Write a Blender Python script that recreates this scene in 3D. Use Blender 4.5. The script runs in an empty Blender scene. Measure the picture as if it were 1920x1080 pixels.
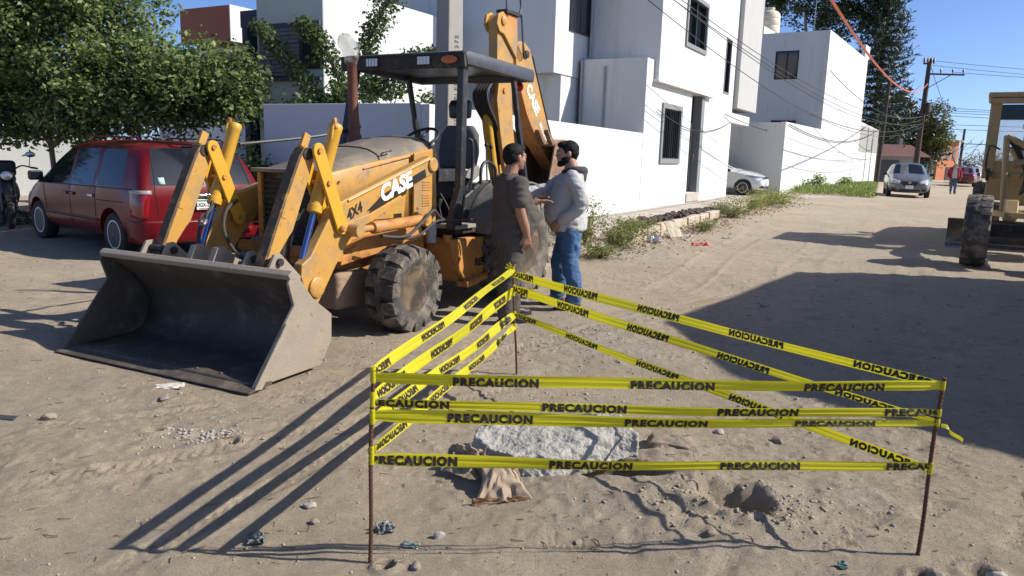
import bpy, bmesh, math, random
import numpy as np
from mathutils import Vector, Matrix, Euler
R = math.radians
SC = bpy.context.scene
COL = SC.collection
random.seed(7)
RNG = np.random.default_rng(11)

# ---------------------------------------------------------------- camera
CAM_H = 1.65
PITCH, ROLL = R(10.24), R(1.65)
cd = bpy.data.cameras.new('camera')
cd.sensor_width = 36.0
cd.lens = 36.0 * 1400.0 / 1920.0
cd.clip_start = 0.05
cd.clip_end = 4000.0
cam = bpy.data.objects.new('camera', cd)
_f = Vector((0, math.cos(PITCH), -math.sin(PITCH)))
_r0 = Vector((1, 0, 0)); _u0 = _r0.cross(_f)
_r = _r0 * math.cos(ROLL) + _u0 * math.sin(ROLL)
_u = _u0 * math.cos(ROLL) - _r0 * math.sin(ROLL)
cam.matrix_world = Matrix(((_r.x, _u.x, -_f.x, 0), (_r.y, _u.y, -_f.y, 0), (_r.z, _u.z, -_f.z, CAM_H), (0, 0, 0, 1)))
COL.objects.link(cam)
SC.camera = cam

# ---------------------------------------------------------------- sky and sun
SUN_EL = R(37.0)
SUN_AZ = R(93.2)                      # clockwise from +Y, seen from above
TOSUN = Vector((math.sin(SUN_AZ) * math.cos(SUN_EL), math.cos(SUN_AZ) * math.cos(SUN_EL), math.sin(SUN_EL)))
W = bpy.data.worlds.new('World'); SC.world = W; W.use_nodes = True
wn = W.node_tree.nodes; wl = W.node_tree.links
for n_ in list(wn): wn.remove(n_)
wo = wn.new('ShaderNodeOutputWorld'); wb = wn.new('ShaderNodeBackground'); ws = wn.new('ShaderNodeTexSky')
ws.sky_type = 'NISHITA'; ws.sun_disc = False
ws.sun_elevation = SUN_EL; ws.sun_rotation = SUN_AZ
ws.altitude = 0; ws.air_density = 0.45; ws.dust_density = 0.8; ws.ozone_density = 6.0
wb.inputs['Strength'].default_value = 0.14
wl.new(ws.outputs[0], wb.inputs[0]); wl.new(wb.outputs[0], wo.inputs[0])
sl = bpy.data.lights.new('sun', 'SUN'); sl.energy = 4.7; sl.angle = R(0.53); sl.color = (1.0, 0.93, 0.82)
so = bpy.data.objects.new('sun', sl); COL.objects.link(so)
so.rotation_euler = TOSUN.to_track_quat('Z', 'Y').to_euler(); so.location = (20, -5, 25)
SC.view_settings.view_transform = 'Standard'; SC.view_settings.look = 'None'
SC.view_settings.exposure = 0.52; SC.view_settings.gamma = 1.0; SC.view_settings.use_curve_mapping = False
SC.render.engine = 'CYCLES'
SC.cycles.max_bounces = 8; SC.cycles.transparent_max_bounces = 16

# ---------------------------------------------------------------- materials
def nodes(m):
    m.use_nodes = True
    nt = m.node_tree
    return nt, nt.nodes, nt.links, nt.nodes['Principled BSDF']
MATS = {}
def mat(name, col, rough=.6, metal=0., var=.12, vscale=6., dirt=None, bump=0., bscale=60., coat=0., spec=.5, trans=0., bump2=None, streak=False):
    """Procedural surface: colour broken up by two noises, optional dirt / rust patches (colour, amount, scale) and fine relief."""
    if name in MATS: return MATS[name]
    m = bpy.data.materials.new(name); nt, N, Lk, b = nodes(m)
    tc = N.new('ShaderNodeTexCoord')
    src = tc.outputs['Object']
    if streak:
        mp = N.new('ShaderNodeMapping'); mp.inputs['Scale'].default_value = (1, 1, .14); Lk.new(src, mp.inputs[0]); ssrc = mp.outputs[0]
    else: ssrc = src
    n1 = N.new('ShaderNodeTexNoise'); n1.inputs['Scale'].default_value = vscale; n1.inputs['Detail'].default_value = 8; n1.inputs['Roughness'].default_value = .65
    Lk.new(ssrc, n1.inputs['Vector'])
    mx = N.new('ShaderNodeMix'); mx.data_type = 'RGBA'
    c = np.array(col[:3])
    mx.inputs[6].default_value = (*np.clip(c * (1 - var), 0, 1), 1); mx.inputs[7].default_value = (*np.clip(c * (1 + var), 0, 1), 1)
    Lk.new(n1.outputs[0], mx.inputs[0])
    out = mx.outputs[2]
    rsock = None
    if dirt:
        dl = dirt if isinstance(dirt, list) else [dirt]
        for (dc, amt, sc) in dl:
            n2 = N.new('ShaderNodeTexNoise'); n2.inputs['Scale'].default_value = sc; n2.inputs['Detail'].default_value = 10; n2.inputs['Roughness'].default_value = .7
            Lk.new(ssrc, n2.inputs['Vector'])
            rp = N.new('ShaderNodeMapRange'); rp.inputs[1].default_value = .62 - amt * .35; rp.inputs[2].default_value = .70 - amt * .2
            rp.inputs[4].default_value = min(1., .45 + amt)
            Lk.new(n2.outputs[0], rp.inputs[0])
            m2 = N.new('ShaderNodeMix'); m2.data_type = 'RGBA'; m2.inputs[7].default_value = (*dc, 1)
            Lk.new(rp.outputs[0], m2.inputs[0]); Lk.new(out, m2.inputs[6]); out = m2.outputs[2]; rsock = rp.outputs[0]
    Lk.new(out, b.inputs['Base Color'])
    if rsock is not None and rough < .6:
        rr = N.new('ShaderNodeMapRange'); rr.inputs[3].default_value = rough; rr.inputs[4].default_value = .85
        Lk.new(rsock, rr.inputs[0]); Lk.new(rr.outputs[0], b.inputs['Roughness'])
    else: b.inputs['Roughness'].default_value = rough
    b.inputs['Metallic'].default_value = metal
    b.inputs['Specular IOR Level'].default_value = spec
    b.inputs['Coat Weight'].default_value = coat; b.inputs['Coat Roughness'].default_value = .08
    b.inputs['Transmission Weight'].default_value = trans
    if bump:
        n3 = N.new('ShaderNodeTexNoise'); n3.inputs['Scale'].default_value = bscale; n3.inputs['Detail'].default_value = 6
        Lk.new(src, n3.inputs['Vector'])
        bp = N.new('ShaderNodeBump'); bp.inputs['Strength'].default_value = 1.0; bp.inputs['Distance'].default_value = bump
        Lk.new(n3.outputs[0], bp.inputs['Height'])
        if bump2:
            n4 = N.new('ShaderNodeTexNoise'); n4.inputs['Scale'].default_value = bump2[1]; n4.inputs['Detail'].default_value = 5
            Lk.new(src, n4.inputs['Vector'])
            b2 = N.new('ShaderNodeBump'); b2.inputs['Distance'].default_value = bump2[0]
            Lk.new(n4.outputs[0], b2.inputs['Height']); Lk.new(b2.outputs[0], bp.inputs['Normal'])
        Lk.new(bp.outputs[0], b.inputs['Normal'])
    MATS[name] = m
    return m
def leafmat(name, c1, c2, trans=.35, scale=2.2):
    if name in MATS: return MATS[name]
    m = bpy.data.materials.new(name); nt, N, Lk, b = nodes(m)
    tc = N.new('ShaderNodeTexCoord'); n1 = N.new('ShaderNodeTexNoise'); n1.inputs['Scale'].default_value = scale; n1.inputs['Detail'].default_value = 3
    Lk.new(tc.outputs['Object'], n1.inputs[0])
    gi = N.new('ShaderNodeNewGeometry'); ad = N.new('ShaderNodeMath'); ad.operation = 'MULTIPLY_ADD'; ad.inputs[1].default_value = .75; 
    sb = N.new('ShaderNodeMath'); sb.operation = 'SUBTRACT'; sb.inputs[1].default_value = .38
    Lk.new(gi.outputs['Random Per Island'], ad.inputs[0]); Lk.new(n1.outputs[0], sb.inputs[0]); Lk.new(sb.outputs[0], ad.inputs[2])
    mx = N.new('ShaderNodeMix'); mx.data_type = 'RGBA'; mx.inputs[6].default_value = (*c1, 1); mx.inputs[7].default_value = (*c2, 1)
    Lk.new(ad.outputs[0], mx.inputs[0]); Lk.new(mx.outputs[2], b.inputs['Base Color'])
    b.inputs['Roughness'].default_value = .48; b.inputs['Specular IOR Level'].default_value = .45
    t = N.new('ShaderNodeBsdfTranslucent'); Lk.new(mx.outputs[2], t.inputs[0])
    ms = N.new('ShaderNodeMixShader'); ms.inputs[0].default_value = trans
    Lk.new(b.outputs[0], ms.inputs[1]); Lk.new(t.outputs[0], ms.inputs[2]); Lk.new(ms.outputs[0], N['Material Output'].inputs[0])
    MATS[name] = m; return m

# ---------------------------------------------------------------- mesh helpers
def link(o, parent=None):
    COL.objects.link(o)
    if parent is not None: o.parent = parent
    return o
def tag(o, label=None, cat=None, group=None, kind=None):
    if label: o['label'] = label
    if cat: o['category'] = cat
    if group: o['group'] = group
    if kind: o['kind'] = kind
    return o
def empty(name, loc=(0, 0, 0), rz=0., label=None, cat=None, group=None):
    o = bpy.data.objects.new(name, None); o.location = loc; o.rotation_euler = (0, 0, rz); o.empty_display_size = .2
    COL.objects.link(o)
    return tag(o, label, cat, group)
def rotm(rx=0, ry=0, rz=0): return np.array(Euler((rx, ry, rz)).to_matrix())
def frame_of(d):
    d = np.asarray(d, float); d = d / (np.linalg.norm(d) + 1e-12)
    a = np.array([0, 0, 1.]) if abs(d[2]) < .9 else np.array([1., 0, 0])
    x = np.cross(a, d); x /= np.linalg.norm(x); y = np.cross(d, x)
    return x, y, d
class MB:
    def __init__(s): s.v = []; s.f = []; s.n = 0
    def add(s, V, F):
        V = np.asarray(V, float).reshape(-1, 3)
        s.v.append(V); s.f.extend([tuple(int(i) + s.n for i in f) for f in F]); s.n += len(V); return s
    def box(s, c, d, rot=None):
        x, y, z = d[0] / 2, d[1] / 2, d[2] / 2
        V = np.array([(-x, -y, -z), (x, -y, -z), (x, y, -z), (-x, y, -z), (-x, -y, z), (x, -y, z), (x, y, z), (-x, y, z)])
        if rot is not None: V = V @ np.asarray(rot).T
        return s.add(V + np.asarray(c), [(0, 3, 2, 1), (4, 5, 6, 7), (0, 1, 5, 4), (1, 2, 6, 5), (2, 3, 7, 6), (3, 0, 4, 7)])
    def bb(s, a, b):
        a = np.asarray(a, float); b = np.asarray(b, float); return s.box((a + b) / 2, np.abs(b - a))
    def prism(s, P, a, b, axis='y'):
        P = [tuple(p) for p in P]; k = len(P)
        def mk(p, t): return (p[0], t, p[1]) if axis == 'y' else ((t, p[0], p[1]) if axis == 'x' else (p[0], p[1], t))
        V = [mk(p, a) for p in P] + [mk(p, b) for p in P]
        ar = sum(P[i][0] * P[(i + 1) % k][1] - P[(i + 1) % k][0] * P[i][1] for i in range(k))
        F = [tuple(range(k)), tuple(range(2 * k - 1, k - 1, -1))] + [(i, i + k, (i + 1) % k + k, (i + 1) % k) for i in range(k)]
        flip = (ar > 0) == (b > a)
        if axis == 'y': flip = not flip
        if flip: F = [tuple(reversed(f)) for f in F]
        return s.add(V, F)
    def tube(s, pts, r, n=8, caps=True, sq=None):
        P = np.asarray(pts, float); k = len(P)
        rr = np.full(k, r) if np.isscalar(r) else np.asarray(r, float)
        T = np.gradient(P, axis=0); T /= (np.linalg.norm(T, axis=1)[:, None] + 1e-12)
        x, y, _ = frame_of(T[0]); V = []
        for i in range(k):
            x = x - T[i] * (x @ T[i]); x /= np.linalg.norm(x) + 1e-12; y = np.cross(T[i], x)
            for j in range(n):
                a = 2 * math.pi * j / n; V.append(P[i] + rr[i] * (math.cos(a) * x + math.sin(a) * y))
        F = [(i * n + j, i * n + (j + 1) % n, (i + 1) * n + (j + 1) % n, (i + 1) * n + j) for i in range(k - 1) for j in range(n)]
        if caps: F += [tuple(range(n - 1, -1, -1)), tuple(range((k - 1) * n, k * n))]
        return s.add(V, F)
    def cyl(s, p0, p1, r, n=14): return s.tube([p0, p1], r, n)
    def lathe(s, prof, c, ax, n=24, closed=False):
        """prof: (radius, height) pairs turned about the axis ax through c"""
        x, y, d = frame_of(ax); c = np.asarray(c, float); V = []; k = len(prof)
        for (r_, h) in prof:
            for j in range(n):
                a = 2 * math.pi * j / n; V.append(c + d * h + r_ * (math.cos(a) * x + math.sin(a) * y))
        m = k if closed else k - 1
        F = [(i * n + j, i * n + (j + 1) % n, ((i + 1) % k) * n + (j + 1) % n, ((i + 1) % k) * n + j) for i in range(m) for j in range(n)]
        if not closed:
            if prof[0][0] > 1e-4: F.append(tuple(range(n - 1, -1, -1)))
            if prof[-1][0] > 1e-4: F.append(tuple(range((k - 1) * n, k * n)))
        return s.add(V, F)
    def ell(s, c, r, nu=14, nv=9, rot=None):
        V = []; F = []
        for i in range(nv + 1):
            t = math.pi * i / nv
            for j in range(nu):
                a = 2 * math.pi * j / nu; V.append((r[0] * math.sin(t) * math.cos(a), r[1] * math.sin(t) * math.sin(a), r[2] * math.cos(t)))
        V = np.array(V)
        if rot is not None: V = V @ np.asarray(rot).T
        F = [(i * nu + j, (i + 1) * nu + j, (i + 1) * nu + (j + 1) % nu, i * nu + (j + 1) % nu) for i in range(nv) for j in range(nu)]
        return s.add(V + np.asarray(c), F)
    def grid(s, G, close_u=False):
        """G[i][j] points -> quads"""
        G = np.asarray(G, float); a, b = G.shape[:2]
        F = [(i * b + j, i * b + (j + 1) % b, (i + 1) * b + (j + 1) % b, (i + 1) * b + j) for i in range(a - 1) for j in range(b if close_u else b - 1)]
        return s.add(G.reshape(-1, 3), F)
    def mesh(s, name, sharp=38.):
        me = bpy.data.meshes.new(name)
        V = np.concatenate(s.v) if s.v else np.zeros((0, 3))
        me.from_pydata(V.tolist(), [], s.f); me.update()
        if sharp:
            me.polygons.foreach_set('use_smooth', np.ones(len(me.polygons), bool))
            try: me.set_sharp_from_angle(angle=R(sharp))
            except Exception: pass
        return me
    def build(s, name, m, parent=None, bevel=0., seg=2, sharp=38., fix=False):
        me = s.mesh(name, sharp)
        if fix:
            bm = bmesh.new(); bm.from_mesh(me); bmesh.ops.remove_doubles(bm, verts=bm.verts, dist=1e-5); bmesh.ops.recalc_face_normals(bm, faces=bm.faces); bm.to_mesh(me); bm.free()
            if sharp: me.set_sharp_from_angle(angle=R(sharp))
        me.materials.append(m)
        o = link(bpy.data.objects.new(name, me), parent)
        if bevel:
            b = o.modifiers.new('edge', 'BEVEL'); b.width = bevel; b.segments = seg; b.limit_method = 'ANGLE'; b.angle_limit = R(35); b.harden_normals = True
        return o
def copy_tree(o, parent=None):
    c = o.copy(); COL.objects.link(c)
    if parent is not None: c.parent = parent
    for ch in list(o.children): copy_tree(ch, c)
    return c
def text_mesh(txt, size=1., offset=0., extrude=0., sx=1., align='LEFT', space=1.):
    """triangulated outline letters in the xy plane (verts, faces), baseline at y = 0"""
    cu = bpy.data.curves.new('t', 'FONT'); cu.body = txt; cu.size = size; cu.offset = offset; cu.extrude = extrude; cu.align_x = align; cu.space_character = space
    cu.resolution_u = 3
    ob = bpy.data.objects.new('t', cu); COL.objects.link(ob)
    dg = bpy.context.evaluated_depsgraph_get(); dg.update()
    me = bpy.data.meshes.new_from_object(ob.evaluated_get(dg))
    V = np.array([v.co[:] for v in me.vertices]) if len(me.vertices) else np.zeros((0, 3)); F = [tuple(p.vertices) for p in me.polygons]
    bpy.data.objects.remove(ob); bpy.data.curves.remove(cu); bpy.data.meshes.remove(me)
    V[:, 0] *= sx
    return V, F
def evaluated(o):
    dg = bpy.context.evaluated_depsgraph_get(); dg.update()
    return bpy.data.meshes.new_from_object(o.evaluated_get(dg))
def remesh(mb, name, m, parent=None, voxel=.01, smooth=3):
    """weld overlapping closed pieces into one continuous skin"""
    me = mb.mesh(name, None); o = bpy.data.objects.new(name, me); COL.objects.link(o)
    md = o.modifiers.new('r', 'REMESH'); md.mode = 'VOXEL'; md.voxel_size = voxel
    if smooth:
        sm = o.modifiers.new('s', 'SMOOTH'); sm.iterations = smooth; sm.factor = .5
    new = evaluated(o); bpy.data.objects.remove(o); bpy.data.meshes.remove(me)
    new.name = name; new.materials.clear(); new.materials.append(m)
    new.polygons.foreach_set('use_smooth', np.ones(len(new.polygons), bool))
    return link(bpy.data.objects.new(name, new), parent)
def boolean_cut(o, cutter_mb):
    cm = cutter_mb.mesh('cut', None); c = bpy.data.objects.new('cut', cm); COL.objects.link(c); c.parent = o.parent
    md = o.modifiers.new('b', 'BOOLEAN'); md.operation = 'DIFFERENCE'; md.object = c; md.solver = 'EXACT'
    new = evaluated(o); o.modifiers.remove(md); o.data = new; new.set_sharp_from_angle(angle=R(38)); bpy.data.objects.remove(c); bpy.data.meshes.remove(cm)
    return o
# value noise, vectorised
def _hash(i, j, k=0):
    h = (i * 374761393 + j * 668265263 + k * 2147483647 + 1013904223) & 0xFFFFFFFF
    h = ((h ^ (h >> 13)) * 1274126177) & 0xFFFFFFFF
    return ((h ^ (h >> 16)) & 0xFFFF) / 65535.0
def vnoise(x, y, seed=0):
    x = np.asarray(x, float); y = np.asarray(y, float)
    i = np.floor(x).astype(np.int64); j = np.floor(y).astype(np.int64); fx = x - i; fy = y - j
    fx = fx * fx * (3 - 2 * fx); fy = fy * fy * (3 - 2 * fy)
    a = _hash(i, j, seed); b = _hash(i + 1, j, seed); c = _hash(i, j + 1, seed); d = _hash(i + 1, j + 1, seed)
    return (a + (b - a) * fx) * (1 - fy) + (c + (d - c) * fx) * fy - .5
def fbm(x, y, oct=4, seed=0, gain=.5):
    s = 0; a = 1.
    for o in range(oct):
        s = s + a * vnoise(np.asarray(x) * 2 ** o + 17.3 * o, np.asarray(y) * 2 ** o - 9.1 * o, seed + o); a *= gain
    return s
def sstep(a, b, t): t = np.clip((np.asarray(t, float) - a) / (b - a), 0, 1); return t * t * (3 - 2 * t)
# ================================================================ frames of the two street fronts (measured on the spot)
class Frame2:
    def __init__(s, A, B, k=1.):
        s.A = np.array([*A, 0.]); d = np.array([*B, 0.]) - s.A; s.A = s.A * k; s.k = k; s.d = d / np.linalg.norm(d); s.n = np.array([-s.d[1], s.d[0], 0])
        s.rz = math.atan2(s.d[1], s.d[0])
    def uv(s, x, y):
        qx = np.asarray(x) - s.A[0]; qy = np.asarray(y) - s.A[1]
        return (qx * s.d[0] + qy * s.d[1]) / s.k, (qx * s.n[0] + qy * s.n[1]) / s.k
    def p(s, u, v, z=0.): return s.A + (s.d * u + s.n * v) * s.k + np.array([0, 0, CAM_H + (z - CAM_H) * s.k])
H1 = Frame2((3.41, 19.9), (8.17, 28.6))      # u along the street, v into the plot
H2 = Frame2((10.36, 28.9), (25.6, 53.0), 1.09)
H0 = Frame2((-4.03, 16.0), (-2.16, 19.4))

def mesh_np(name, V, F, m, parent=None, smooth=False):
    V = np.asarray(V, np.float32); F = np.asarray(F, np.int32); k = F.shape[1]
    me = bpy.data.meshes.new(name)
    me.vertices.add(len(V)); me.vertices.foreach_set('co', V.ravel())
    me.loops.add(F.size); me.loops.foreach_set('vertex_index', F.ravel())
    me.polygons.add(len(F)); me.polygons.foreach_set('loop_start', np.arange(len(F), dtype=np.int32) * k)
    try: me.polygons.foreach_set('loop_total', np.full(len(F), k, np.int32))
    except Exception: pass
    if smooth: me.polygons.foreach_set('use_smooth', np.ones(len(F), bool))
    me.update(calc_edges=True); me.validate()
    me.materials.append(m)
    return link(bpy.data.objects.new(name, me), parent)

# ================================================================ ground
def road_z(x, y):
    x = np.asarray(x, float); y = np.asarray(y, float)
    z = .25 * sstep(13, 28, y) - .12 * sstep(33, 42, y)
    u, v = H1.uv(x, y)
    mk = sstep(-1.85, -1.5, v) * sstep(-10.5, -8.5, u) * (1 - sstep(9, 11, u)) * (v < 6); z = z + mk * (np.maximum(.13, z * .75) - z)
    u2, v2 = H2.uv(x, y)
    z = z + .16 * sstep(-4.0, -.6, v2) * sstep(-.5, 2, u2)
    return z
FOOT = [(1.45, 3.02, .5, .27), (1.72, 3.25, .55, .27), (1.5, 3.5, .9, .26), (2.05, 3.35, .7, .27), (2.3, 3.1, .75, .27), (1.95, 2.9, .4, .26), (2.2, 3.75, .8, .27),
        (.55, 2.95, 1.3, .25), (.9, 2.8, 1.0, .26), (.25, 2.95, .2, .25), (2.6, 3.5, .9, .27), (1.85, 3.9, 1.2, .26), (2.45, 4.2, .8, .27), (.8, 3.15, .9, .24), (1.1, 4.6, .6, .26)]
def ground_z(x, y, fine=True):
    x = np.asarray(x, float); y = np.asarray(y, float)
    z = road_z(x, y)
    if not fine: return z
    far = 1 - sstep(16, 40, y)
    z = z + .045 * fbm(x * .55, y * .55, 3, 3) * (.4 + .6 * far)
    z = z + far * (.020 * fbm(x * 2.3, y * 2.3, 3, 11))
    rough = .35 + .65 * sstep(-.1, .25, fbm(x * .8 + 5, y * .8, 2, 31) + .12 * sstep(0, 2.5, x))
    z = z + far * rough * (.024 * np.maximum(fbm(x * 7, y * 9, 3, 21), -.12) + .015 * np.maximum(fbm(x * 20, y * 26, 2, 41), -.05))
    # clods: sparse sharp lumps
    c = vnoise(x * 17, y * 17, 55) ; z = z + far * .03 * np.clip(c - .33, 0, 1) * 3 * rough
    # ruts left by the machines, with a faint chevron tread
    for (x0, y0, x1, y1, w, dep, chev) in [(-2.5, 3.2, .2, 5.2, .065, .014, 1), (-3.4, 3.7, -1.0, 5.2, .06, .010, 1), (-.6, 5.6, 3.5, 9.8, .12, .012, 1), (-1.6, 2.5, -.6, 4.6, .06, .011, 1), (3.2, 6., 7.5, 14, .14, .012, 1),
                                           (1.8, 9.0, 5.5, 17., .22, .014, 0), (2.9, 8.2, 7.2, 17., .22, .014, 0), (2.3, 2.6, 4.6, 5.2, .10, .012, 1), (1.6, 4.3, 4.8, 7.5, .10, .008, 1)]:
        L = math.hypot(x1 - x0, y1 - y0); dx, dy = (x1 - x0) / L, (y1 - y0) / L
        s_ = (x - x0) * dx + (y - y0) * dy; t_ = -(x - x0) * dy + (y - y0) * dx + .05 * np.sin(s_ * 1.1)
        m_ = sstep(w * 1.15, w * .8, np.abs(t_)) * sstep(-.2, .5, s_) * sstep(L + .3, L - .4, s_)
        pat = (np.sin(2 * math.pi * (s_ - np.abs(t_) * .8) / .062) > .1) * 1. if chev else .6
        z = z - m_ * dep * (.35 + .65 * pat) * (.4 + .9 * np.clip(vnoise(x * 1.7, y * 1.7, 77) + .5, 0, 1))
        z = z + dep * 1.0 * np.exp(-((np.abs(t_) - w * 1.35) / .03) ** 2) * .7 * sstep(-.2, .5, s_) * sstep(L + .3, L - .4, s_)
    for (fx, fy, a, l) in FOOT:
        q = np.exp(-((((x - fx) * math.cos(a) + (y - fy) * math.sin(a)) / (l * .48)) ** 4 + (((y - fy) * math.cos(a) - (x - fx) * math.sin(a)) / .045) ** 4))
        tr = (np.sin(((x - fx) * math.cos(a) + (y - fy) * math.sin(a)) * 2 * math.pi / .034) > 0) * .35 + .65
        z = z - .016 * q * tr
    # the pit beside the lump of concrete, with its crumbled rim
    r = np.hypot((x - 1.10 + .25 * (y - 3.36)), (y - 3.36) * 1.0) * (1 + .22 * fbm(x * 13, y * 13, 3, 91))
    z = z - .17 * sstep(.20, .06, r) + .012 * np.exp(-((r - .23) / .05) ** 2) * (1 + 2.5 * fbm(x * 22, y * 22, 2, 95))
    # undercut hollow beneath the raised edge of the concrete
    r2 = np.hypot((x - .45) / .42, (y - 3.72) / .17) * (1 + .22 * fbm(x * 8, y * 8, 2, 93))
    z = z - .19 * sstep(1.0, .72, r2) + .015 * np.exp(-((r2 - 1.25) / .2) ** 2) * (y < 3.75)
    # flattened where the loader bucket rests
    lx = (x + 1.708) * -.486 + (y - 7.175) * -.874; ly = (x + 1.708) * .874 + (y - 7.175) * -.486
    bm_ = sstep(1.0, 1.3, lx) * sstep(2.35, 2.15, lx) * sstep(1.4, 1.1, np.abs(ly)); z = z * (1 - .8 * bm_) - .028 * bm_
    # spoil heap in front, pits by the bars
    z = z + .045 * np.exp(-(((x - .85) / .55) ** 2 + ((y - 3.35) / .32) ** 2)) * (1 + .8 * fbm(x * 7, y * 7, 3, 88))
    z = z + .05 * np.exp(-(((x - .95) / .22) ** 2 + ((y - 4.0) / .2) ** 2)) * (1 + .8 * fbm(x * 9, y * 9, 3, 89))
    for (px, py, pr, pd) in [(-.47, 2.72, .035, .05), (1.95, 2.8, .07, .04), (1.68, 2.75, .05, .04), (-2.05, 4.1, .05, .04), (-1.55, 3.95, .05, .03)]:
        rr = np.hypot(x - px, y - py); z = z - pd * sstep(pr, pr * .4, rr) + pd * .4 * np.exp(-((rr - pr * 1.3) / (pr * .4)) ** 2)
    return z
def gz1(x, y): return float(ground_z(np.array([x]), np.array([y]))[0])
def axis_pts(core0, core1, step, grow, lim0, lim1):
    a = list(np.arange(core0, core1, step)); s = step; p = a[-1]
    while p < lim1: s *= grow if p < 30 else 1.12; p += s; a.append(p)
    s = step; p = core0; b = []
    while p > lim0: s *= grow if p > -30 else 1.12; p -= s; b.append(p)
    return np.array(b[::-1] + a)
gx = axis_pts(-2.6, 3.0, .016, 1.018, -1600, 1600)
ys = list(np.arange(1.9, 4.6, .0155)); p_ = ys[-1]
while p_ < 26: p_ += .0052 * p_; ys.append(p_)
while p_ < 1800: p_ += .06 * p_; ys.append(p_)
gy = np.array([-60, -30, -15, -8, -4, -2, -1, 0, .5, 1., 1.3, 1.6, 1.75] + ys)
GX, GY = np.meshgrid(gx, gy); GZ = ground_z(GX, GY)
GZ = np.where(GY > 70, GZ - .0 , GZ)
na, nb = GX.shape
idx = np.arange(na * nb).reshape(na, nb)
F_ = np.stack([idx[:-1, :-1], idx[:-1, 1:], idx[1:, 1:], idx[1:, :-1]], -1).reshape(-1, 4)

def dirt_material():
    m = bpy.data.materials.new('dirt'); nt, N, Lk, b = nodes(m)
    tc = N.new('ShaderNodeTexCoord'); P = tc.outputs['Object']
    def noise(sc, det=6, rough=.6):
        n = N.new('ShaderNodeTexNoise'); n.inputs['Scale'].default_value = sc; n.inputs['Detail'].default_value = det; n.inputs['Roughness'].default_value = rough; Lk.new(P, n.inputs[0]); return n.outputs[0]
    def ramp(s, a, b_, c0=0., c1=1.):
        r = N.new('ShaderNodeMapRange'); r.inputs[1].default_value = a; r.inputs[2].default_value = b_; r.inputs[3].default_value = c0; r.inputs[4].default_value = c1; Lk.new(s, r.inputs[0]); return r.outputs[0]
    def mixc(f, a, b_):
        x = N.new('ShaderNodeMix'); x.data_type = 'RGBA'; Lk.new(f, x.inputs[0])
        for i, c in ((6, a), (7, b_)):
            if isinstance(c, tuple): x.inputs[i].default_value = (*c, 1)
            else: Lk.new(c, x.inputs[i])
        return x.outputs[2]
    c = mixc(ramp(noise(.35, 5), .38, .62), (.49, .405, .30), (.55, .46, .35))
    c = mixc(ramp(noise(.22, 4, .6), .47, .60, 0, .6), c, (.43, .395, .335))
    c = mixc(ramp(noise(.5, 5, .65), .55, .64, 0, .5), c, (.40, .315, .225))
    c = mixc(ramp(noise(1.9, 6, .7), .5, .72, 0, .7), c, (.36, .315, .26))
    c = mixc(ramp(noise(.9, 7, .7), .57, .70, 0, .55), c, (.53, .48, .41))
    c = mixc(ramp(noise(9, 8, .75), .42, .68, 0, .65), c, (.36, .295, .22))
    c = mixc(ramp(noise(60, 6, .75), .56, .70, 0, .65), c, (.22, .18, .14))
    c = mixc(ramp(noise(95, 4, .7), .62, .72, 0, .7), c, (.52, .49, .45))
    Lk.new(c, b.inputs['Base Color']); b.inputs['Roughness'].default_value = .95; b.inputs['Specular IOR Level'].default_value = .15
    b1 = N.new('ShaderNodeBump'); b1.inputs['Distance'].default_value = .034; Lk.new(noise(38, 7, .72), b1.inputs['Height'])
    b2 = N.new('ShaderNodeBump'); b2.inputs['Distance'].default_value = .013; Lk.new(noise(150, 5, .7), b2.inputs['Height']); Lk.new(b1.outputs[0], b2.inputs['Normal'])
    Lk.new(b2.outputs[0], b.inputs['Normal'])
    return m
DIRT = dirt_material()
g_ob = mesh_np('ground', np.stack([GX, GY, GZ], -1).reshape(-1, 3), F_, DIRT, None, True)
tag(g_ob, 'sandy unpaved street with ruts and footprints', None, None, 'structure')

# pebbles and lumps
def rock_mesh(name, seed, m, sub=2, flat=.6, amp=.28):
    rg = random.Random(seed); bm = bmesh.new(); bmesh.ops.create_icosphere(bm, subdivisions=sub, radius=1.)
    o1, o2, o3 = rg.random() * 50, rg.random() * 50, rg.random() * 50
    pl = [(Vector((rg.gauss(0, 1), rg.gauss(0, 1), rg.gauss(0, .7))).normalized(), .55 + .3 * rg.random()) for _ in range(7)]
    for v in bm.verts:
        for (nn, dd) in pl:
            k = v.co.dot(nn)
            if k > dd: v.co -= nn * (k - dd) * .9
        n = float(fbm(v.co.x * 1.7 + o1, v.co.y * 1.7 + v.co.z * 1.3 + o2, 3, int(o3)))
        v.co *= 1 + amp * n
        v.co.z *= flat
    me = bpy.data.meshes.new(name); bm.to_mesh(me); bm.free(); me.materials.append(m)
    for p in me.polygons: p.use_smooth = False
    return me
def pebbles(name, pts, sizes, m, seed=3, sub=1):
    rg = np.random.default_rng(seed); protos = []
    for k in range(5):
        me = rock_mesh('q', seed * 10 + k, m, sub); protos.append((np.array([v.co[:] for v in me.vertices]), np.array([p.vertices[:] for p in me.polygons]))); bpy.data.meshes.remove(me)
    Vs = []; Fs = []; n = 0
    for (x, y, z), s in zip(pts, sizes):
        V, F = protos[rg.integers(5)]; a = rg.random() * 6.28; c, q = math.cos(a), math.sin(a)
        U = V * s * (.7 + .6 * rg.random(3)); U = np.stack([U[:, 0] * c - U[:, 1] * q, U[:, 0] * q + U[:, 1] * c, U[:, 2]], -1) + (x, y, z + s * .12)
        Vs.append(U); Fs.append(F + n); n += len(U)
    return mesh_np(name, np.concatenate(Vs), np.concatenate(Fs), m)
M_ROCK = mat('rock', (.31, .26, .205), .9, var=.3, vscale=20, bump=.003, bscale=120)
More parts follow.
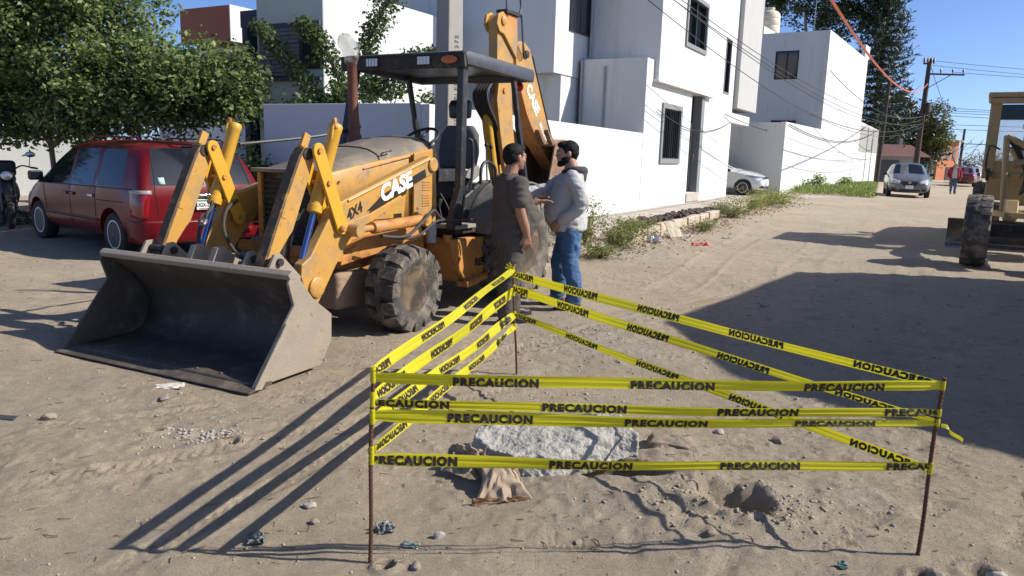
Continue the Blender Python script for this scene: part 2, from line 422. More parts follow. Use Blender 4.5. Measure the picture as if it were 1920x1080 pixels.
M_CONC = mat('broken_concrete', (.37, .355, .325), .95, var=.2, vscale=10, dirt=[((.30, .28, .25), .3, 7), ((.46, .45, .42), .15, 60), ((.20, .18, .15), .10, 26)], bump=.009, bscale=80, bump2=(.008, 25))
M_GRAV = mat('pale_gravel', (.34, .315, .28), .95, var=.2, vscale=30)
def scat(n, fn):
    P = fn(n); z = ground_z(P[:, 0], P[:, 1]); return np.column_stack([P, z])
def region(n):
    y = 2.2 * (18 / 2.2) ** RNG.random(n); x = (RNG.random(n) * 1.7 - .85) * y; return np.column_stack([x, y])
P = scat(5200, region); s_ = (.0026 + .011 * RNG.random(5200) ** 6) * np.clip(P[:, 1] / 4, .8, 1.6)
tag(pebbles('pebbles', P, s_, M_ROCK), 'loose pebbles and crumbs of dirt scattered over the street', 'pebbles', kind='stuff')
P = scat(420, lambda n: np.column_stack([.80 + .35 * RNG.normal(size=n), 6.55 + .42 * RNG.normal(size=n)]))
P2 = scat(300, lambda n: np.column_stack([.45 + .35 * RNG.normal(size=n), 5.0 + .25 * RNG.normal(size=n)]))
P3 = scat(260, lambda n: np.column_stack([-1.75 + .16 * RNG.normal(size=n), 4.05 + .09 * RNG.normal(size=n)]))
P4 = scat(260, lambda n: np.column_stack([1.15 + .3 * RNG.normal(size=n), 3.3 + .13 * RNG.normal(size=n)]))
tag(pebbles('gravel', np.concatenate([P, P2, P3]), .004 + .012 * RNG.random(980) ** 3.5, M_GRAV, 5), 'pale broken gravel spilled in patches on the street', 'gravel', kind='stuff')
tag(pebbles('spoil', P4, .005 + .012 * RNG.random(260) ** 2, M_ROCK, 6), 'brown crumbs of earth dug out around the pit', 'spoil', kind='stuff')
n_ = 6500; y_ = 2.3 * (5.5 / 2.3) ** RNG.random(n_); x_ = (RNG.random(n_) * 1.6 - .78) * y_; k_ = fbm(x_ * 1.1, y_ * 1.1, 3, 15) + .12 * np.sign(x_ - .2) > -.02; P = np.column_stack([x_, y_, ground_z(x_, y_)])[k_]
tag(pebbles('dirt_crumbs', P, .0018 + .0042 * RNG.random(len(P)) ** 3, mat('dark_crumb', (.25, .205, .16), .95, var=.35, vscale=25), 12), 'fine dark crumbs of dirt strewn over the near ground', 'crumbs', kind='stuff')
tw_ = MB()
for k in range(520):
    y = 2.3 * (12 / 2.3) ** random.random(); x = random.uniform(-.75, .8) * y; a = random.uniform(-.5, .5) + (1.4 if random.random() < .25 else 0); l = random.uniform(.02, .07); z = gz1(x, y) + .003
    tw_.tube([(x, y, z), (x + l * .5 * math.cos(a), y + l * .5 * math.sin(a), z + .004), (x + l * math.cos(a + .3), y + l * math.sin(a + .3), z)], random.uniform(.0012, .0028), 4)
tag(tw_.build('twigs', mat('dry_twig', (.16, .115, .075), .9, var=.3, vscale=20)), 'short dry twigs and stalks scattered on the dirt', 'twigs', kind='stuff')
ROCKS = [(-.28, 2.97, .03, 'grey stone beside the foot of the nearest left tape bar'), (-1.0, 2.86, .055, None), (-.84, 3.05, .028, 'small pale stone to the left of the front left bar'), (-.9, 3.2, .033, 'rounded stone just left of the tape shadows end'),
         (.32, 2.98, .022, 'little stone in the dirt below the paper sack'), (1.62, 4.25, .05, 'flat dark stone behind the front tapes near the right bar'), (1.3, 4.35, .035, 'small stone on the ground between the middle and lowest tapes'),
         (-2.75, 4.25, .045, 'small stone on the dirt in front of the loader bucket'), (-2.25, 4.65, .04, 'pale stone under the shadow edge before the bucket'), (.95, 5.35, .05, 'pale lump of rubble behind the top front tape'), (2.9, 8.4, .06, 'lone stone out on the sunlit street'),
         (1.72, 2.72, .05, 'dark clod at the foot of the right tape bar'), (1.98, 2.74, .06, 'larger clod right of the right tape bar'), (.9, 3.02, .03, 'white chip of stone near the spoil heap'), (-.35, 2.72, .03, 'pebble in the pit at the left bar')]
for k, (x, y, s, lb) in enumerate(ROCKS):
    if lb is None: continue
    o = link(bpy.data.objects.new('stone', rock_mesh('stone', 40 + k, M_ROCK if k % 3 else M_GRAV, 2))); o.scale = (s, s * .8, s); o.location = (x, y, gz1(x, y) + s * .25); o.rotation_euler = (0, 0, k)
    tag(o, lb, 'stone', 'stones lying on the street')

# ================================================================ pavement, kerb, verge
M_PAVE = mat('pavement', (.42, .38, .33), .92, var=.15, vscale=3, dirt=((.30, .26, .22), .3, 2.5), bump=.004, bscale=60)
M_KERB = mat('kerb_stone', (.46, .40, .32), .95, var=.2, vscale=8, dirt=((.27, .22, .17), .3, 6), bump=.008, bscale=30)
pv = empty('pavement', H1.p(0, 0, 0), H1.rz); tag(pv, kind='structure')
u = -6.2; k = 0
while u < 9.0:
    l = 1.9; m_ = MB().bb((u + .006, -1.18, .12), (u + l - .006, -.01, .29 + .006 * math.sin(k * 2.1))); m_.build('pavement_slab', M_PAVE, pv, .012); u += l; k += 1
kb = empty('kerb', H1.p(0, 0, 0), H1.rz); tag(kb, kind='structure')
u = -5.3; k = 0
while u < 5.5:
    l = .75 + .35 * random.random()
    if k not in (7, 10):
        zz = .07 + float(road_z(*H1.p(u, -2.4)[:2])) + .03 * random.random()
        o = MB().box((0, 0, 0), (l - .03, .20, .30)).build('kerb_stone', M_KERB, kb, .03, 3); o.location = (u + l / 2, -1.52 - .045 * (u + 5) * .6 + .02 * random.random(), zz - .02); o.rotation_euler = (R(random.uniform(-5, 3)), R(random.uniform(-2, 2)), R(random.uniform(-3, 3) - 1.5))
    u += l; k += 1
drive = empty('driveway', H1.p(0, 0, 0), H1.rz); tag(drive, kind='structure')
MB().prism([(9.0, 6), (9.0, -1.5), (14.5, -3.6), (14.5, 6)], .16, .285, 'z').build('driveway_slab', M_PAVE, drive, .01, fix=True)
# ================================================================ buildings
M_WHITE = mat('white_render', (.60, .61, .605), .9, var=.05, vscale=1.5, dirt=((.47, .455, .41), .12, 1.0), bump=.003, bscale=45, streak=True)
M_WHITE2 = mat('weathered_white_render', (.58, .60, .585), .9, var=.07, vscale=1.3, dirt=[((.45, .455, .43), .16, 1.5), ((.36, .355, .33), .05, 3.)], bump=.004, bscale=40, streak=True)
M_GREYR = mat('grey_render', (.40, .41, .40), .9, var=.08, vscale=1.5, bump=.003, bscale=45)
M_CEM = mat('bare_cement', (.30, .30, .285), .95, var=.15, vscale=2.5, bump=.004, bscale=30)
M_CREAM = mat('pale_cream_render', (.56, .58, .52), .9, var=.06, vscale=1.2, bump=.003, bscale=45, streak=True)
M_TERRA = mat('terracotta_render', (.29, .105, .07), .9, var=.08, vscale=1.2, bump=.003, bscale=45)
M_SLATE = mat('dark_slate_render', (.06, .07, .10), .8, var=.15, vscale=2)
M_STONE = mat('grey_ledge_stone', (.16, .16, .175), .9, var=.35, vscale=4, bump=.01, bscale=25)
M_GLASS = mat('window_glass', (.012, .016, .022), .06, var=.2, vscale=.8, spec=.9)
M_FRAME = mat('grey_window_frame', (.20, .21, .215), .6, var=.08)
M_DFRAME = mat('dark_aluminium', (.03, .032, .035), .4, .3)
M_DOOR = mat('dark_steel_door', (.05, .052, .055), .5, .2, var=.15, vscale=5)
M_TANK = mat('water_tank_plastic', (.62, .54, .40), .55, var=.1)
def window(root, a0, a1, z0, z1, c, face='v', fr=.07, proud=.03, rec=.07, mull=1, sill=True, fm=None, bars=0, name='window'):
    """window in a wall plane (v = c or u = c): frame proud of the wall, pane set back, mullions and sill as sub-parts"""
    def bb(m, p0, p1, q0, q1, t0, t1):
        if face == 'v': m.bb((p0, t0, q0), (p1, t1, q1))
        else: m.bb((t0, p0, q0), (t1, p1, q1))
        return m
    m = MB()
    bb(m, a0 - fr, a1 + fr, z1, z1 + fr, c - proud, c + rec); bb(m, a0 - fr, a1 + fr, z0 - fr, z0, c - proud, c + rec)
    bb(m, a0 - fr, a0, z0, z1, c - proud, c + rec); bb(m, a1, a1 + fr, z0, z1, c - proud, c + rec)
    o = m.build(name, fm or M_FRAME, root, .006)
    n = mull + 1
    for i in range(n):
        w = (a1 - a0) / n
        bb(MB(), a0 + i * w + .012, a0 + (i + 1) * w - .012, z0 + .012, z1 - .012, c + rec - .03, c + rec - .022).build('pane', M_GLASS, o)
    m = MB()
    for i in range(1, n): bb(m, a0 + i * (a1 - a0) / n - .025, a0 + i * (a1 - a0) / n + .025, z0, z1, c + .01, c + rec - .018)
    for (q, t) in ((z0, .03), (z1 - .03, .03)): bb(m, a0 + .001, a1 - .001, q, q + t, c + .012, c + rec - .019)
    for q in (a0 + .001, a1 - .031): bb(m, q, q + .03, z0 + .02, z1 - .02, c + .011, c + rec - .0195)
    m.build('sash', M_DFRAME, o)
    for i in range(bars):
        x = a0 + (i + .5) * (a1 - a0) / bars; bb(MB(), x - .008, x + .008, z0 + .01, z1 - .01, c - .01, c + .006).build('bar', M_DFRAME, o)
    return o
def cutv(wall, a0, a1, z0, z1, c, depth=.25, face='v'):
    m = MB()
    if face == 'v': m.bb((a0, c - .3, z0), (a1, c + depth, z1))
    else: m.bb((c - .3, a0, z0), (c + depth, a1, z1))
    return boolean_cut(wall, m)

# ---- white corner house along the street
h1 = empty('white_house', H1.p(0, 0, 0), H1.rz, 'white two storey house with grey framed windows and a dark door', 'house')
sw = MB().prism([(-.3, .1), (9.25, .1), (9.25, 7.9), (5.86, 7.9), (5.86, 3.78), (.45, 3.78), (.45, 4.13), (-.3, 4.13)], 0, 1.84, 'y').build('street_wall', M_WHITE, h1, fix=True)
cutv(sw, 1.22, 2.78, 1.62, 2.98, 0); cutv(sw, 3.95, 5.35, .58, 3.58, 0, .4); cutv(sw, 7.72, 8.4, 3.95, 5.7, 0)
ub = MB().bb((.27, -.13, 3.64), (5.9, 1.87, 8.1)).build('upper_block', M_WHITE, h1); cutv(ub, 2.5, 4.45, 4.88, 6.12, -.13)
MB().bb((.2, -.17, 3.585), (5.97, .05, 3.638)).build('drip_ledge', M_WHITE, h1, .01)
MB().bb((-1.8, 1.9, 3.66), (9.2, 8.2, 8.2)).build('rear_block', M_WHITE, h1)
MB().bb((-1.3, 1.93, .1), (9.1, 8.1, 3.655)).build('rear_wall', M_WHITE, h1)
window(h1, 1.22, 2.78, 1.62, 2.98, 0, fr=.14, proud=.05, rec=.16, bars=9)
window(h1, 2.5, 4.45, 4.88, 6.12, -.13, fr=.12, proud=.05, rec=.16)
window(h1, 7.72, 8.4, 3.95, 5.7, 0, fr=.06, proud=.02, rec=.14, mull=0)
window(h1, -.95, .2, 4.83, 6.3, 1.9, fr=.05, proud=.05, rec=.0, mull=1, fm=M_DFRAME)
dr = MB().bb((3.97, .22, .6), (5.0, .27, 2.75)).build('door', M_DOOR, h1, .008)
m = MB()
for i in range(5): m.bb((4.06 + i * .18, .2, .75), (4.17 + i * .18, .219, 2.6))
m.build('door_panel', M_DOOR, dr); MB().cyl((4.9, .12, 1.55), (4.9, .12, 1.8), .014, 8).build('handle', M_FRAME, dr)
MB().bb((3.97, .23, 2.80), (5.0, .26, 3.56)).build('transom', M_GLASS, h1)
MB().bb((5.02, -.03, .45), (5.36, .39, 3.58)).build('door_jamb', M_FRAME, h1, .01)
MB().bb((3.93, -.04, .3), (5.38, .30, .57)).build('door_sill', M_PAVE, h1, .01)
MB().tube([(-.36, 1.78, .3), (-.36, 1.78, 4.1), (.2, 1.8, 4.25), (.2, 1.8, 7.9)], .035, 8).build('drain_pipe', M_GREYR, h1)
MB().cyl((-.345, 1.15, 2.3), (-.345, 1.15, 3.95), .03, 8).build('vent_pipe', M_GREYR, h1)
gb = MB().bb((9.27, -.17, 3.5), (12.6, 1.9, 8.)).build('grey_balcony_box', M_GREYR, h1, .01)
MB().bb((9.26, .0, 2.98), (12.3, .3, 3.32)).build('carport_beam', M_WHITE, h1)
MB().bb((9.26, .31, 3.1), (12.3, 6.2, 3.3)).build('carport_roof', M_WHITE, h1)
MB().bb((9.26, 6.2, .2), (12.3, 6.4, 3.3)).build('carport_back_wall', M_WHITE, h1)
MB().bb((9.26, 1.9, .2), (9.4, 6.2, 3.1)).build('carport_side_wall', M_WHITE, h1)
MB().bb((9.9, 6.15, 2.3), (10.9, 6.19, 2.7)).build('carport_vent', M_GLASS, h1)

# ---- boundary wall of the corner plot
bw = empty('boundary_wall', H1.p(0, 0, 0), H1.rz, 'tall white rendered wall turning the corner behind the excavator', 'wall')
MB().prism([(-9.8, -.1), (-.32, .1), (-.32, 2.25), (-9.8, 2.33)], .0, .15, 'y').build('street_panel', M_WHITE, bw, .012, fix=True)
MB().bb((-9.8, .153, -.1), (-9.65, 3.42, 2.345)).build('side_panel', M_WHITE, bw, .012)
MB().bb((-9.64, 3.27, -.1), (-3.0, 3.42, 2.34)).build('back_panel', M_WHITE, bw, .012)

# ---- second house with compound wall
h2 = empty('white_house', H2.A, H2.rz, 'white flat roofed house behind the grey parked sedan, one dark upstairs window', 'house')
cw = MB().prism([(-.85, .1), (24.9, .1), (24.9, 3.78), (17.0, 3.95), (17.0, 7.35), (17.4, 7.35), (17.4, 8.0), (15.9, 8.0), (15.9, 7.31), (5.75, 7.28), (5.75, 3.07), (-.85, 3.07)], 0, .18, 'y').build('street_wall', M_WHITE2, h2, fix=True)
hw = MB().bb((5.77, .182, .1), (15.88, 6.5, 7.27)).build('house_wall', M_WHITE2, h2); cutv(hw, 1.25, 2.2, 5.28, 6.45, 5.77, .2, 'u')
window(h2, 1.25, 2.2, 5.28, 6.45, 5.77, 'u', fr=.03, proud=.015, rec=.08, mull=1, fm=M_DFRAME)
window(h2, 1.13, 2.15, 2.6, 3.42, 5.77, 'u', fr=.03, proud=.06, rec=-.01, mull=1, fm=M_DFRAME)
MB().bb((-.85, .183, .1), (-.7, 4.2, 3.05)).build('side_wall', M_WHITE2, h2)
MB().bb((17.02, -.006, 2.3), (24.88, -.002, 3.76)).build('cement_patch', M_CEM, h2)
MB().bb((5.78, 2.85, 7.0), (9, 6.4, 7.62)).build('stair_parapet', M_WHITE2, h2)
tk = empty('water_tank', H2.p(8.0, 3.25, 7.62), 0, 'beige rounded plastic water tank on the flat roof', 'tank')
MB().lathe([(0.02, 0), (.5, 0), (.52, .05), (.52, .3), (.50, .33), (.52, .36), (.52, .62), (.50, .65), (.52, .68), (.5, .86), (.40, .98), (.22, 1.05), (.2, 1.12), (.0, 1.13)], (0, 0, 0), (0, 0, 1), 24).build('body', M_TANK, tk)
MB().lathe([(.24, 1.1), (.24, 1.16), (.0, 1.18)], (0, 0, 0), (0, 0, 1), 20).build('lid', M_TANK, tk)
an = MB(); an.cyl((0, 0, 0), (.0, 0, 3.2), .02, 6); o = an.build('antenna_pole', M_FRAME); o.location = H2.p(7.2, 1.0, 7.27)
tag(o, 'thin grey antenna pole on the roof beside the water tank', 'antenna')

h2.scale = (H2.k,) * 3; h2.location.z = CAM_H * (1 - H2.k); tk.scale = (H2.k,) * 3
# ---- pale house with ledge stone behind the corner wall
h0 = empty('cream_house', H0.p(0, 0, 0), H0.rz, 'pale cream house with a ledge stone panel behind the vines', 'house')
MB().bb((0, 0, 0), (9, 1.9, 4.95)).build('wall', M_CREAM, h0, .01)
MB().bb((.02, -.006, 0), (8.98, -.002, 4.93)).build('white_side_wall', M_WHITE, h0)
MB().bb((-.012, .62, 3.1), (-.002, 1.84, 4.14)).build('stone_backing', M_SLATE, h0)
zc = 3.13
for r_ in range(12):
    v = .64; hh = .081
    while v < 1.80:
        l = min(random.uniform(.22, .55), 1.82 - v)
        if l > .06:
            t = random.uniform(.025, .05); o = MB().box((0, 0, 0), (t, l - .008, hh - .006)).build('stone_strip', M_STONE, h0, .004, 1); o.location = (-.012 - t / 2, v + l / 2, zc + hh / 2)
        v += l
    zc += hh + .002
MB().bb((-.07, .04, 4.12), (-.003, 1.86, 4.21)).build('panel_cornice', M_SLATE, h0, .006)
MB().bb((-.07, .04, 3.03), (-.003, 1.86, 3.10)).build('panel_ledge', M_SLATE, h0, .006)
window(h0, .1, .56, 3.3, 3.98, -.002, 'u', fr=.04, proud=.03, rec=-.005, mull=1, fm=M_DFRAME)
pt = MB().bb((1., 2.2, 0), (2.6, 2.88, 4.4)).bb((1., 3.32, 0), (2.6, 3.5, 4.4)).bb((.98, 2.18, 4.4), (2.62, 3.52, 4.78)).build('dark_portal', M_SLATE, h0, .01)
MB().bb((1.9, 2.87, 0), (1.95, 3.33, 4.4)).build('portal_back', M_SLATE, h0)
h3 = empty('terracotta_house', H0.p(0, 0, 0), H0.rz, 'terracotta and white modern house rising above the leafy tree', 'house')
MB().bb((8, 12.02, 5.45), (13, 14.75, 6.72)).build('terracotta_block', M_TERRA, h3, .01)
MB().bb((8.0, 11.97, 5.44), (13, 12.018, 6.73)).build('white_gable', M_WHITE, h3)
MB().bb((9.2, 12.0, 0), (13, 18, 5.44)).build('wall', M_WHITE, h3)
window(h3, 12.6, 13.6, 4.2, 5.2, 9.2, 'u', fr=.05, proud=.05, rec=-.01, fm=M_DFRAME)

# ---- low white wall on the far left
lw = empty('low_white_wall', (-17.5, 18.6, 0), math.atan2(5.4, 11.), 'low white wall with stains behind the motorcycle and the minivan', 'wall')
MB().bb((0, 0, -.1), (12.5, .2, 1.72)).build('panel', M_WHITE2, lw, .015)
MB().bb((-.1, -.6, -.1), (12.5, -.003, .12)).build('plinth', M_PAVE, lw, .02)
# ---- shed and orange building down the street
M_TIN = mat('rusty_corrugated_sheet', (.36, .20, .16), .8, var=.25, vscale=3, dirt=((.42, .36, .30), .3, 4))
M_ORANGE = mat('orange_render', (.52, .20, .10), .9, var=.12, vscale=2)
sh = empty('tin_roof_shed', (26.5, 57.0, .2), R(12), 'small grey shed with a reddish corrugated roof past the sedan', 'shed')
MB().bb((0, 0, -.4), (4.4, 3., 2.1)).build('wall', M_CEM, sh)
m = MB(); n = 44; G = [[(-.3 + 5.0 * i / n, y_, z_ + .035 * math.cos(i * math.pi)) for i in range(n + 1)] for (y_, z_) in ((-.7, 2.05), (1.6, 2.95))]
m.grid(G); o = m.build('roof', M_TIN, sh, sharp=None); md = o.modifiers.new('t', 'SOLIDIFY'); md.thickness = .02
MB().bb((.8, -.03, -.3), (2.6, .02, 1.75)).build('opening', M_DOOR, sh)
ob = empty('orange_house', (41.9, 75.5, -.1), R(28), 'two storey orange house at the end of the street', 'house')
MB().bb((0, 0, -1), (3.2, 5, 4.1)).build('wall', M_ORANGE, ob)
MB().bb((-.3, -.3, 4.1), (3.5, 5.3, 4.3)).build('roof_edge', mat('mossy_edge', (.30, .30, .16), .9), ob)
for i in range(3): MB().bb((.3 + i * 1.0, -.04, 2.3), (.8 + i * 1.0, .0, 3.5)).build('window', M_GLASS, ob)
for i in range(4): MB().bb((-.04, .5 + i * 1.15, 2.4), (.0, 1.0 + i * 1.15, 3.7)).build('window', M_GLASS, ob)
MB().bb((1.5, -.05, -.8), (2.7, .0, 1.6)).build('door', M_DOOR, ob)
o = MB().bb((-1.1, -.04, -.6), (1.1, .04, 2.0)).build('green_gate', mat('green_gate_paint', (.06, .14, .08), .6), None); o.location = (37.0, 68.0, .0); o.rotation_euler = (0, 0, R(40)); tag(o, 'green sheet metal gate between the sedan and the walking man', 'gate')
# ---- house across the street, out of the picture, whose shadow lies on the road
M_TAN = mat('tan_render', (.5, .46, .4), .9, var=.06, vscale=1.5)
hr = empty('corner_house', (0, 0, 0), 0, 'flat roofed house whose shadow falls across the street', 'house')
MB().prism([(8.2, 7.1), (10.9, 10.8), (18., 10.4), (17., 1.), (11.2, 1.4), (9.5, 3.75), (8.35, 5.25)], -.1, 5.0, 'z').build('wall', M_TAN, hr, fix=True)
# ================================================================ poles and cables
M_POLEC = mat('concrete_pole', (.30, .29, .27), .9, var=.15, vscale=5, bump=.004, bscale=40)
M_POLEW = mat('tarred_wood_pole', (.045, .034, .028), .85, var=.3, vscale=5, bump=.006, bscale=30)
M_CABLE = mat('black_cable', (.02, .02, .022), .6)
M_OCABLE = mat('orange_cable', (.60, .11, .03), .5, var=.15)
M_INS = mat('insulator', (.10, .07, .06), .3)
M_STEEL = mat('galvanised_steel', (.30, .31, .32), .45, .8)
cp = empty('concrete_pole', (-.98, 10.95, 0), R(50), 'square concrete utility pole with raised lettering behind the canopy', 'pole')
MB().add([(-.17, -.15, -.2), (.17, -.15, -.2), (.17, .15, -.2), (-.17, .15, -.2), (-.105, -.09, 9.5), (.105, -.09, 9.5), (.105, .09, 9.5), (-.105, .09, 9.5)],
         [(0, 1, 5, 4), (1, 2, 6, 5), (2, 3, 7, 6), (3, 0, 4, 7), (4, 5, 6, 7), (3, 2, 1, 0)]).build('shaft', M_POLEC, cp, .025)
zt = 1.5
for wd in ('P-C', 'CONST', 'TELEFONO', '1275'):
    V, F = text_mesh(wd, .105, .001, .004, 1., space=1.25)
    zz = V[:, 0] + zt; zt = zz.max() + .1
    MB().add(np.column_stack([.05 - V[:, 1], -(.15 - (zz + .2) * .0062) - .003 - np.abs(V[:, 2]), zz]), F).build('lettering', M_POLEC, cp)
m = MB()
for z_ in (4.5, 6.2): m.box((0, 0, z_), (.32, .30, .03))
m.build('steel_band', M_STEEL, cp)
def wood_pole(loc, h, lean, label, arm=None, r=.15):
    o = empty('wooden_pole', loc, 0, label, 'pole', 'wooden poles along the street')
    top = np.array([lean[0], lean[1], h])
    MB().tube([np.array([0, 0, -.4]), top * .5 + (0, 0, 0), top], [r, r * .85, r * .68], 10).build('shaft', M_POLEW, o)
    if arm:
        (z_, x0, x1, ins) = arm; c = top * (z_ / h)
        MB().box((c[0] + (x0 + x1) / 2, c[1] - .16, z_), (x1 - x0, .09, .11)).build('crossarm', M_POLEW, o)
        MB().tube([(c[0] + x1 * .6, c[1] - .17, z_ - .05), (c[0] + .05, c[1] - .14, z_ - .9)], .025, 6).build('brace', M_POLEW, o)
        for x in ins: MB().lathe([(.03, 0), (.03, .12), (.07, .14), (.05, .2), (.075, .22), (.04, .3), (.0, .32)], (c[0] + x, c[1] - .16, z_ + .05), (0, 0, 1), 8).build('insulator', M_INS, o)
    return o, np.array(loc) + top
pb, pbT = wood_pole((27.4, 52, .2), 8.45, (.10, 0), 'tall dark wooden pole with crossarm behind the grey sedan', (7.45, -.1, 2.35, (.75, 1.55, 2.25)), .2)
MB().box((-.15, -.2, 8.1), (.5, .1, .1)).build('crossarm', M_POLEW, pb)
for x in (-.35, -.12, .1, .28): MB().lathe([(.05, 0), (.05, .1), (.09, .14), (.06, .22), (.09, .26), (.05, .36), (.0, .4)], (x, -.2, 8.1), (0, 0, 1), 8).build('insulator', M_INS, pb)
MB().lathe([(.12, 0), (.16, .03), (.16, .6), (.1, .68), (0, .7)], (.22, -.25, 4.9), (0, 0, 1), 12).build('splice_box', M_POLEW, pb)
pa, paT = wood_pole((23.86, 50, .2), 6.95, (.16, 0), 'shorter leaning wooden pole at the end of the white wall', None, .16)
pc, pcT = wood_pole((64.3, 110, -.2), 7.1, (.1, 0), 'far thin wooden pole with crossarm above the walking man', (5.0, -.2, 4.2, (1.1, 2.6, 4.0)), .22)
pd_ = empty('cement_post', (30.2, 60, .1), 0, 'short grey cement post in front of the tin roof shed', 'post'); MB().box((0, 0, 1.7), (.28, .28, 3.6)).build('shaft', M_POLEC, pd_, .02)
def cable(a, b, sag, r, label, m=None, n=26, group='overhead cables', name='cable', wob=0.):
    a = np.array(a, float); b = np.array(b, float); t = np.linspace(0, 1, n)[:, None]
    P = a + (b - a) * t; P[:, 2] -= (4 * sag * t * (1 - t))[:, 0]
    if wob: P[:, 2] += wob * np.sin(t[:, 0] * 23) * (t * (1 - t))[:, 0] * 4
    o = MB().tube(P, r, 5).build(name, m or M_CABLE); return tag(o, label, 'cable', group)
PB = lambda z, dx=0: (27.45 + dx, 51.8, z)
cable(PB(7.0), (4.55, 12.0, 4.33), 1.0, .028, 'thick orange cable sagging down to the tall wooden pole', M_OCABLE, 34, name='orange_cable')
for k, (z0, z1, sg, ex) in enumerate([(4.9, 5.35, 1.35, 0), (4.7, 5.2, 1.6, .3), (4.4, 4.9, 1.2, .5), (4.2, 5.05, 1.9, .2)]):
    cable(PB(z0), (-.9 + ex, 10.9, z1 + .6), sg, .010, ['uppermost cable crossing in front of the white houses', 'second cable crossing in front of the white houses', 'third cable crossing in front of the white houses', 'lowest sagging cable crossing in front of the white houses'][k], None, 34)
cable((5.1, 18.6, 5.6), (-.3, 14.4, 6.1), .2, .012, 'short black service cable slanting across the upstairs house wall')
cable(H1.p(8.0, -.05, 3.2), H2.p(18.0, -.05, 3.6), .75, .015, 'slack cable looping along the white house fronts near door height')
cable(H1.p(.6, -.05, 2.9), H1.p(9.0, -.06, 3.0), .45, .012, 'thin cable draped across the wall above the barred window')
cable(H2.p(-.5, -.05, 3.0), H2.p(24.6, -.1, 3.9), .8, .018, 'dark cable drooping along the long white compound wall')
cable(H2.p(2, -.1, 3.6), PB(4.4), .7, .018, 'cable rising from the compound wall to the tall pole')
cable(H2.p(5.9, -.1, 5.6), PB(4.9), .9, .018, 'cable from the second house corner to the tall pole')
RP = [(8.5, 8.3, .3), (8.2, 8.0, .5), (7.8, 7.9, .5), (5.5, 5.6, .5), (5.2, 5.5, .6), (5.0, 4.6, .5), (4.4, 4.5, .5), (4.1, 4.4, .6), (5.3, 3.9, .2)]
LB = ['topmost', 'second', 'third', 'fourth', 'fifth', 'sixth', 'seventh', 'eighth', 'slanting ninth']
for k, (z0, z1, sg) in enumerate(RP):
    cable((27.6 + (1.5 if k == 2 else 0), 51.8, z0), (62, 64 - 3 * k, z1 + 1.0), sg, .016, LB[k] + ' of the wires running from the tall pole over the grader')
cable(PB(8.3), pcT - np.array([0, 0, .4]), 1.2, .02, 'wire strung from the tall pole to the far thin pole')
cable((8.9, 30, 9.7), (36, 34, 12.2), .5, .016, 'high wire crossing the open sky above the poles')
cable((14.0, 24, 8.4), (30, 34, 8.0), .4, .012, 'second high wire slanting across the open sky')
# ================================================================ vegetation
M_LEAF = leafmat('broad_leaf', (.055, .105, .034), (.30, .37, .12), .42)
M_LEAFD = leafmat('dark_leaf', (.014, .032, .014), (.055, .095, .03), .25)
M_VINE = leafmat('vine_leaf', (.025, .058, .02), (.15, .21, .06), .33)
M_FARL = leafmat('far_leaf', (.02, .032, .016), (.075, .085, .035), .25, .4)
M_YEL = leafmat('yellow_green_leaf', (.05, .075, .02), (.20, .20, .05), .3, .6)
M_WEED = leafmat('weed_leaf', (.07, .11, .025), (.30, .34, .10), .4)
M_DRY = leafmat('dry_leaf', (.13, .085, .045), (.33, .25, .15), .25)
M_GRASS = leafmat('grass_blade', (.09, .15, .03), (.34, .40, .11), .4)
M_NEED = leafmat('pine_needle', (.012, .03, .018), (.04, .075, .035), .15)
M_BARK = mat('bark', (.20, .165, .13), .9, var=.3, vscale=12, bump=.01, bscale=40)
def leaf_cards(P, size, aspect=.55, up=0., droop=0., rg=RNG, fold=.12):
    """one folded rhombus per point; returns verts, quads"""
    n = len(P); L = size if np.ndim(size) else np.full(n, size); L = L * (.65 + .7 * rg.random(n))
    t = rg.normal(size=(n, 3)); t[:, 2] = t[:, 2] * .6 + up - droop; t /= np.linalg.norm(t, axis=1)[:, None]
    a = rg.normal(size=(n, 3)); s = np.cross(t, a); s /= np.linalg.norm(s, axis=1)[:, None]; nn = np.cross(s, t)
    nn *= np.sign(nn[:, 2:3] + 1e-9)
    Lc = L[:, None]
    v0 = P; v1 = P + t * Lc * .45 + s * Lc * aspect * .5 + nn * Lc * fold; v2 = P + t * Lc; v3 = P + t * Lc * .45 - s * Lc * aspect * .5 + nn * Lc * fold
    V = np.stack([v0, v1, v2, v3], 1).reshape(-1, 3); F = np.arange(4 * n).reshape(n, 4)
    return V, F
def in_ell(n, E, rg=RNG, shell=.55):
    """points in a list of ellipsoids (x,y,z,rx,ry,rz), denser towards the skin"""
    w = np.array([e[3] * e[4] + e[4] * e[5] + e[3] * e[5] for e in E]); k = rg.choice(len(E), n, p=w / w.sum()); E = np.array(E)[k]
    d = rg.normal(size=(n, 3)); d /= np.linalg.norm(d, axis=1)[:, None]
    r = (shell + (1 - shell) * rg.random(n)) * (.88 + .2 * rg.random(n))
    return E[:, :3] + d * E[:, 3:] * r[:, None]
def clumped(centres, per, spread, rg=RNG, flat=.75):
    n = len(centres) * per; c = np.repeat(centres, per, 0); d = rg.normal(size=(n, 3)) * spread; d[:, 2] *= flat
    return c + d
def crown(name, E, n_cl, per, spread, size, m, parent, aspect=.55, shell=.55, droop=.25):
    P = clumped(in_ell(n_cl, E, shell=shell), per, spread); V, F = leaf_cards(P, size, aspect, droop=droop)
    return mesh_np(name, V, F, m, parent)
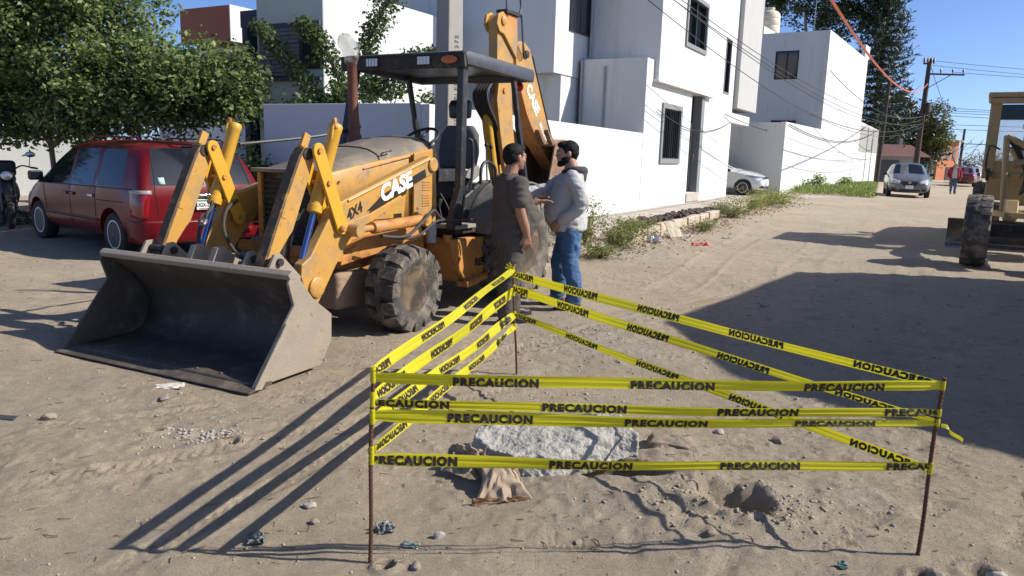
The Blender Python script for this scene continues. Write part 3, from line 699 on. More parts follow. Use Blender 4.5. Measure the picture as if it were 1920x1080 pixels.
def branchy(root, tips, r0, r1, name, m, parent, wob=.12, n=6):
    mb = MB()
    for tp in tips:
        a = np.array(root, float); b = np.array(tp, float); t = np.linspace(0, 1, n)[:, None]; P = a + (b - a) * t
        P[:, 2] += (np.sin(t[:, 0] * math.pi) * .1 * np.linalg.norm(b - a)); P[1:-1] += RNG.normal(size=(n - 2, 3)) * wob
        mb.tube(P, np.linspace(r0, r1, n), 6)
    return mb.build(name, m, parent)

# big leafy tree on the left
t1 = empty('leafy_tree', (-9.15, 15.0, 0), 0, 'big dense green tree overhanging the red minivan', 'tree')
E1 = [(-.1, 0, 3.6, 2.4, 1.7, 1.75), (1.8, -.4, 2.95, 1.9, 1.4, .85), (3.35, -.6, 2.72, 1.15, 1.0, .78), (-2., 0, 3.9, 2.5, 1.8, 2.2), (1.15, 0, 4.2, 1.35, 1.2, .95), (-.6, 0, 4.9, 2.1, 1.6, 1.5), (2.6, -.5, 2.45, 1.5, 1.0, .6), (.6, .4, 2.3, 2.6, 1.2, .8), (-1.8, .2, 2.5, 2.4, 1.4, 1.0), (3.9, -.7, 2.7, .8, .8, .65), (2.8, -.3, 2.9, 1.0, .9, .42), (-1.2, -.4, 2.05, 2.2, .8, .5), (1.3, -.6, 2.1, 1.7, .8, .42), (-3.0, 0, 2.3, 1.6, 1.2, .7)]
crown('crown', E1, 1050, 62, .17, .105, M_LEAF, t1, shell=.5)
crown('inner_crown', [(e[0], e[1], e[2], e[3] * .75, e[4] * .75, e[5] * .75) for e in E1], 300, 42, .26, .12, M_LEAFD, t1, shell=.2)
m = MB(); m.tube([(0, 0, -.1), (-.02, 0, .9), (-.06, 0, 1.7), (-.02, 0, 2.6), (.1, 0, 3.3)], [.06, .052, .05, .045, .03], 8); m.build('trunk', M_BARK, t1)
branchy((-.04, 0, 1.5), [(2.6, -.4, 2.7), (1.8, -.3, 3.6), (.6, 0, 4.6), (-1.8, 0, 3.8), (-1., .2, 4.8), (3.5, -.7, 2.8)], .035, .008, 'branch', M_BARK, t1)
branchy((.6, -.9, 2.4), [(.95, -1.4, 1.75), (.5, -1.3, 1.8), (1.3, -1.5, 2.1)], .012, .005, 'twig', M_BARK, t1, .03)
m = MB(); m.tube([(1.9, .2, -.1), (1.75, .1, 1.2), (1.6, 0, 2.6)], [.04, .035, .02], 7); m.build('trunk', M_BARK, t1)

# vine covered trunks behind the corner wall
def vine(path, r, n, label, size=.085):
    P = np.array(path, float); o = empty('vine_covered_trunk', tuple(P[0] * [1, 1, 0]), 0, label, 'vine', 'vine covered trunks behind the wall')
    loc = P - P[0] * [1, 1, 0]
    MB().tube(loc, .04, 7).build('trunk', M_BARK, o)
    t = RNG.random(n) * (len(P) - 1); i = np.minimum(t.astype(int), len(P) - 2); f = (t - i)[:, None]; c = loc[i] * (1 - f) + loc[i + 1] * f
    rr = np.array(r)[i][:, None] * (1 - f) + np.array(r)[i + 1][:, None] * f
    d = RNG.normal(size=(n, 3)); d /= np.linalg.norm(d, axis=1)[:, None]
    V, F = leaf_cards(c + d * rr * (.45 + .6 * RNG.random((n, 1))), size, .6, droop=.7); mesh_np('foliage', V, F, M_VINE, o); return o
def Vp(px, py, Y):      # a point at depth Y seen at this place of the photograph
    d = np.array(_f) + (px - 960) / 1400 * np.array(_r) - (py - 540) / 1400 * np.array(_u); return np.array([0, 0, CAM_H]) + d * (Y / d[1])
YV = 14.6
vine([(Vp(640, 330, YV))] + [Vp(x, y, YV) for x, y in ((610, 200), (575, 155), (540, 112), (510, 75), (480, 42))], [.1, .2, .22, .2, .2, .16], 1500, 'long vine covered trunk leaning to the left over the wall')
vine([(Vp(665, 330, YV))] + [Vp(x, y, YV) for x, y in ((650, 190), (632, 140), (608, 85), (585, 62), (562, 40))], [.1, .25, .26, .24, .22, .2], 1700, 'leaning vine covered trunk in the middle of the three')
vine([(Vp(690, 330, 14.9))] + [Vp(x, y, 14.9) for x, y in ((695, 190), (690, 120), (690, 75), (712, 35), (735, -15), (760, -60))], [.1, .22, .15, .26, .3, .34, .4], 2100, 'upright vine covered trunk behind the exhaust pipe')
b0 = empty('shrub', tuple(Vp(670, 290, 14.4) * [1, 1, 0]), 0, 'loose leafy shrub hanging over the top of the corner wall', 'shrub')
o0 = np.array(b0.location)
E = [(*(Vp(x, y, 14.4) - o0), rx, .3, rz) for x, y, rx, rz in ((640, 180, .28, .16), (690, 165, .3, .2), (735, 160, .34, .22), (770, 120, .35, .14), (610, 190, .3, .1), (560, 192, .35, .07), (790, 100, .3, .06), (800, 187, .12, .05))]
crown('foliage', E, 120, 26, .09, .085, M_VINE, b0, droop=.5)
branchy((0, 0, .2), [Vp(690, 170, 14.4) - o0, Vp(740, 165, 14.4) - o0, Vp(620, 190, 14.4) - o0], .03, .01, 'stem', M_BARK, b0, .05)
b1 = empty('shrub', (-4.55, 12.75, 0), 0, 'low green shrub by the end of the corner wall beside the minivan', 'shrub')
crown('foliage', [(0, 0, .9, .42, .35, .8), (.1, -.1, .5, .45, .4, .5)], 110, 24, .1, .085, M_LEAF, b1); branchy((0, 0, 0), [(0, 0, 1.2), (.2, 0, .9), (-.2, .1, 1.0)], .02, .006, 'stem', M_BARK, b1, .03)
t3 = empty('tree', (-3.2, 26, 0), 0, 'tree top showing between the pale house roof and the concrete pole', 'tree')
crown('crown', [(0, 0, 7.2, 1.6, 1.2, 1.1), (-1.4, 0, 6.6, 1., .9, .7)], 130, 34, .18, .12, M_LEAFD, t3); branchy((0, 0, 0), [(0, 0, 7.), (-1.2, 0, 6.6)], .12, .02, 'trunk', M_BARK, t3)
# trees behind the second house
t4 = empty('dark_tree', (24.5, 64, 0), 0, 'dark broad tree behind the water tank roof', 'tree')
crown('crown', [(0, 0, 15.4, 4.5, 3, 3.2), (3.2, -.5, 14.8, 2.6, 2, 2.4), (-2.5, 0, 15.8, 3., 2.5, 3.), (-5., 0, 16.5, 3, 2.5, 2.6), (1.5, -1, 12.8, 2.6, 2., 1.4)], 420, 44, .34, .26, M_LEAFD, t4)
branchy((0, 0, 0), [(0, 0, 14.), (2.2, 0, 13.5), (-2, 0, 15)], .3, .05, 'trunk', M_BARK, t4, .3)
def conifer(loc, h, rmax, label, z0=1.5):
    o = empty('conifer', loc, 0, label, 'conifer'); MB().tube([(0, 0, -.3), (.1, 0, h * .5), (0, 0, h)], [.32, .2, .03], 8).build('trunk', M_BARK, o)
    mb = MB(); Ps = []; z = z0; rg = RNG
    while z < h - .3:
        f = (z - z0) / (h - z0); L = rmax * (1 - f) ** .75 + .25; nb = 7
        a0 = rg.random() * 6.28
        for k in range(nb):
            a = a0 + k * 6.283 / nb + rg.normal() * .1; l = L * (.8 + .3 * rg.random()); t = np.linspace(0, 1, 7)[:, None]
            P = np.hstack([np.cos(a) * l * t, np.sin(a) * l * t, z + l * (-.10 * t + .22 * t ** 3)])
            mb.tube(P, np.linspace(.04, .012, 7), 4)
            q = rg.random(int(22 * l + 14)) ** .8; base = np.column_stack([np.cos(a) * l * q, np.sin(a) * l * q, z + l * (-.10 * q + .22 * q ** 3)])
            side = np.column_stack([-np.sin(a) * np.ones_like(q), np.cos(a) * np.ones_like(q), np.zeros_like(q)]) * (rg.normal(size=len(q)) * .13 * (1.2 - q))[:, None]
            Ps.append(base + side)
        z += .62 * (1 - .35 * f)
    tag(mb.build('branches', M_BARK, o), kind='stuff')
    P = np.concatenate(Ps); V, F = leaf_cards(P, .55, .16, up=.7); mesh_np('needles', V, F, M_NEED, o); return o
conifer((28.9, 62, .2), 21.5, 3.0, 'tall dark conifer with tiered branches rising behind the second house')
t6 = empty('bushy_tree', (34.3, 68, 0), 0, 'brownish bushy tree between the two wooden poles', 'tree')
crown('crown', [(-.8, 0, 6.0, 2.2, 2, 2.4), (.9, 0, 4.4, 2.2, 2, 2.2), (-1.9, 0, 4.2, 1.6, 1.6, 2.2), (2.3, 0, 2.9, 1.8, 1.6, 1.5)], 260, 40, .32, .26, M_FARL, t6)
branchy((0, 0, 0), [(0, 0, 6), (-1.6, 0, 6), (1.6, 0, 5), (2.4, 0, 3.5)], .2, .04, 'trunk', M_BARK, t6, .2)
branchy((-.8, 0, 5), [(-2.4, 0, 9.4), (-1.4, 0, 9.8), (-.4, 0, 9.6), (.5, 0, 9.2), (-3., 0, 8.6), (1.2, 0, 8.6), (-2, .4, 9.0)], .05, .01, 'bare_branch', M_BARK, t6, .2)
t7 = empty('sunlit_tree', (36.6, 67, 0), 0, 'yellow green sunlit tree right of the tall wooden pole', 'tree')
crown('crown', [(0, 0, 5.6, 1.35, 1.2, 1.6), (.3, 0, 3.9, 1.2, 1.1, 1.2), (-.8, 0, 4.2, 1., 1., 1.4)], 120, 36, .26, .22, M_YEL, t7); branchy((0, 0, 0), [(0, 0, 5.2), (.6, 0, 4.3)], .14, .03, 'trunk', M_BARK, t7, .15)
branchy((2.0, 0, .5), [(3.6, 0, 4.2), (4.2, 0, 3.2), (2.8, 0, 4.6), (4.9, 0, 2.6), (1.6, 0, 4.0), (3.2, .4, 3.4), (4.4, 0, 4.0)], .05, .01, 'bare_branch', M_BARK, t7, .25)
t8 = empty('bare_tree', (70, 112, 0), 0, 'bare dark scrub trees at the far end of the street', 'tree')
crown('crown', [(0, 0, 1.6, 5, 2, 1.9), (5, 0, 2., 5, 2, 2.1), (-3.5, 0, 1., 3, 2, 1.3)], 130, 40, .5, .25, M_FARL, t8)
branchy((0, 0, 0), [(i * .9 - 3, 0, 3.4 + 1.6 * random.random()) for i in range(11)], .08, .015, 'bare_branch', M_BARK, t8, .35)

# weeds on the verge
def weed(name, uv, h, r, n, label, m=M_WEED, size=.05, dry=.35):
    p = H1.p(*uv); z = float(road_z(p[0], p[1])); o = empty(name, (p[0], p[1], z), 0, label, 'weed', 'weeds along the kerb')
    st = [(r * .8 * RNG.normal(), r * .8 * RNG.normal(), h * (.5 + .6 * RNG.random())) for _ in range(16)]
    branchy((0, 0, 0), st, .006, .003, 'stem', M_DRY, o, .02, 5)
    def pts(k):
        t = RNG.random(k); i = RNG.integers(0, len(st), k); return np.array(st)[i] * (t ** .7)[:, None] + RNG.normal(size=(k, 3)) * [r * .22, r * .22, .05] + [0, 0, .03]
    V, F = leaf_cards(pts(n), size, .5); mesh_np('foliage', V, F, m, o)
    k = int(n * dry); V, F = leaf_cards(pts(k), size * .8, .45); mesh_np('dry_foliage', V, F, M_DRY, o)
WD = [(-7.3, -1.5, .7, .36, 800, 'tall straggly weed against the white wall behind the man in the hoodie'), (-6.3, -1.75, .34, .36, 1000, 'dark low weed clump next to the man in the hoodie'), (-5.4, -1.6, .32, .34, 800, 'green weed clump at the first kerb stones'),
      (-6.4, -.9, .5, .5, 800, 'dry weed leaning on the foot of the white wall'), (-4.3, -1.3, .2, .35, 700, 'low green weed on the planting strip'), (1.2, -2.05, .30, .45, 900, 'yellowish weed growing over the middle of the kerb'),
      (2.6, -1.7, .3, .5, 900, 'green weed spilling over the far kerb stones'), (4.6, -1.9, .42, .6, 1300, 'bushy bright weed near the driveway'), (6.2, -2.1, .5, .6, 1500, 'brightest yellow green weed in front of the white car'), (7.2, -2.3, .4, .5, 1000, 'last weed clump before the driveway'),
      (-7.9, -2.0, .25, .35, 600, 'small weed at the corner by the backhoe rear wheel'), (-2.2, -2.2, .2, .3, 450, 'small tuft at the foot of the kerb near the litter')]
for (u, v, h, r, n, lb) in WD: weed('weed_clump', (u, v), h, r, n, lb, M_WEED if u < 4 else leafmat('bright_weed', (.11, .17, .025), (.42, .45, .09), .4))
n = 2600; u = -8.2 + 16.5 * RNG.random(n); v = -2.0 + .35 * RNG.normal(size=n) - .03 * u; P = H1.A + np.outer(u, H1.d) + np.outer(v, H1.n); P[:, 2] = ground_z(P[:, 0], P[:, 1]) + .01
V, F = leaf_cards(P, .06, .5); tag(mesh_np('dry_leaves', V, F, M_DRY), 'dry fallen leaves strewn along the kerb', 'leaves', kind='stuff')
n = 1500; u = -5.8 + 14. * RNG.random(n); v = -1.34 + .10 * RNG.normal(size=n) - .03 * u; P = H1.A + np.outer(u, H1.d) + np.outer(v, H1.n); P[:, 2] = ground_z(P[:, 0], P[:, 1])
V, F = leaf_cards(P, .11, .2, up=1.2); tag(mesh_np('verge_grass', V, F, M_WEED), 'short patchy grass along the kerb', 'grass', kind='stuff')
n = 14000; u = .4 + 20 * RNG.random(n) ** .9; v = -.1 - (3.3 - .12 * u) * RNG.random(n) ** 1.1; P = H2.A + np.outer(u, H2.d) + np.outer(v, H2.n); P[:, 2] = ground_z(P[:, 0], P[:, 1])
k_ = (fbm(P[:, 0] * .8, P[:, 1] * .8, 3, 5) + .25 * (v < -1.6) * -1 * RNG.random(n) > -.14); P = P[k_]
V, F = leaf_cards(P, .26, .14, up=1.3); tag(mesh_np('grass', V, F, M_GRASS), 'bright green grass bank below the long white compound wall', 'grass', kind='stuff')
for (u, v, h, lb) in [(3.2, -.4, .75, 'taller weed standing in the grass near the wall corner'), (11., -.3, .6, 'tall weed by the wall behind the grey sedan')]:
    p = H2.p(u, v); o = empty('tall_weed', (p[0], p[1], .3), 0, lb, 'weed'); crown('foliage', [(0, 0, h * .3, .55, .3, h * .35), (.2, 0, h * .65, .2, .2, h * .35)], 34, 16, .13, .12, M_GRASS, o)
n = 6000; a = RNG.random(n); P = np.column_stack([-14.5 + 7. * a, 14.0 + 3.2 * RNG.random(n), np.zeros(n)]); P[:, 2] = ground_z(P[:, 0], P[:, 1]); P = P[fbm(P[:, 0] * 1.3, P[:, 1] * 1.3, 3, 8) > -.05]
V, F = leaf_cards(P, .10, .4, up=.2); tag(mesh_np('leaf_litter', V, F, leafmat('litter_leaf', (.05, .05, .025), (.17, .14, .08), .2)), 'leaf litter and thin grass under the left tree', 'leaves', kind='stuff')
# dark clods along the planting strip
n = 500; u = -3.6 + 5.6 * RNG.random(n); v = -1.25 - .035 * (u + 3) + .1 * RNG.normal(size=n); P = H1.A + np.outer(u, H1.d) + np.outer(v, H1.n); P[:, 2] = .26 + .06 * RNG.random(n)
tag(pebbles('earth_clods', P, .03 + .05 * RNG.random(n), mat('dark_clod', (.075, .06, .055), .95, var=.3, vscale=10), 8), 'row of dark earth clods heaped beside the kerb', 'clods', kind='stuff')
# ================================================================ wheels
M_TYRE = mat('tyre_rubber', (.055, .052, .048), .88, var=.2, vscale=9, dirt=((.21, .175, .14), .45, 6), bump=.004, bscale=50)
M_TYRED = mat('dusty_tyre_rubber', (.10, .092, .08), .9, var=.2, vscale=9, dirt=((.24, .20, .16), .45, 5), bump=.004, bscale=50)
M_MUD = mat('dried_mud', (.33, .25, .175), .95, var=.25, vscale=14, bump=.015, bscale=45)
def tyre_mb(Rr, w, rim, n, h=.045, style='block'):
    m = MB(); Rb = Rr - h
    pr = [(rim, -w * .40), (rim + .03, -w * .46), ((rim + Rb) / 2, -w * .52), (Rb - .05, -w * .51), (Rb - .01, -w * .45), (Rb, -w * .3), (Rb + .004, 0), (Rb, w * .3), (Rb - .01, w * .45), (Rb - .05, w * .51), ((rim + Rb) / 2, w * .52), (rim + .03, w * .46), (rim, w * .40)]
    m.lathe(pr, (0, 0, 0), (0, 1, 0), 56)
    pitch = 2 * math.pi / n
    for i in range(n):
        for sd in (-1, 1):
            t0 = (i + (.5 if sd > 0 else 0)) * pitch
            if style == 'block':   # broad arrow shaped blocks, half pitch apart left and right
                poly = [(-.30, -.06), (.18, -.10), (.46, .20), (.40, .50), (-.34, .50), (-.26, .22)]
            elif style == 'bar':   # long slanted tractor bars
                poly = [(-.75, -.02), (-.38, -.06), (.30, .30), (.34, .50), (-.06, .50), (-.12, .32)]
            else:                  # worn ribs
                poly = [(-.22, .08), (.22, .08), (.22, .50), (-.22, .50)]
            k = len(poly); V = []
            for lvl in (0, 1):
                for (a, b) in poly:
                    th = t0 + a * pitch; rr = (Rb - .012 if lvl == 0 else Rr) - (.022 if abs(b) > .45 and lvl else 0) - (.0 if lvl else 0)
                    hh = sd * b * w * (1.0 if lvl == 0 or b < .45 else 1.02)
                    V.append((rr * math.cos(th), hh, rr * math.sin(th)))
            F = [tuple(range(k, 2 * k))] + [(j, (j + 1) % k, (j + 1) % k + k, j + k) for j in range(k)]
            m.add(V, F)
            if style != 'rib':     # shoulder of the block running down the side wall
                th0, th1 = t0 + poly[-2 if style == 'block' else 4][0] * pitch, t0 + poly[3][0] * pitch
                q = [(Rr - .022, .51), (Rb - .07, .535)]
                V = [(r_ * math.cos(th), sd * hh * w, r_ * math.sin(th)) for (r_, hh) in q for th in (th0, th1)] + [((Rb - .07) * math.cos(th), sd * .50 * w, (Rb - .07) * math.sin(th)) for th in (th0, th1)]
                m.add(V, [(0, 1, 3, 2), (2, 3, 5, 4), (0, 2, 4), (1, 5, 3)])
    return m
def wheel(parent, c, Rr, w, rim, n, style, rim_mat, side, dish=.06, h=.045, mud=False, tm=None, bolts=8):
    o = tyre_mb(Rr, w, rim, n, h, style).build('wheel', tm or M_TYRE, parent, .006, 1, 50); o.location = c; o.rotation_euler = (0, R(random.uniform(0, 60)), 0)
    s = side; e = w * .40
    pr = [(rim + .012, s * e), (rim - .012, s * e), (rim - .025, s * (e - .03)), (rim - .045, s * (e - dish)), (rim * .62, s * (e - dish - .015)), (rim * .56, s * (e - dish + .01)), (rim * .36, s * (e - dish + .015)), (rim * .34, s * (e - dish + .07)), (rim * .2, s * (e - dish + .085)), (0.001, s * (e - dish + .09))]
    r_ = MB().lathe(pr, (0, 0, 0), (0, 1, 0), 32).build('rim', rim_mat, o, fix=True)
    MB().lathe([(rim + .012, -s * e), (rim - .03, -s * (e - .05)), (.001, -s * (e - .06))], (0, 0, 0), (0, 1, 0), 24).build('rim_back', rim_mat, o)
    m = MB()
    for k in range(bolts):
        a = k * 2 * math.pi / bolts; p = np.array([rim * .47 * math.cos(a), s * (e - dish + .012), rim * .47 * math.sin(a)]); m.cyl(p, p + (0, s * .025, 0), .014, 6)
    m.build('wheel_nuts', rim_mat, o)
    if mud:
        me = rock_mesh('mud', 5, M_MUD, 4, 1., .45); mo = link(bpy.data.objects.new('dried_mud', me), o); mo.scale = (rim * .62, .085, rim * .92); mo.location = (rim * .12, s * (e - dish + .015), 0); mo.rotation_euler = (0, R(40), 0)
        me.polygons.foreach_set('use_smooth', np.ones(len(me.polygons), bool))
    return o
# ================================================================ backhoe loader
YEL = (.48, .26, .058)
M_YEL2 = mat('machine_yellow', YEL, .45, var=.10, vscale=3, dirt=[((.31, .215, .12), .38, 3.2), ((.10, .055, .03), .13, 10)], bump=.001, bscale=40)
M_YRUST = mat('rusty_machine_yellow', (.48, .21, .05), .6, var=.2, vscale=4, dirt=[((.20, .085, .04), .35, 5), ((.30, .22, .15), .25, 3)], bump=.003, bscale=50)
M_BRIGHT = mat('fresh_machine_yellow', (.58, .32, .03), .4, var=.10, vscale=3, dirt=((.32, .19, .07), .16, 7))
M_BLACK = mat('black_paint', (.022, .023, .027), .45, var=.25, vscale=4, dirt=((.10, .085, .075), .22, 5))
M_DARK = mat('greasy_dark_metal', (.03, .027, .025), .7, .2, var=.3, vscale=8, dirt=((.12, .095, .07), .25, 7), bump=.003, bscale=60)
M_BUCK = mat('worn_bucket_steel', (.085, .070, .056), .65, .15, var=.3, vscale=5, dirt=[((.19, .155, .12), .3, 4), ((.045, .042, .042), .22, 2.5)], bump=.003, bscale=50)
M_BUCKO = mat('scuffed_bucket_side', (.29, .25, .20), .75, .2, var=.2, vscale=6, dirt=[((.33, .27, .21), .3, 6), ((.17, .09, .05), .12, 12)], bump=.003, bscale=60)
M_RUSTP = mat('rusty_exhaust', (.14, .05, .03), .6, .2, var=.3, vscale=14, dirt=((.05, .03, .025), .2, 18), bump=.002, bscale=80)
M_HOODT = mat('dusty_black_hood', (.15, .13, .11), .75, var=.25, vscale=5, dirt=((.27, .215, .15), .4, 3))
M_CHROME = mat('chrome_rod', (.16, .24, .50), .12, .9, var=.06)
M_SEAT = mat('grey_seat_cloth', (.075, .078, .085), .9, var=.15, vscale=9, bump=.003, bscale=120)
M_RUB = mat('black_rubber', (.015, .015, .016), .6, var=.2)
M_HOSE = mat('hose_rubber', (.04, .036, .032), .7, var=.3, vscale=15)
M_LENS = mat('lamp_lens', (.62, .62, .58), .15, var=.2, vscale=30, spec=.8)
M_AMBER = mat('amber_lens', (.42, .10, .02), .3, var=.1)
M_REDL = mat('red_lens', (.45, .01, .012), .25, var=.1)
M_WHT = mat('white_vinyl', (.80, .80, .78), .5, var=.04)
M_BLK = mat('black_vinyl', (.014, .014, .015), .5, var=.1)
M_RIMY = mat('muddy_rim', (.27, .19, .12), .9, var=.2, vscale=7, dirt=((.36, .28, .2), .4, 6))
bh = empty('backhoe_loader', (-1.708, 7.175, 0), R(-119.104), 'yellow backhoe loader with dark front bucket lowered to the ground', 'backhoe')
def P2(pts, y0, y1, name, m, bev=.008, parent=None): return MB().prism(pts, y0, y1, 'y').build(name, m, parent or bh, bev, fix=True)
# --- front bucket
side = [(2.06, .02), (1.73, .43), (1.645, .53), (1.70, .70), (1.66, .765), (1.60, .745), (1.44, .55), (1.235, .40), (1.24, .19), (1.37, .02)]
prof = [(2.02, .025), (1.6, .02), (1.44, .03), (1.34, .08), (1.285, .17), (1.275, .27), (1.31, .40), (1.40, .52), (1.52, .63), (1.63, .73)]
def smooth_poly(P, k=4):
    P = np.array(P, float); out = []
    for i in range(len(P) - 1):
        p0, p1, p2, p3 = P[max(i - 1, 0)], P[i], P[i + 1], P[min(i + 2, len(P) - 1)]
        for j in range(k):
            t = j / k; out.append(.5 * ((2 * p1) + (-p0 + p2) * t + (2 * p0 - 5 * p1 + 4 * p2 - p3) * t ** 2 + (-p0 + 3 * p1 - 3 * p2 + p3) * t ** 3))
    out.append(P[-1]); return np.array(out)
sp = smooth_poly(prof); G = [[(x, y, z) for (x, z) in sp] for y in np.linspace(-1.0, 1.0, 14)]
bk = MB().grid(G).build('bucket', M_BUCK, bh, fix=True); md = bk.modifiers.new('t', 'SOLIDIFY'); md.thickness = .016; md.offset = 0; bk.rotation_euler.z = .055; bk.location = (1.3 * (1 - math.cos(.055)), -1.3 * math.sin(.055), -.012)
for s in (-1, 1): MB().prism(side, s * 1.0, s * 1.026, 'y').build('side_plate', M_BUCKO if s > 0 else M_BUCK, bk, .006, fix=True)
MB().prism([(2.07, .012), (1.745, .42), (1.70, .40), (2.0, .0)], 1.0265, 1.045, 'y').build('side_cutter', M_BUCKO, bk, .004, fix=True)
MB().prism([(2.12, -.004), (1.90, .012), (1.90, .036), (1.95, .04), (2.12, .006)], -1.04, 1.04, 'y').build('cutting_edge', M_BUCK, bk, .003, fix=True)
MB().prism([(1.68, .72), (1.70, .755), (1.655, .79), (1.60, .765), (1.62, .715)], -1.028, 1.028, 'y').build('top_lip', M_BUCKO, bk, .01, fix=True)
for y in np.linspace(-.85, .85, 8): MB().lathe([(.015, 0), (.015, .007), (.009, .013), (.0, .014)], (1.97 - .015 * (y > 0), y, .034), (0, 0, 1), 8).build('bolt', M_BUCK, bk)
lug = [(1.60, .70), (1.50, .86), (1.44, .865), (1.22, .66), (1.24, .56), (1.42, .58)]
for y in (-.70, -.44, .44, .70): MB().prism(lug, y - .015, y + .015, 'y').build('hinge_lug', M_BUCKO, bk, .006, fix=True)
for y in (-.12, .12): MB().prism([(1.60, .72), (1.52, .87), (1.45, .875), (1.30, .74), (1.36, .66)], y - .03, y + .03, 'y').build('hook', M_BUCKO, bk, .006, fix=True)
for s in (-1, 1): MB().cyl((1.46, s * .74, .80), (1.46, s * .40, .80), .03, 12).build('hinge_pin', M_DARK, bk)
# --- loader arms and linkage
arm = [(-.60, 1.60), (.66, 1.215), (.78, 1.15), (.84, 1.06), (1.04, .79), (1.14, .73), (1.155, .64), (1.10, .48), (1.03, .40), (.97, .385), (.88, .5), (.75, .68), (.58, .88), (.44, 1.0), (.29, 1.12), (-.56, 1.40), (-.66, 1.43), (-.69, 1.53)]
for s in (1, -1):
    a = MB().prism(arm, s * .585, s * .68, 'y').build('loader_arm', M_YEL2, bh, .012, 3, fix=True)
    for (x, z, r_) in ((.99, .53, .085), (-.62, 1.515, .07)): MB().lathe([(r_, 0), (r_, .018), (r_ * .86, .026), (.001, .026)], (x, s * .68, z), (0, s, 0), 24).build('pivot_boss', M_YEL2, a)
    MB().lathe([(.03, 0), (.03, .02), (.02, .03), (.001, .03)], (.72, s * .725, .99), (0, s, 0), 10).build('pin', M_YRUST, a)
    MB().tube([(.60, s * .684, 1.215), (-.57, s * .684, 1.57)], .012, 6).build('edge_bead', M_YEL2, a)
    # cover over the lift cylinder eye
    MB().prism([(.66, .92), (.70, .98), (.66, 1.03), (.32, 1.10), (-.10, 1.24), (-.12, 1.20), (.30, 1.03)], s * .681, s * .71, 'y').build('cylinder_cover', M_YEL2, a, .008, fix=True)
    # tilt lever: pair of plates
    lv = MB()
    def bar(mb, p, q, w, y0, y1, n=8):
        p = np.array(p); q = np.array(q); d = (q - p) / np.linalg.norm(q - p); e = np.array([-d[1], d[0]]); pts = []
        for i in range(n + 1): t = math.pi * i / n; pts.append(p + w * (-d * math.sin(t) + e * math.cos(t)))
        for i in range(n + 1): t = math.pi * i / n; pts.append(q + w * (d * math.sin(t) - e * math.cos(t)))
        mb.prism([tuple(x) for x in pts], y0, y1, 'y')
    bar(lv, (.96, 1.625), (.70, 1.0), .062, s * .69, s * .715); bar(lv, (.96, 1.625), (.70, 1.0), .062, s * .515, s * .54)
    lo = lv.build('tilt_lever', M_BRIGHT, bh, .005, fix=True)
    for (x, z) in ((.96, 1.625), (.86, 1.37), (.70, 1.0)): MB().cyl((x, s * .50, z), (x, s * .732, z), .022, 10).build('pin', M_YRUST, lo)
    # long bucket link
    lk = [(1.035, 1.66), (1.09, 1.60), (1.20, 1.39), (1.36, 1.06), (1.47, .82), (1.50, .74), (1.46, .70), (1.40, .71), (1.33, .84), (1.24, .95), (1.19, 1.0), (1.10, 1.20), (1.0, 1.42), (.95, 1.55), (.94, 1.63)]
    k = MB().prism(lk, s * .555, s * .645, 'y').build('bucket_link', M_YEL2, bh, .012, 3, fix=True)
    MB().prism([(1.06, 1.645), (1.115, 1.58), (1.22, 1.37), (1.38, 1.04), (1.49, .80), (1.515, .735), (1.50, .735), (1.46, .80), (1.36, 1.02), (1.2, 1.35), (1.09, 1.57), (1.04, 1.63)], s * .552, s * .648, 'y').build('dirty_edge', mat('greasy_yellow_edge', (.085, .055, .03), .7, var=.35, vscale=9, dirt=((.34, .19, .05), .3, 9)), k, .004, fix=True)
    MB().box((1.0, s * .6, 1.70), (.07, .03, .12), rotm(0, R(-25), 0)).build('stop_bracket', M_YEL2, k, .005)
    MB().lathe([(.05, -.055), (.05, .055)], (1.02, s * .6, 1.60), (0, 1, 0), 14).build('pin_sleeve', M_DARK, k)
    # tilt cylinder
    c0, c1 = np.array([.64, s * .60, 1.84]), np.array([.90, s * .60, 1.17]); dd = (c1 - c0) / np.linalg.norm(c1 - c0)
    tcyl = MB().lathe([(.001, -.01), (.05, 0), (.058, .012), (.058, .06), (.055, .065), (.055, .70), (.062, .705), (.062, .76), (.05, .77), (.001, .77)], c0, dd, 20).build('tilt_cylinder', M_BRIGHT, bh)
    MB().tube([c0 + dd * .74, c0 + dd * 1.21], .026, 12).build('rod', M_CHROME, tcyl)
    MB().lathe([(.045, -.05), (.045, .05)], c0 + dd * 1.22, (0, 1, 0), 12).build('rod_eye', M_DARK, tcyl)
    MB().tube([c0 + (.05, s * .03, .02), c0 + (.075, s * .03, -.03), c0 + (.10, s * .02, -.25), c0 + (.13, s * .02, -.33)], .012, 8).build('oil_pipe', M_BRIGHT, tcyl)
    MB().cyl(c0 + (.045, s * .02, .05), c0 + (.05, s * .04, -.03), .02, 8).build('fitting', M_YRUST, tcyl)
    hp = smooth_poly([(.99, s * .52, 1.12), (1.07, s * .5, 1.06), (1.10, s * .5, .98), (1.16, s * .5, .92), (1.17, s * .5, .80), (1.25, s * .46, .66), (1.2, s * .40, .55), (1.05, s * .3, .6)], 5)
    MB().tube(hp, .016, 8).build('hose', M_HOSE, tcyl); MB().tube(hp[8:12], .021, 8).build('hose_collar', M_STEEL, tcyl)
    MB().tube(smooth_poly([(.97, s * .55, 1.16), (1.02, s * .52, 1.08), (1.12, s * .52, 1.03), (1.14, s * .52, .93), (1.2, s * .47, .74), (1.12, s * .36, .6)], 5), .013, 8).build('hose', M_HOSE, tcyl)
    # lift cylinder
    l0, l1 = np.array([.60, s * .76, .97]), np.array([-.36, s * .76, 1.0]); dl = (l1 - l0) / np.linalg.norm(l1 - l0)
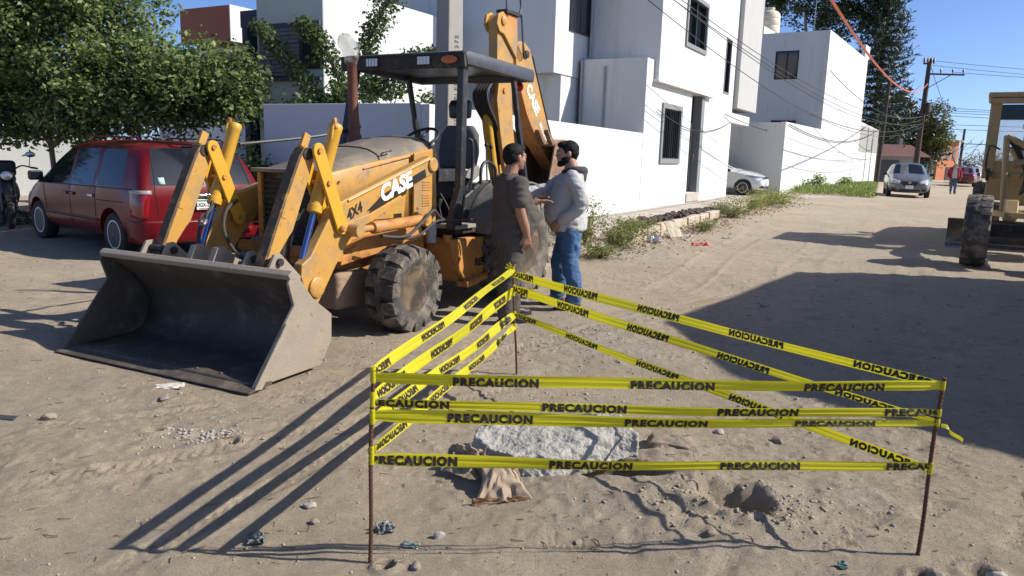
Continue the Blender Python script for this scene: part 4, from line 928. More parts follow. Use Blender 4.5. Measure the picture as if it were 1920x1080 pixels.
    lc = MB().lathe([(.001, .22), (.05, .22), (.056, .23), (.056, .30), (.052, .31), (.052, .92), (.06, .93), (.06, .97), (.001, .98)], l0, dl, 18).build('lift_cylinder', M_YRUST, bh)
    MB().tube([l0, l0 + dl * .24], .03, 10).build('rod', M_YRUST, lc); MB().lathe([(.055, -.06), (.055, .06)], l0, (0, 1, 0), 16).build('rod_eye', M_YEL2, lc)
    MB().lathe([(.06, -.05), (.06, .05)], l1 + dl * .02, (0, 1, 0), 14).build('base_eye', M_YEL2, lc)
    MB().tube(smooth_poly([(.30, s * .80, .90), (.0, s * .84, .88), (-.25, s * .84, 1.0), (-.42, s * .84, 1.09), (-.55, s * .82, 1.02), (-.7, s * .78, .98)], 6), .015, 8).build('hose', M_HOSE, lc)
    MB().tube(smooth_poly([(.28, s * .80, .90), (.05, s * .82, .86), (-.2, s * .83, .87), (-.5, s * .82, .98), (-.8, s * .8, .97), (-1.2, s * .78, .95)], 6), .012, 8).build('hose', M_HOSE, lc)
MB().cyl((.62, -.6, .74), (.62, .6, .74), .05, 18).build('cross_tube', M_YRUST, bh)
MB().prism([(.55, .72), (.55, .95), (.35, 1.0), (.35, .74)], -.36, .36, 'y').build('nose_plate', M_DARK, bh, .01, fix=True)
# --- bonnet
def ring(x, hw, zb, zs, zt, cr=.10):
    pts = [(hw, zb), (hw, zs - .02), (hw - .012, zs), (hw - cr * .5, zs + (zt - zs) * .45), (hw - cr * 1.6, zs + (zt - zs) * .85), (hw * .35, zt), (0, zt + .006)]
    return [(x, y, z) for (y, z) in pts] + [(x, -y, z) for (y, z) in pts[-2::-1]]
st = [(.56, .395, .92, 1.425, 1.44), (.50, .415, .92, 1.445, 1.475), (.2, .42, .92, 1.50, 1.56), (-.15, .42, .92, 1.55, 1.66), (-.5, .42, .92, 1.60, 1.735), (-.62, .425, .92, 1.62, 1.76), (-.92, .43, .92, 1.69, 1.79)]
G = np.array([ring(*q) for q in st])
hs = MB(); hs.grid(G[:, :3]); hs.grid(G[:, -3:]); hb = hs.build('bonnet', M_YEL2, bh, fix=True); md = hb.modifiers.new('t', 'SOLIDIFY'); md.thickness = .012
MB().grid(G[:, 2:-2]).build('bonnet_top', M_HOODT, hb, fix=True)
MB().tube([G[3][j] + np.array([0, 0, .004]) for j in range(2, 11)], .007, 6).build('seam', M_DARK, hb)
MB().tube([(.1, .425, 1.47), (-.88, .437, 1.64)], .008, 6).build('seam', M_YRUST, hb)
MB().bb((-.935, -.44, 1.2), (-.60, .44, 1.61)).build('cowl', M_YEL2, bh, .02)
MB().prism([(-.60, 1.62), (-.93, 1.70), (-1.05, 1.74), (-1.12, 1.60), (-1.05, 1.25), (-.94, 1.2)], -.40, .40, 'y').build('dash_cover', M_BLACK, bh, .03, 3, fix=True)
gr = MB().bb((.50, -.39, .75), (.56, .39, 1.43)).build('radiator_guard', M_DARK, bh, .01)
for i in range(12): MB().box((.573, 0, .82 + i * .048), (.02, .68, .018)).build('grille_bar', M_DARK, gr)
for y in (-.37, .37): MB().bb((.56, y - .025, .75), (.60, y + .025, 1.45)).build('guard_edge', M_YRUST, gr, .006)
MB().bb((.46, -.44, 1.42), (.64, .40, 1.455)).build('guard_top', M_HOODT, gr, .008)
# lower side panels, with vent louvres and a slot
for s in (1, -1):
    lp = MB().prism([(.50, .70), (.50, .96), (-.88, .96), (-.90, 1.45), (-.99, 1.42), (-1.02, .92), (-.5, .86)], s * .40, s * .448, 'y').build('side_panel', M_YEL2, bh, .008, fix=True)
    MB().prism([(-.60, 1.0), (-.60, 1.62), (-.97, 1.68), (-1.0, .98)], s * .449, s * .475, 'y').build('rear_panel', M_YEL2, lp, .01, fix=True)
    for i in range(9): MB().box((-.80, s * .478, 1.10 + i * .026 + (.03 if i > 4 else 0)), (.13, .006, .012)).build('louvre', M_YRUST, lp)
    MB().box((-.36, s * .452, 1.02), (.13, .012, .04)).build('slot', M_BLK, lp)
    MB().prism([(.16, 1.0), (-.46, 1.0), (-.50, 1.22), (.10, 1.02)], s * .449, s * .458, 'y').build('hatch', M_YEL2, lp, .004, fix=True)
    MB().cyl((-.72, s * .60, .93), (-.72, s * .60, .74), .055, 16).build('oil_filter', mat('filter_grey', (.30, .31, .32), .5), lp)
    MB().cyl((-.93, s * .66, .80), (-.93, s * .66, .73), .05, 14).build('filler_cap', M_YRUST, lp)
# --- chassis
ch = MB().prism([(.62, .60), (.55, .80), (.05, .86), (-.70, .86), (-1.0, .80), (-2.6, .80), (-2.6, .45), (-.6, .45), (.0, .52), (.3, .55)], -.36, .36, 'y').build('chassis', M_YRUST, bh, .015, fix=True)
for s in (1, -1):
    MB().prism([(.56, .64), (.54, .72), (.22, .86), (-.60, .93), (-.66, .80), (-.3, .74)], s * .38, s * .56, 'y').build('frame_rail', M_YRUST, ch, .012, fix=True)
    tk_ = MB().prism([(-.90, .76), (-1.98, .74), (-1.98, .26), (-1.16, .28), (-1.02, .42), (-.92, .60)], s * .40, s * .74, 'y').build('tank_step', M_YRUST, bh, .015, fix=True)
    MB().prism([(-1.10, .30), (-1.52, .33), (-1.54, .29), (-1.12, .235)], s * .66, s * .80, 'y').build('step_plate', M_YRUST, tk_, .004, fix=True)
    for i in range(9): MB().box((-1.14 - i * .045, s * .795, .30 + i * .006), (.02, .012, .03)).build('step_tooth', M_YRUST, tk_)
    MB().tube(smooth_poly([(-1.02, s * .745, .73), (-1.06, s * .746, .6), (-1.0, s * .746, .48), (-1.12, s * .746, .34)], 4), .014, 6).build('strap', M_YEL2, tk_)
V, F = text_mesh('REF-03', .115, .004); U = np.column_stack([-1.34 - V[:, 0], np.full(len(V), .7435), .44 + V[:, 1]]); MB().add(U, F).build('stencil_number', M_BLK, bh)
MB().bb((.08, -.40, .22), (.52, .48, .56)).build('axle_block', mat('dirty_cast_iron', (.27, .19, .13), .9, var=.25, vscale=8, bump=.01, bscale=25), bh, .05, 3)
MB().cyl((0, -.8, .38), (0, .8, .38), .09, 16).build('front_axle', M_DARK, bh); MB().cyl((-2.08, -.8, .62), (-2.08, .8, .62), .14, 16).build('rear_axle', M_DARK, bh)
for s in (1, -1):
    wheel(bh, (0, s * .82, .395), .405, .31, .215, 15, 'block', M_RIMY, s, .10, .042, s > 0)
    wheel(bh, (-2.08, s * .80, .60), .605, .42, .31, 18, 'bar', M_RIMY, s, .14, .05, False, M_TYRED)
# --- platform, fenders, seat, controls
MB().bb((-1.0, -.72, .80), (-2.5, .72, .86)).build('floor_plate', M_DARK, bh, .008)
MB().bb((-.94, .5, .86), (-1.32, .76, .90)).build('step_mat', mat('pale_dusty_floor', (.28, .26, .22), .9, var=.2), bh, .006)
for s in (1, -1):
    fp = [(-2.10 + .74 * math.cos(R(a)), .60 + .74 * math.sin(R(a))) for a in range(15, 166, 10)]; fq = [(-2.10 + .71 * math.cos(R(a)), .60 + .71 * math.sin(R(a))) for a in range(165, 14, -10)]
    MB().prism(fp + fq, s * .56, s * .98, 'y').build('fender', mat('grey_black_plastic', (.13, .127, .12), .75, var=.15, vscale=6, dirt=((.26, .23, .2), .35, 5)), bh, .02, 2, fix=True)
    MB().prism([(-1.35, .86), (-1.42, 1.18), (-1.75, 1.34), (-2.5, 1.34), (-2.55, .86)], s * .50, s * .56, 'y').build('side_console', M_BLACK, bh, .03, fix=True)
    MB().tube(smooth_poly([(-1.62, s * .62, 1.30), (-1.63, s * .62, 1.48), (-1.75, s * .62, 1.55), (-1.92, s * .62, 1.48), (-1.95, s * .62, 1.32)], 5), .018, 8).build('grab_rail', M_BLACK, bh)
stt = empty('seat', (0, 0, 0)); stt.parent = bh
sb = MB(); pts = [(-.24, -.0), (-.27, .18), (-.25, .40), (-.17, .50), (.17, .50), (.25, .40), (.27, .18), (.24, 0)]
G = []
for k, t in enumerate(np.linspace(0, 1, 7)):
    f = 1 - .22 * (2 * t - 1) ** 2 * (1 if k in (0, 6) else .45); G.append([(-2.02 - .10 * (q[1]) + (.07 - .14 * t) , .05 + q[0] * f, 1.45 + q[1] * (.5 + .5 * f) + (.5 - .5 * f) * .2) for q in pts])
sb.grid(G, True); k = len(pts); sb.f.append(tuple(range(k))); sb.f.append(tuple(range(6 * k, 7 * k)))
o = sb.build('backrest', M_SEAT, stt, .03, 3, 60, True)
MB().box((-1.82, .05, 1.38), (.46, .48, .12)).build('cushion', M_SEAT, stt, .05, 4); MB().box((-1.86, .05, 1.22), (.36, .34, .22)).build('seat_base', M_BLACK, stt, .02)
MB().prism([(-2.02, 2.03), (-2.0, 2.18), (-2.05, 2.25), (-2.12, 2.22), (-2.10, 2.03)], -.09, .19, 'y').build('headrest', M_BLACK, stt, .03, 3, fix=True)
for y in (.0, .1): MB().cyl((-2.06, y, 1.92), (-2.06, y, 2.05), .008, 6).build('headrest_post', M_STEEL, stt)
MB().prism([(-1.72, 1.36), (-1.78, 1.44), (-2.0, 1.50), (-2.06, 1.40), (-1.9, 1.33)], .31, .36, 'y').build('seat_hinge', mat('grey_plastic', (.22, .21, .2), .7), stt, .01, fix=True)
sw_ = MB(); cs = np.array([-1.33, 0.02, 1.78]); ax_ = np.array([.55, 0, .83]); x_, y_, d_ = frame_of(ax_)
th = np.linspace(0, 2 * math.pi, 41)[:-1]
ringp = np.array([[cs + (.20 + .016 * math.cos(b)) * (math.cos(a) * x_ + math.sin(a) * y_) + .016 * math.sin(b) * d_ for b in np.linspace(0, 2 * math.pi, 9)[:-1]] for a in np.append(th, 0)])
sw_.grid(ringp, True)
for a in (R(90), R(210), R(330)): sw_.cyl(cs, cs + .20 * (math.cos(a) * x_ + math.sin(a) * y_), .012, 6)
sw_.cyl(cs - d_ * .04, cs + d_ * .02, .04, 12); wo_ = sw_.build('steering_wheel', M_RUB, bh, fix=True)
MB().cyl(cs, cs - d_ * .5, .03, 10).build('steering_column', M_BLACK, wo_)
for (x, z, tz) in ((-2.30, 1.36, 1.72), (-2.46, 1.34, 1.70)):
    lvv = MB().cyl((x, .30, 1.1), (x + .02 - (x + 2.3) * .3, .28, tz), .009, 8).build('control_lever', M_BLACK, bh); MB().ell((x + .02 - (x + 2.3) * .3, .28, tz + .015), (.024, .024, .028)).build('knob', M_RUB, lvv)
MB().bb((-2.2, -.3, .86), (-2.55, .45, 1.28)).build('rear_console', M_BLACK, bh, .03)
MB().bb((-1.05, .42, 1.33), (-1.50, .46, 1.46)).build('arm_guard', M_BLACK, bh, .01)
for k in range(4): MB().tube(smooth_poly([(-1.1 - .05 * k, .1 + .08 * k, 1.2), (-1.16 - .05 * k, .16 + .08 * k, 1.05), (-1.14 - .06 * k, .2 + .08 * k, .88)], 4), .01, 6).build('hose', M_RUB, bh)
for k, y in enumerate((-.15, .1, .28)): MB().box((-1.15, y, 1.0), (.05, .09, .13), rotm(0, R(35), 0)).build('pedal', M_DARK, bh, .008)
# --- canopy
cn = MB().prism([(-1.04, 2.50), (-1.0, 2.61), (-1.06, 2.645), (-2.44, 2.60), (-2.48, 2.56), (-2.46, 2.46)], -.80, .80, 'y').build('canopy', mat('canopy_paint', (.055, .065, .085), .5, var=.25, vscale=3, dirt=((.13, .12, .115), .25, 3)), bh, .012, fix=True)
boolean_cut(cn, MB().bb((-1.12, -.74, 2.3), (-2.38, .74, 2.565)))
MB().bb((-1.13, -.735, 2.53), (-2.37, .735, 2.563)).build('headliner', M_BLACK, cn)
MB().prism([(-.985, 2.475), (-.97, 2.625), (-.998, 2.625), (-1.03, 2.475)], -.80, .80, 'y').build('fascia', M_DARK, cn, .008, fix=True)
for (y0, y1) in ((-.44, -.27), (.23, .40)):
    lm = MB().bb((-.962, y0, 2.50), (-.985, y1, 2.60)).build('work_lamp', M_BLACK, cn, .008); MB().bb((-.957, y0 + .012, 2.512), (-.961, y1 - .012, 2.588)).build('lens', M_LENS, lm)
    for q in range(1, 4): MB().bb((-.955, y0 + q * .04, 2.512), (-.957, y0 + q * .04 + .004, 2.588)).build('lens_rib', M_BLACK, lm)
o = MB().lathe([(.001, 0), (.05, 0), (.05, .012), (.001, .02)], (0, 0, 0), (1, 0, 0), 20).build('amber_marker', M_AMBER, cn); o.location = (-.968, .63, 2.55); o.scale = (1, 1.9, .8)
MB().ell((-2.42, .63, 2.41), (.05, .05, .055)).build('red_lamp', M_REDL, cn)
MB().tube([(-.96, -.8, 2.61), (-.96, .8, 2.61)], .008, 6).build('gutter', M_BLACK, cn)
def post(pts, r, name='canopy_post'):
    o = MB().tube(smooth_poly(pts, 4), r, 12).build(name, M_BLACK, bh); return o
for s in (1, -1):
    if s > 0:
        MB().prism([(-1.05, 2.55), (-1.15, 2.55), (-1.135, 1.75), (-1.13, 1.36), (-1.07, 1.12), (-1.08, .86), (-.86, .86), (-.93, 1.08), (-1.03, 1.30), (-1.035, 1.75)], .665, .745, 'y').build('canopy_post', M_BLACK, bh, .018, 3, fix=True)
        MB().tube(smooth_poly([(-1.14, .76, 1.78), (-1.17, .79, 1.74), (-1.18, .79, 1.5), (-1.14, .79, 1.28), (-1.10, .76, 1.25)], 4), .016, 8).build('grab_rail', M_BLACK, bh)
    else:
        MB().prism([(-1.08, 2.55), (-1.17, 2.55), (-1.02, 1.9), (-.90, 1.4), (-.92, .86), (-.80, .86), (-.78, 1.4), (-.92, 1.9)], -.745, -.665, 'y').build('canopy_post', M_BLACK, bh, .018, 3, fix=True)
    MB().prism([(-2.05, 2.52), (-2.12, 2.52), (-2.24, 2.05), (-2.28, 1.98), (-2.36, 1.7), (-2.56, 1.1), (-2.5, 1.08), (-2.30, 1.7), (-2.20, 1.95), (-2.19, 2.05)], s * .70, s * .755, 'y').build('canopy_post', M_BLACK, bh, .012, 2, fix=True)
# --- exhaust stack with a plastic bag over its mouth
ex = MB().lathe([(.085, 1.35), (.085, 1.70), (.075, 1.78), (.062, 1.80), (.062, 1.92), (.055, 1.94), (.05, 2.5), (.055, 2.51), (.055, 2.535), (.045, 2.54)], (-.74, -.35, 0), (.04, 0, 1), 20).build('exhaust_stack', M_RUSTP, bh)
MB().lathe([(.07, 0), (.07, .03)], (-.67, -.35, 1.86), (0, 0, 1), 16).build('clamp', M_RUSTP, ex)
mb_ = bpy.data.materials.new('clear_plastic_bag'); nt, N, Lk, b = nodes(mb_); b.inputs['Base Color'].default_value = (.30, .30, .28, 1); b.inputs['Roughness'].default_value = .25; b.inputs['Alpha'].default_value = .32
bg = MB(); G = []
for i, (r_, z_, ox) in enumerate([(.058, 2.50, 0), (.075, 2.56, .0), (.085, 2.62, .015), (.10, 2.68, .04), (.085, 2.73, .07), (.05, 2.77, .09), (.004, 2.78, .09)]):
    G.append([(-.63 + ox + r_ * (1 + .25 * math.sin(5 * a + i)) * math.cos(a), -.35 + r_ * (1 + .25 * math.sin(4 * a + 2 * i)) * math.sin(a), z_ + .01 * math.sin(3 * a)) for a in np.linspace(0, 2 * math.pi, 22)[:-1]])
bg.grid(G, True).build('plastic_bag', mb_, ex, fix=True)
MB().tube(smooth_poly([(.64, -.56, 1.66), (-.2, -.5, 1.75), (-.7, -.42, 1.84)], 5), .014, 6).build('stack_bracket', M_BLACK, bh)
# --- graphics on the arms
t17 = R(17.0)
def arm_text(txt, size, x, z, off, m, sx=1., y=.6835, name='lettering', s=1, shear=.18, ang=t17):
    V, F = text_mesh(txt, size, off, 0, sx)
    X = V[:, 0] + shear * V[:, 1]; U = np.column_stack([x - X * math.cos(ang) + V[:, 1] * math.sin(ang), np.full(len(V), y), z + X * math.sin(ang) + V[:, 1] * math.cos(ang)])
    return MB().add(U, F).build(name, m, bh, sharp=None)
MB().prism([(.36, 1.112), (.17, 1.235), (.08, 1.275), (-.50, 1.475), (-.52, 1.40), (.30, 1.118)], .681, .6825, 'y').build('decal', M_BLK, bh, fix=True)
arm_text('CASE', .205, .16, 1.185, .010, M_WHT, 1.0, .6845)
arm_text('4X4', .125, .60, 1.045, .004, M_BLK, .95, .6835, ang=R(22))
# --- rear excavator
MB().prism([(-2.55, .35), (-2.55, 1.1), (-2.85, 1.2), (-3.05, .9), (-3.05, .35)], -.75, .75, 'y').build('rear_frame', M_DARK, bh, .02, fix=True)
MB().prism([(-2.95, .40), (-2.95, .95), (-3.35, 1.05), (-3.42, .6), (-3.3, .4)], -.2, .2, 'y').build('swing_post', M_YRUST, bh, .03, fix=True)
bm_ = [(-3.1, .85), (-3.22, 1.0), (-3.0, 1.45), (-2.86, 1.9), (-2.76, 2.3), (-2.80, 2.52), (-2.94, 2.62), (-3.08, 2.60), (-3.12, 2.5), (-3.18, 2.05), (-3.30, 1.5), (-3.42, 1.0), (-3.36, .82)]
for s in (1, -1): MB().prism(bm_, s * .07, s * .13, 'y').build('boom_plate', M_YEL2, bh, .012, 2, fix=True)
ub_ = [(-2.84, 2.45), (-2.80, 2.7), (-2.82, 3.12), (-2.78, 3.26), (-2.86, 3.34), (-2.98, 3.33), (-3.12, 3.2), (-3.42, 2.9), (-3.52, 2.84), (-3.50, 2.70), (-3.30, 2.60), (-3.12, 2.42)]
bo = MB().prism([(-2.86, 2.40), (-2.84, 3.1), (-2.80, 3.24), (-2.88, 3.33), (-2.99, 3.31), (-3.18, 3.05), (-3.34, 2.90), (-3.30, 2.65), (-3.1, 2.40)], -.065, .065, 'y').build('boom', M_YEL2, bh, .012, 2, fix=True)
for s in (1, -1):
    MB().prism([(-2.77, 3.2), (-2.80, 3.32), (-2.92, 3.37), (-3.03, 3.31), (-3.42, 2.93), (-3.44, 2.83), (-3.34, 2.80), (-2.95, 3.1), (-2.84, 3.12)], s * .066, s * .10, 'y').build('boom_cheek', M_YEL2, bo, .01, fix=True)
    MB().lathe([(.055, 0), (.055, .02), (.03, .03), (.001, .03)], (-2.92, s * .10, 3.26), (0, s, 0), 16).build('pivot_boss', M_YEL2, bo)
    MB().lathe([(.035, 0), (.035, .02), (.001, .02)], (-2.93, s * .13, 2.42), (0, s, 0), 12).build('pivot_boss', M_YRUST, bo)
bc = MB().tube([(-3.02, 0, 1.1), (-2.74, 0, 2.12)], .058, 14).build('boom_cylinder', M_BRIGHT, bh); MB().tube([(-2.74, 0, 2.12), (-2.78, 0, 2.5)], .032, 10).build('rod', M_CHROME, bc)
for k in range(5): MB().tube(smooth_poly([(-3.05, -.06 + .04 * k, 1.5), (-2.86, -.07 + .04 * k, 1.95), (-2.62, -.08 + .045 * k, 2.2), (-2.56, -.08 + .045 * k, 2.36), (-2.70, -.07 + .04 * k, 2.52), (-2.80, -.05 + .03 * k, 2.7)], 5), .022, 8).build('hose', M_HOSE, bh)
dp_ = [(-3.26, 2.98), (-3.32, 3.07), (-3.46, 3.09), (-3.62, 3.02), (-3.75, 2.86), (-4.28, 2.02), (-4.60, 1.58), (-4.62, 1.46), (-4.50, 1.42), (-4.38, 1.50), (-3.95, 1.82), (-3.60, 2.20), (-3.28, 2.70)]
dp = MB().prism(dp_, -.10, .10, 'y').build('dipper_arm', M_YEL2, bh, .014, 2, fix=True)
MB().prism([(-3.29, 2.66), (-3.28, 2.72), (-3.60, 2.26), (-3.95, 1.87), (-4.40, 1.53), (-4.40, 1.49), (-3.95, 1.80), (-3.60, 2.17)], -.102, .102, 'y').build('rusty_edge', M_YRUST, dp, .004, fix=True)
for s in (1, -1): MB().lathe([(.05, 0), (.05, .03), (.03, .04), (.001, .04)], (-3.52, s * .10, 2.93), (0, s, 0), 14).build('pivot_boss', M_DARK, dp)
MB().tube([(-3.70, .104, 2.93), (-4.22, .104, 2.09), (-4.55, .104, 1.62)], .010, 6).build('oil_pipe', M_DARK, dp)
dc = MB().tube([(-3.0, 0, 2.72), (-2.94, 0, 3.20)], .05, 12).build('dipper_cylinder', M_BRIGHT, bh)
tl = MB().prism([(-3.10, 3.38), (-3.36, 3.38), (-3.40, 3.02), (-3.18, 3.06)], -.05, .05, 'y').build('dipper_head', M_YRUST, bh, .01, fix=True)
MB().bb((-3.04, -.08, 3.38), (-3.42, .08, 3.42)).build('cap_plate', M_DARK, tl)
for (a, c_, z_) in ((-3.06, -.02, 3.95), (-3.40, .05, 3.6)): MB().tube(smooth_poly([(a, .06, 3.40), (a - .02, .05, 3.6), (-3.20 + c_, .03, 3.85), (-3.22, .0, 4.05)], 5), .014, 6).build('hose', mat('blue_black_hose', (.02, .03, .055), .5), tl)
MB().tube(smooth_poly([(-3.40, .09, 3.40), (-3.43, .10, 3.1), (-3.46, .12, 2.88)], 5), .014, 6).build('hose', MATS['blue_black_hose'], tl)
V, F = text_mesh('CASE', .20, .009, 0, 1.); ang = math.atan2(1.86 - 2.6, -(-4.12 + 3.44)); 
U = np.column_stack([-3.56 - (V[:, 0] * math.cos(ang) - V[:, 1] * math.sin(ang)), np.full(len(V), .1035), 2.50 + V[:, 0] * math.sin(ang) + V[:, 1] * math.cos(ang)]); MB().add(U, F).build('lettering', M_WHT, dp, sharp=None)
V, F = text_mesh('580 SUPER L', .075, .002, 0, 1.)
V[:, 0] += .60; U = np.column_stack([-3.56 - (V[:, 0] * math.cos(ang) - V[:, 1] * math.sin(ang)), np.full(len(V), .1035), 2.50 + V[:, 0] * math.sin(ang) + V[:, 1] * math.cos(ang)]); MB().add(U, F).build('lettering', M_WHT, dp, sharp=None)
hbk = smooth_poly([(-4.05, 1.78), (-4.35, 1.86), (-4.66, 1.70), (-4.74, 1.42), (-4.58, 1.18), (-4.25, 1.05), (-3.85, 1.15)], 4)
eb = MB().grid([[(x, y, z) for (x, z) in hbk] for y in np.linspace(-.30, .30, 5)]).build('digging_bucket', mat('rusty_digging_bucket', (.22, .13, .085), .8, .1, var=.3, vscale=6, dirt=((.33, .24, .17), .35, 6), bump=.004, bscale=40), bh, fix=True); md = eb.modifiers.new('t', 'SOLIDIFY'); md.thickness = .03
for s in (1, -1): MB().prism([tuple(q) for q in hbk], s * .30, s * .325, 'y').build('side_plate', MATS['rusty_digging_bucket'], eb, .006, fix=True)
for y in np.linspace(-.27, .27, 5): MB().prism([(-4.02, 1.76), (-4.08, 1.82), (-3.86, 1.98), (-3.84, 1.95)], y - .035, y + .035, 'y').build('tooth', MATS['rusty_digging_bucket'], eb, .006, fix=True)
MB().tube([(-4.5, 0, 1.5), (-4.45, 0, 1.75)], .06, 10).build('bucket_hinge', M_DARK, eb)
for s in (1, -1): 
    sp_ = MB().prism([(-2.85, .9), (-2.95, 1.25), (-3.05, 1.25), (-3.05, .9)], s * .62, s * .74, 'y').build('stabiliser_leg', M_DARK, bh, .012, fix=True)
    MB().bb((-2.8, s * .60, .72), (-3.1, s * .86, .98)).build('stabiliser_pad', M_DARK, sp_, .02)

# --- small fittings
for s in (1, -1):
    for (x, z) in ((.42, 1.02), (.42, 1.36), (-.30, 1.42), (-.52, 1.48), (-.66, 1.5), (-.66, 1.08), (-.93, 1.08)): MB().lathe([(.013, 0), (.013, .008), (.0, .012)], (x, s * (.428 if x > -.6 else .476), z), (0, s, 0), 6).build('panel_bolt', M_YRUST, bh)
    for (x, z) in ((-1.25, .68), (-1.55, .68), (-1.85, .68), (-1.3, .36), (-1.85, .34)): MB().lathe([(.016, 0), (.016, .01), (.0, .014)], (x, s * .741, z), (0, s, 0), 6).build('tank_bolt', M_YRUST, bh)
    MB().tube(smooth_poly([(.74, s * .50, 1.16), (.90, s * .46, 1.08), (.98, s * .40, .90), (.92, s * .30, .70), (.75, s * .2, .62)], 5), .016, 8).build('hose', M_HOSE, bh)
    MB().box((1.28, s * .60, 1.13), (.05, .10, .05), rotm(0, R(-25), 0)).build('link_clamp', M_YEL2, bh, .006)
MB().tube(smooth_poly([(-.18, .40, 1.60), (-.18, .43, 1.62), (-.30, .43, 1.64), (-.30, .40, 1.63)], 3), .007, 6).build('bonnet_latch', M_BLACK, bh)
MB().box((.585, 0, 1.39), (.02, .30, .05)).build('grille_badge', M_BLK, bh, .004)
# ================================================================ cars
from mathutils.bvhtree import BVHTree
M_CGLASS = mat('tinted_car_glass', (.008, .011, .017), .06, var=.2, vscale=1., spec=.38)
M_PLAST = mat('black_car_plastic', (.02, .02, .022), .5, var=.1)
M_CHR = mat('car_chrome', (.62, .63, .65), .18, 1., var=.05)
M_TAILR = mat('tail_lamp_red', (.22, .008, .011), .12, var=.15, vscale=20, spec=.8)
M_CLEAR = mat('clear_lamp', (.60, .62, .64), .1, .3, var=.2, vscale=25, spec=.9)
M_PLATE = mat('number_plate', (.66, .68, .66), .5, var=.06)
M_ALLOY = mat('silver_wheel', (.55, .56, .58), .45, .15, var=.12, vscale=8)
M_CTYRE = mat('car_tyre', (.022, .022, .023), .85, var=.15, dirt=((.12, .10, .08), .15, 8))
M_UNDER = mat('underbody_black', (.012, .012, .012), .9)
def paint(name, c, rough=.22, metal=.25, dust=.22, coat=.6, spec=.5): return mat(name, c, rough, metal, spec=spec, var=.06, vscale=2, dirt=((c[0] * .5 + .10, c[1] * .5 + .085, c[2] * .5 + .07), dust, 2.2), coat=coat)
class Shell:
    """car body lofted through cross sections, smoothed, wheel arches cut, glass split off as its own parts"""
    def __init__(s, stations, glass, wheels, pm, root, arch=.37, sub=2):
        s.root = root; rings = []
        for (x, ws, zb, wm, zm, wb, zbt, wt, zt, zr, sh) in stations:
            half = [(0, 0, zb), (0, ws - .14, zb), (0, ws, zb + .09), (0, wm, zm), (0, wb, zbt), (sh, wt, zt), (sh, wt - .09, zt + (zr - zt) * .55 + .012), (sh, wt * .5, zr), (sh, 0, zr + .008)]
            rings.append([(x + dx, y, z) for (dx, y, z) in half] + [(x + dx, -y, z) for (dx, y, z) in half[-2:0:-1]])
        k = len(rings[0]); m = MB(); m.grid(np.array(rings), True); n = len(rings)
        m.f = [f for f in m.f]; m.f.append(tuple(range(k))); m.f.append(tuple(range((n - 1) * k, n * k)))
        me = m.mesh('body', None)
        me.materials.append(pm); me.materials.append(M_CGLASS); me.materials.append(M_UNDER)
        for i in range(n - 1):
            for j in range(k):
                jj = j if j <= 8 else k - 1 - j      # mirrored face index
                if (i, jj) in glass: me.polygons[i * k + j].material_index = 1
        o = bpy.data.objects.new('body', me); COL.objects.link(o)
        bm = bmesh.new(); bm.from_mesh(me); bmesh.ops.recalc_face_normals(bm, faces=bm.faces)
        cl = bm.edges.layers.float.new('crease_edge')
        for e in bm.edges:
            mi = {f.material_index for f in e.link_faces}
            if len(mi) > 1: e[cl] = .92
            if any(len(f.verts) > 6 for f in e.link_faces): e[cl] = .35
        cv = bm.verts.layers.float.new('crease_vert')
        for v_ in bm.verts:
            ng = sum(f.material_index == 1 for f in v_.link_faces)
            if ng == 1 and len(v_.link_faces) > 1: v_[cv] = .8
        bm.to_mesh(me); bm.free()
        md = o.modifiers.new('s', 'SUBSURF'); md.levels = sub; md.render_levels = sub
        nm = evaluated(o); o.modifiers.clear(); o.data = nm
        if wheels:
            cut = MB()
            for (x, y, r_) in wheels:
                sg = 1 if y > 0 else -1; cut.cyl((x, sg * .55, r_), (x, sg * 1.4, r_), arch, 28)
            boolean_cut(o, cut)
        me = o.data; V = np.array([v.co[:] for v in me.vertices]); s.bvh = BVHTree.FromPolygons(V.tolist(), [tuple(p.vertices) for p in me.polygons])
        body = [tuple(p.vertices) for p in me.polygons if p.material_index != 1]; gl = [tuple(p.vertices) for p in me.polygons if p.material_index == 1]
        def sub_mesh(F, name, mt, parent):
            ids = sorted({i for f in F for i in f}); mp = {a: b for b, a in enumerate(ids)}; q = MB().add(V[ids], [tuple(mp[i] for i in f) for f in F]); return q.build(name, mt, parent, sharp=42)
        s.body = sub_mesh(body, 'body', pm, root)
        par = {}
        def find(a):
            while par.setdefault(a, a) != a: par[a] = par[par[a]]; a = par[a]
            return a
        for f in gl:
            for q in f[1:]: par[find(f[0])] = find(q)
        isl = {}
        for f in gl: isl.setdefault(find(f[0]), []).append(f)
        for F in isl.values(): sub_mesh(F, 'window', M_CGLASS, root)
        bpy.data.objects.remove(o)
    def hit(s, p, d):
        h, nrm, _, _ = s.bvh.ray_cast(Vector(p), Vector(d).normalized()); return (np.array(h), np.array(nrm)) if h is not None else (None, None)
    def line(s, pts, d, r, name, m, parent=None, step=.06):
        out = []; pts = np.array(pts, float)
        for a, b in zip(pts[:-1], pts[1:]):
            n = max(2, int(np.linalg.norm(b - a) / step))
            for t in np.linspace(0, 1, n, endpoint=False):
                h, _ = s.hit(a + (b - a) * t, d)
                if h is not None: out.append(h)
        h, _ = s.hit(pts[-1], d)
        if h is not None: out.append(h)
        if len(out) > 1: return MB().tube(out, r, 6).build(name, m, parent or s.root)
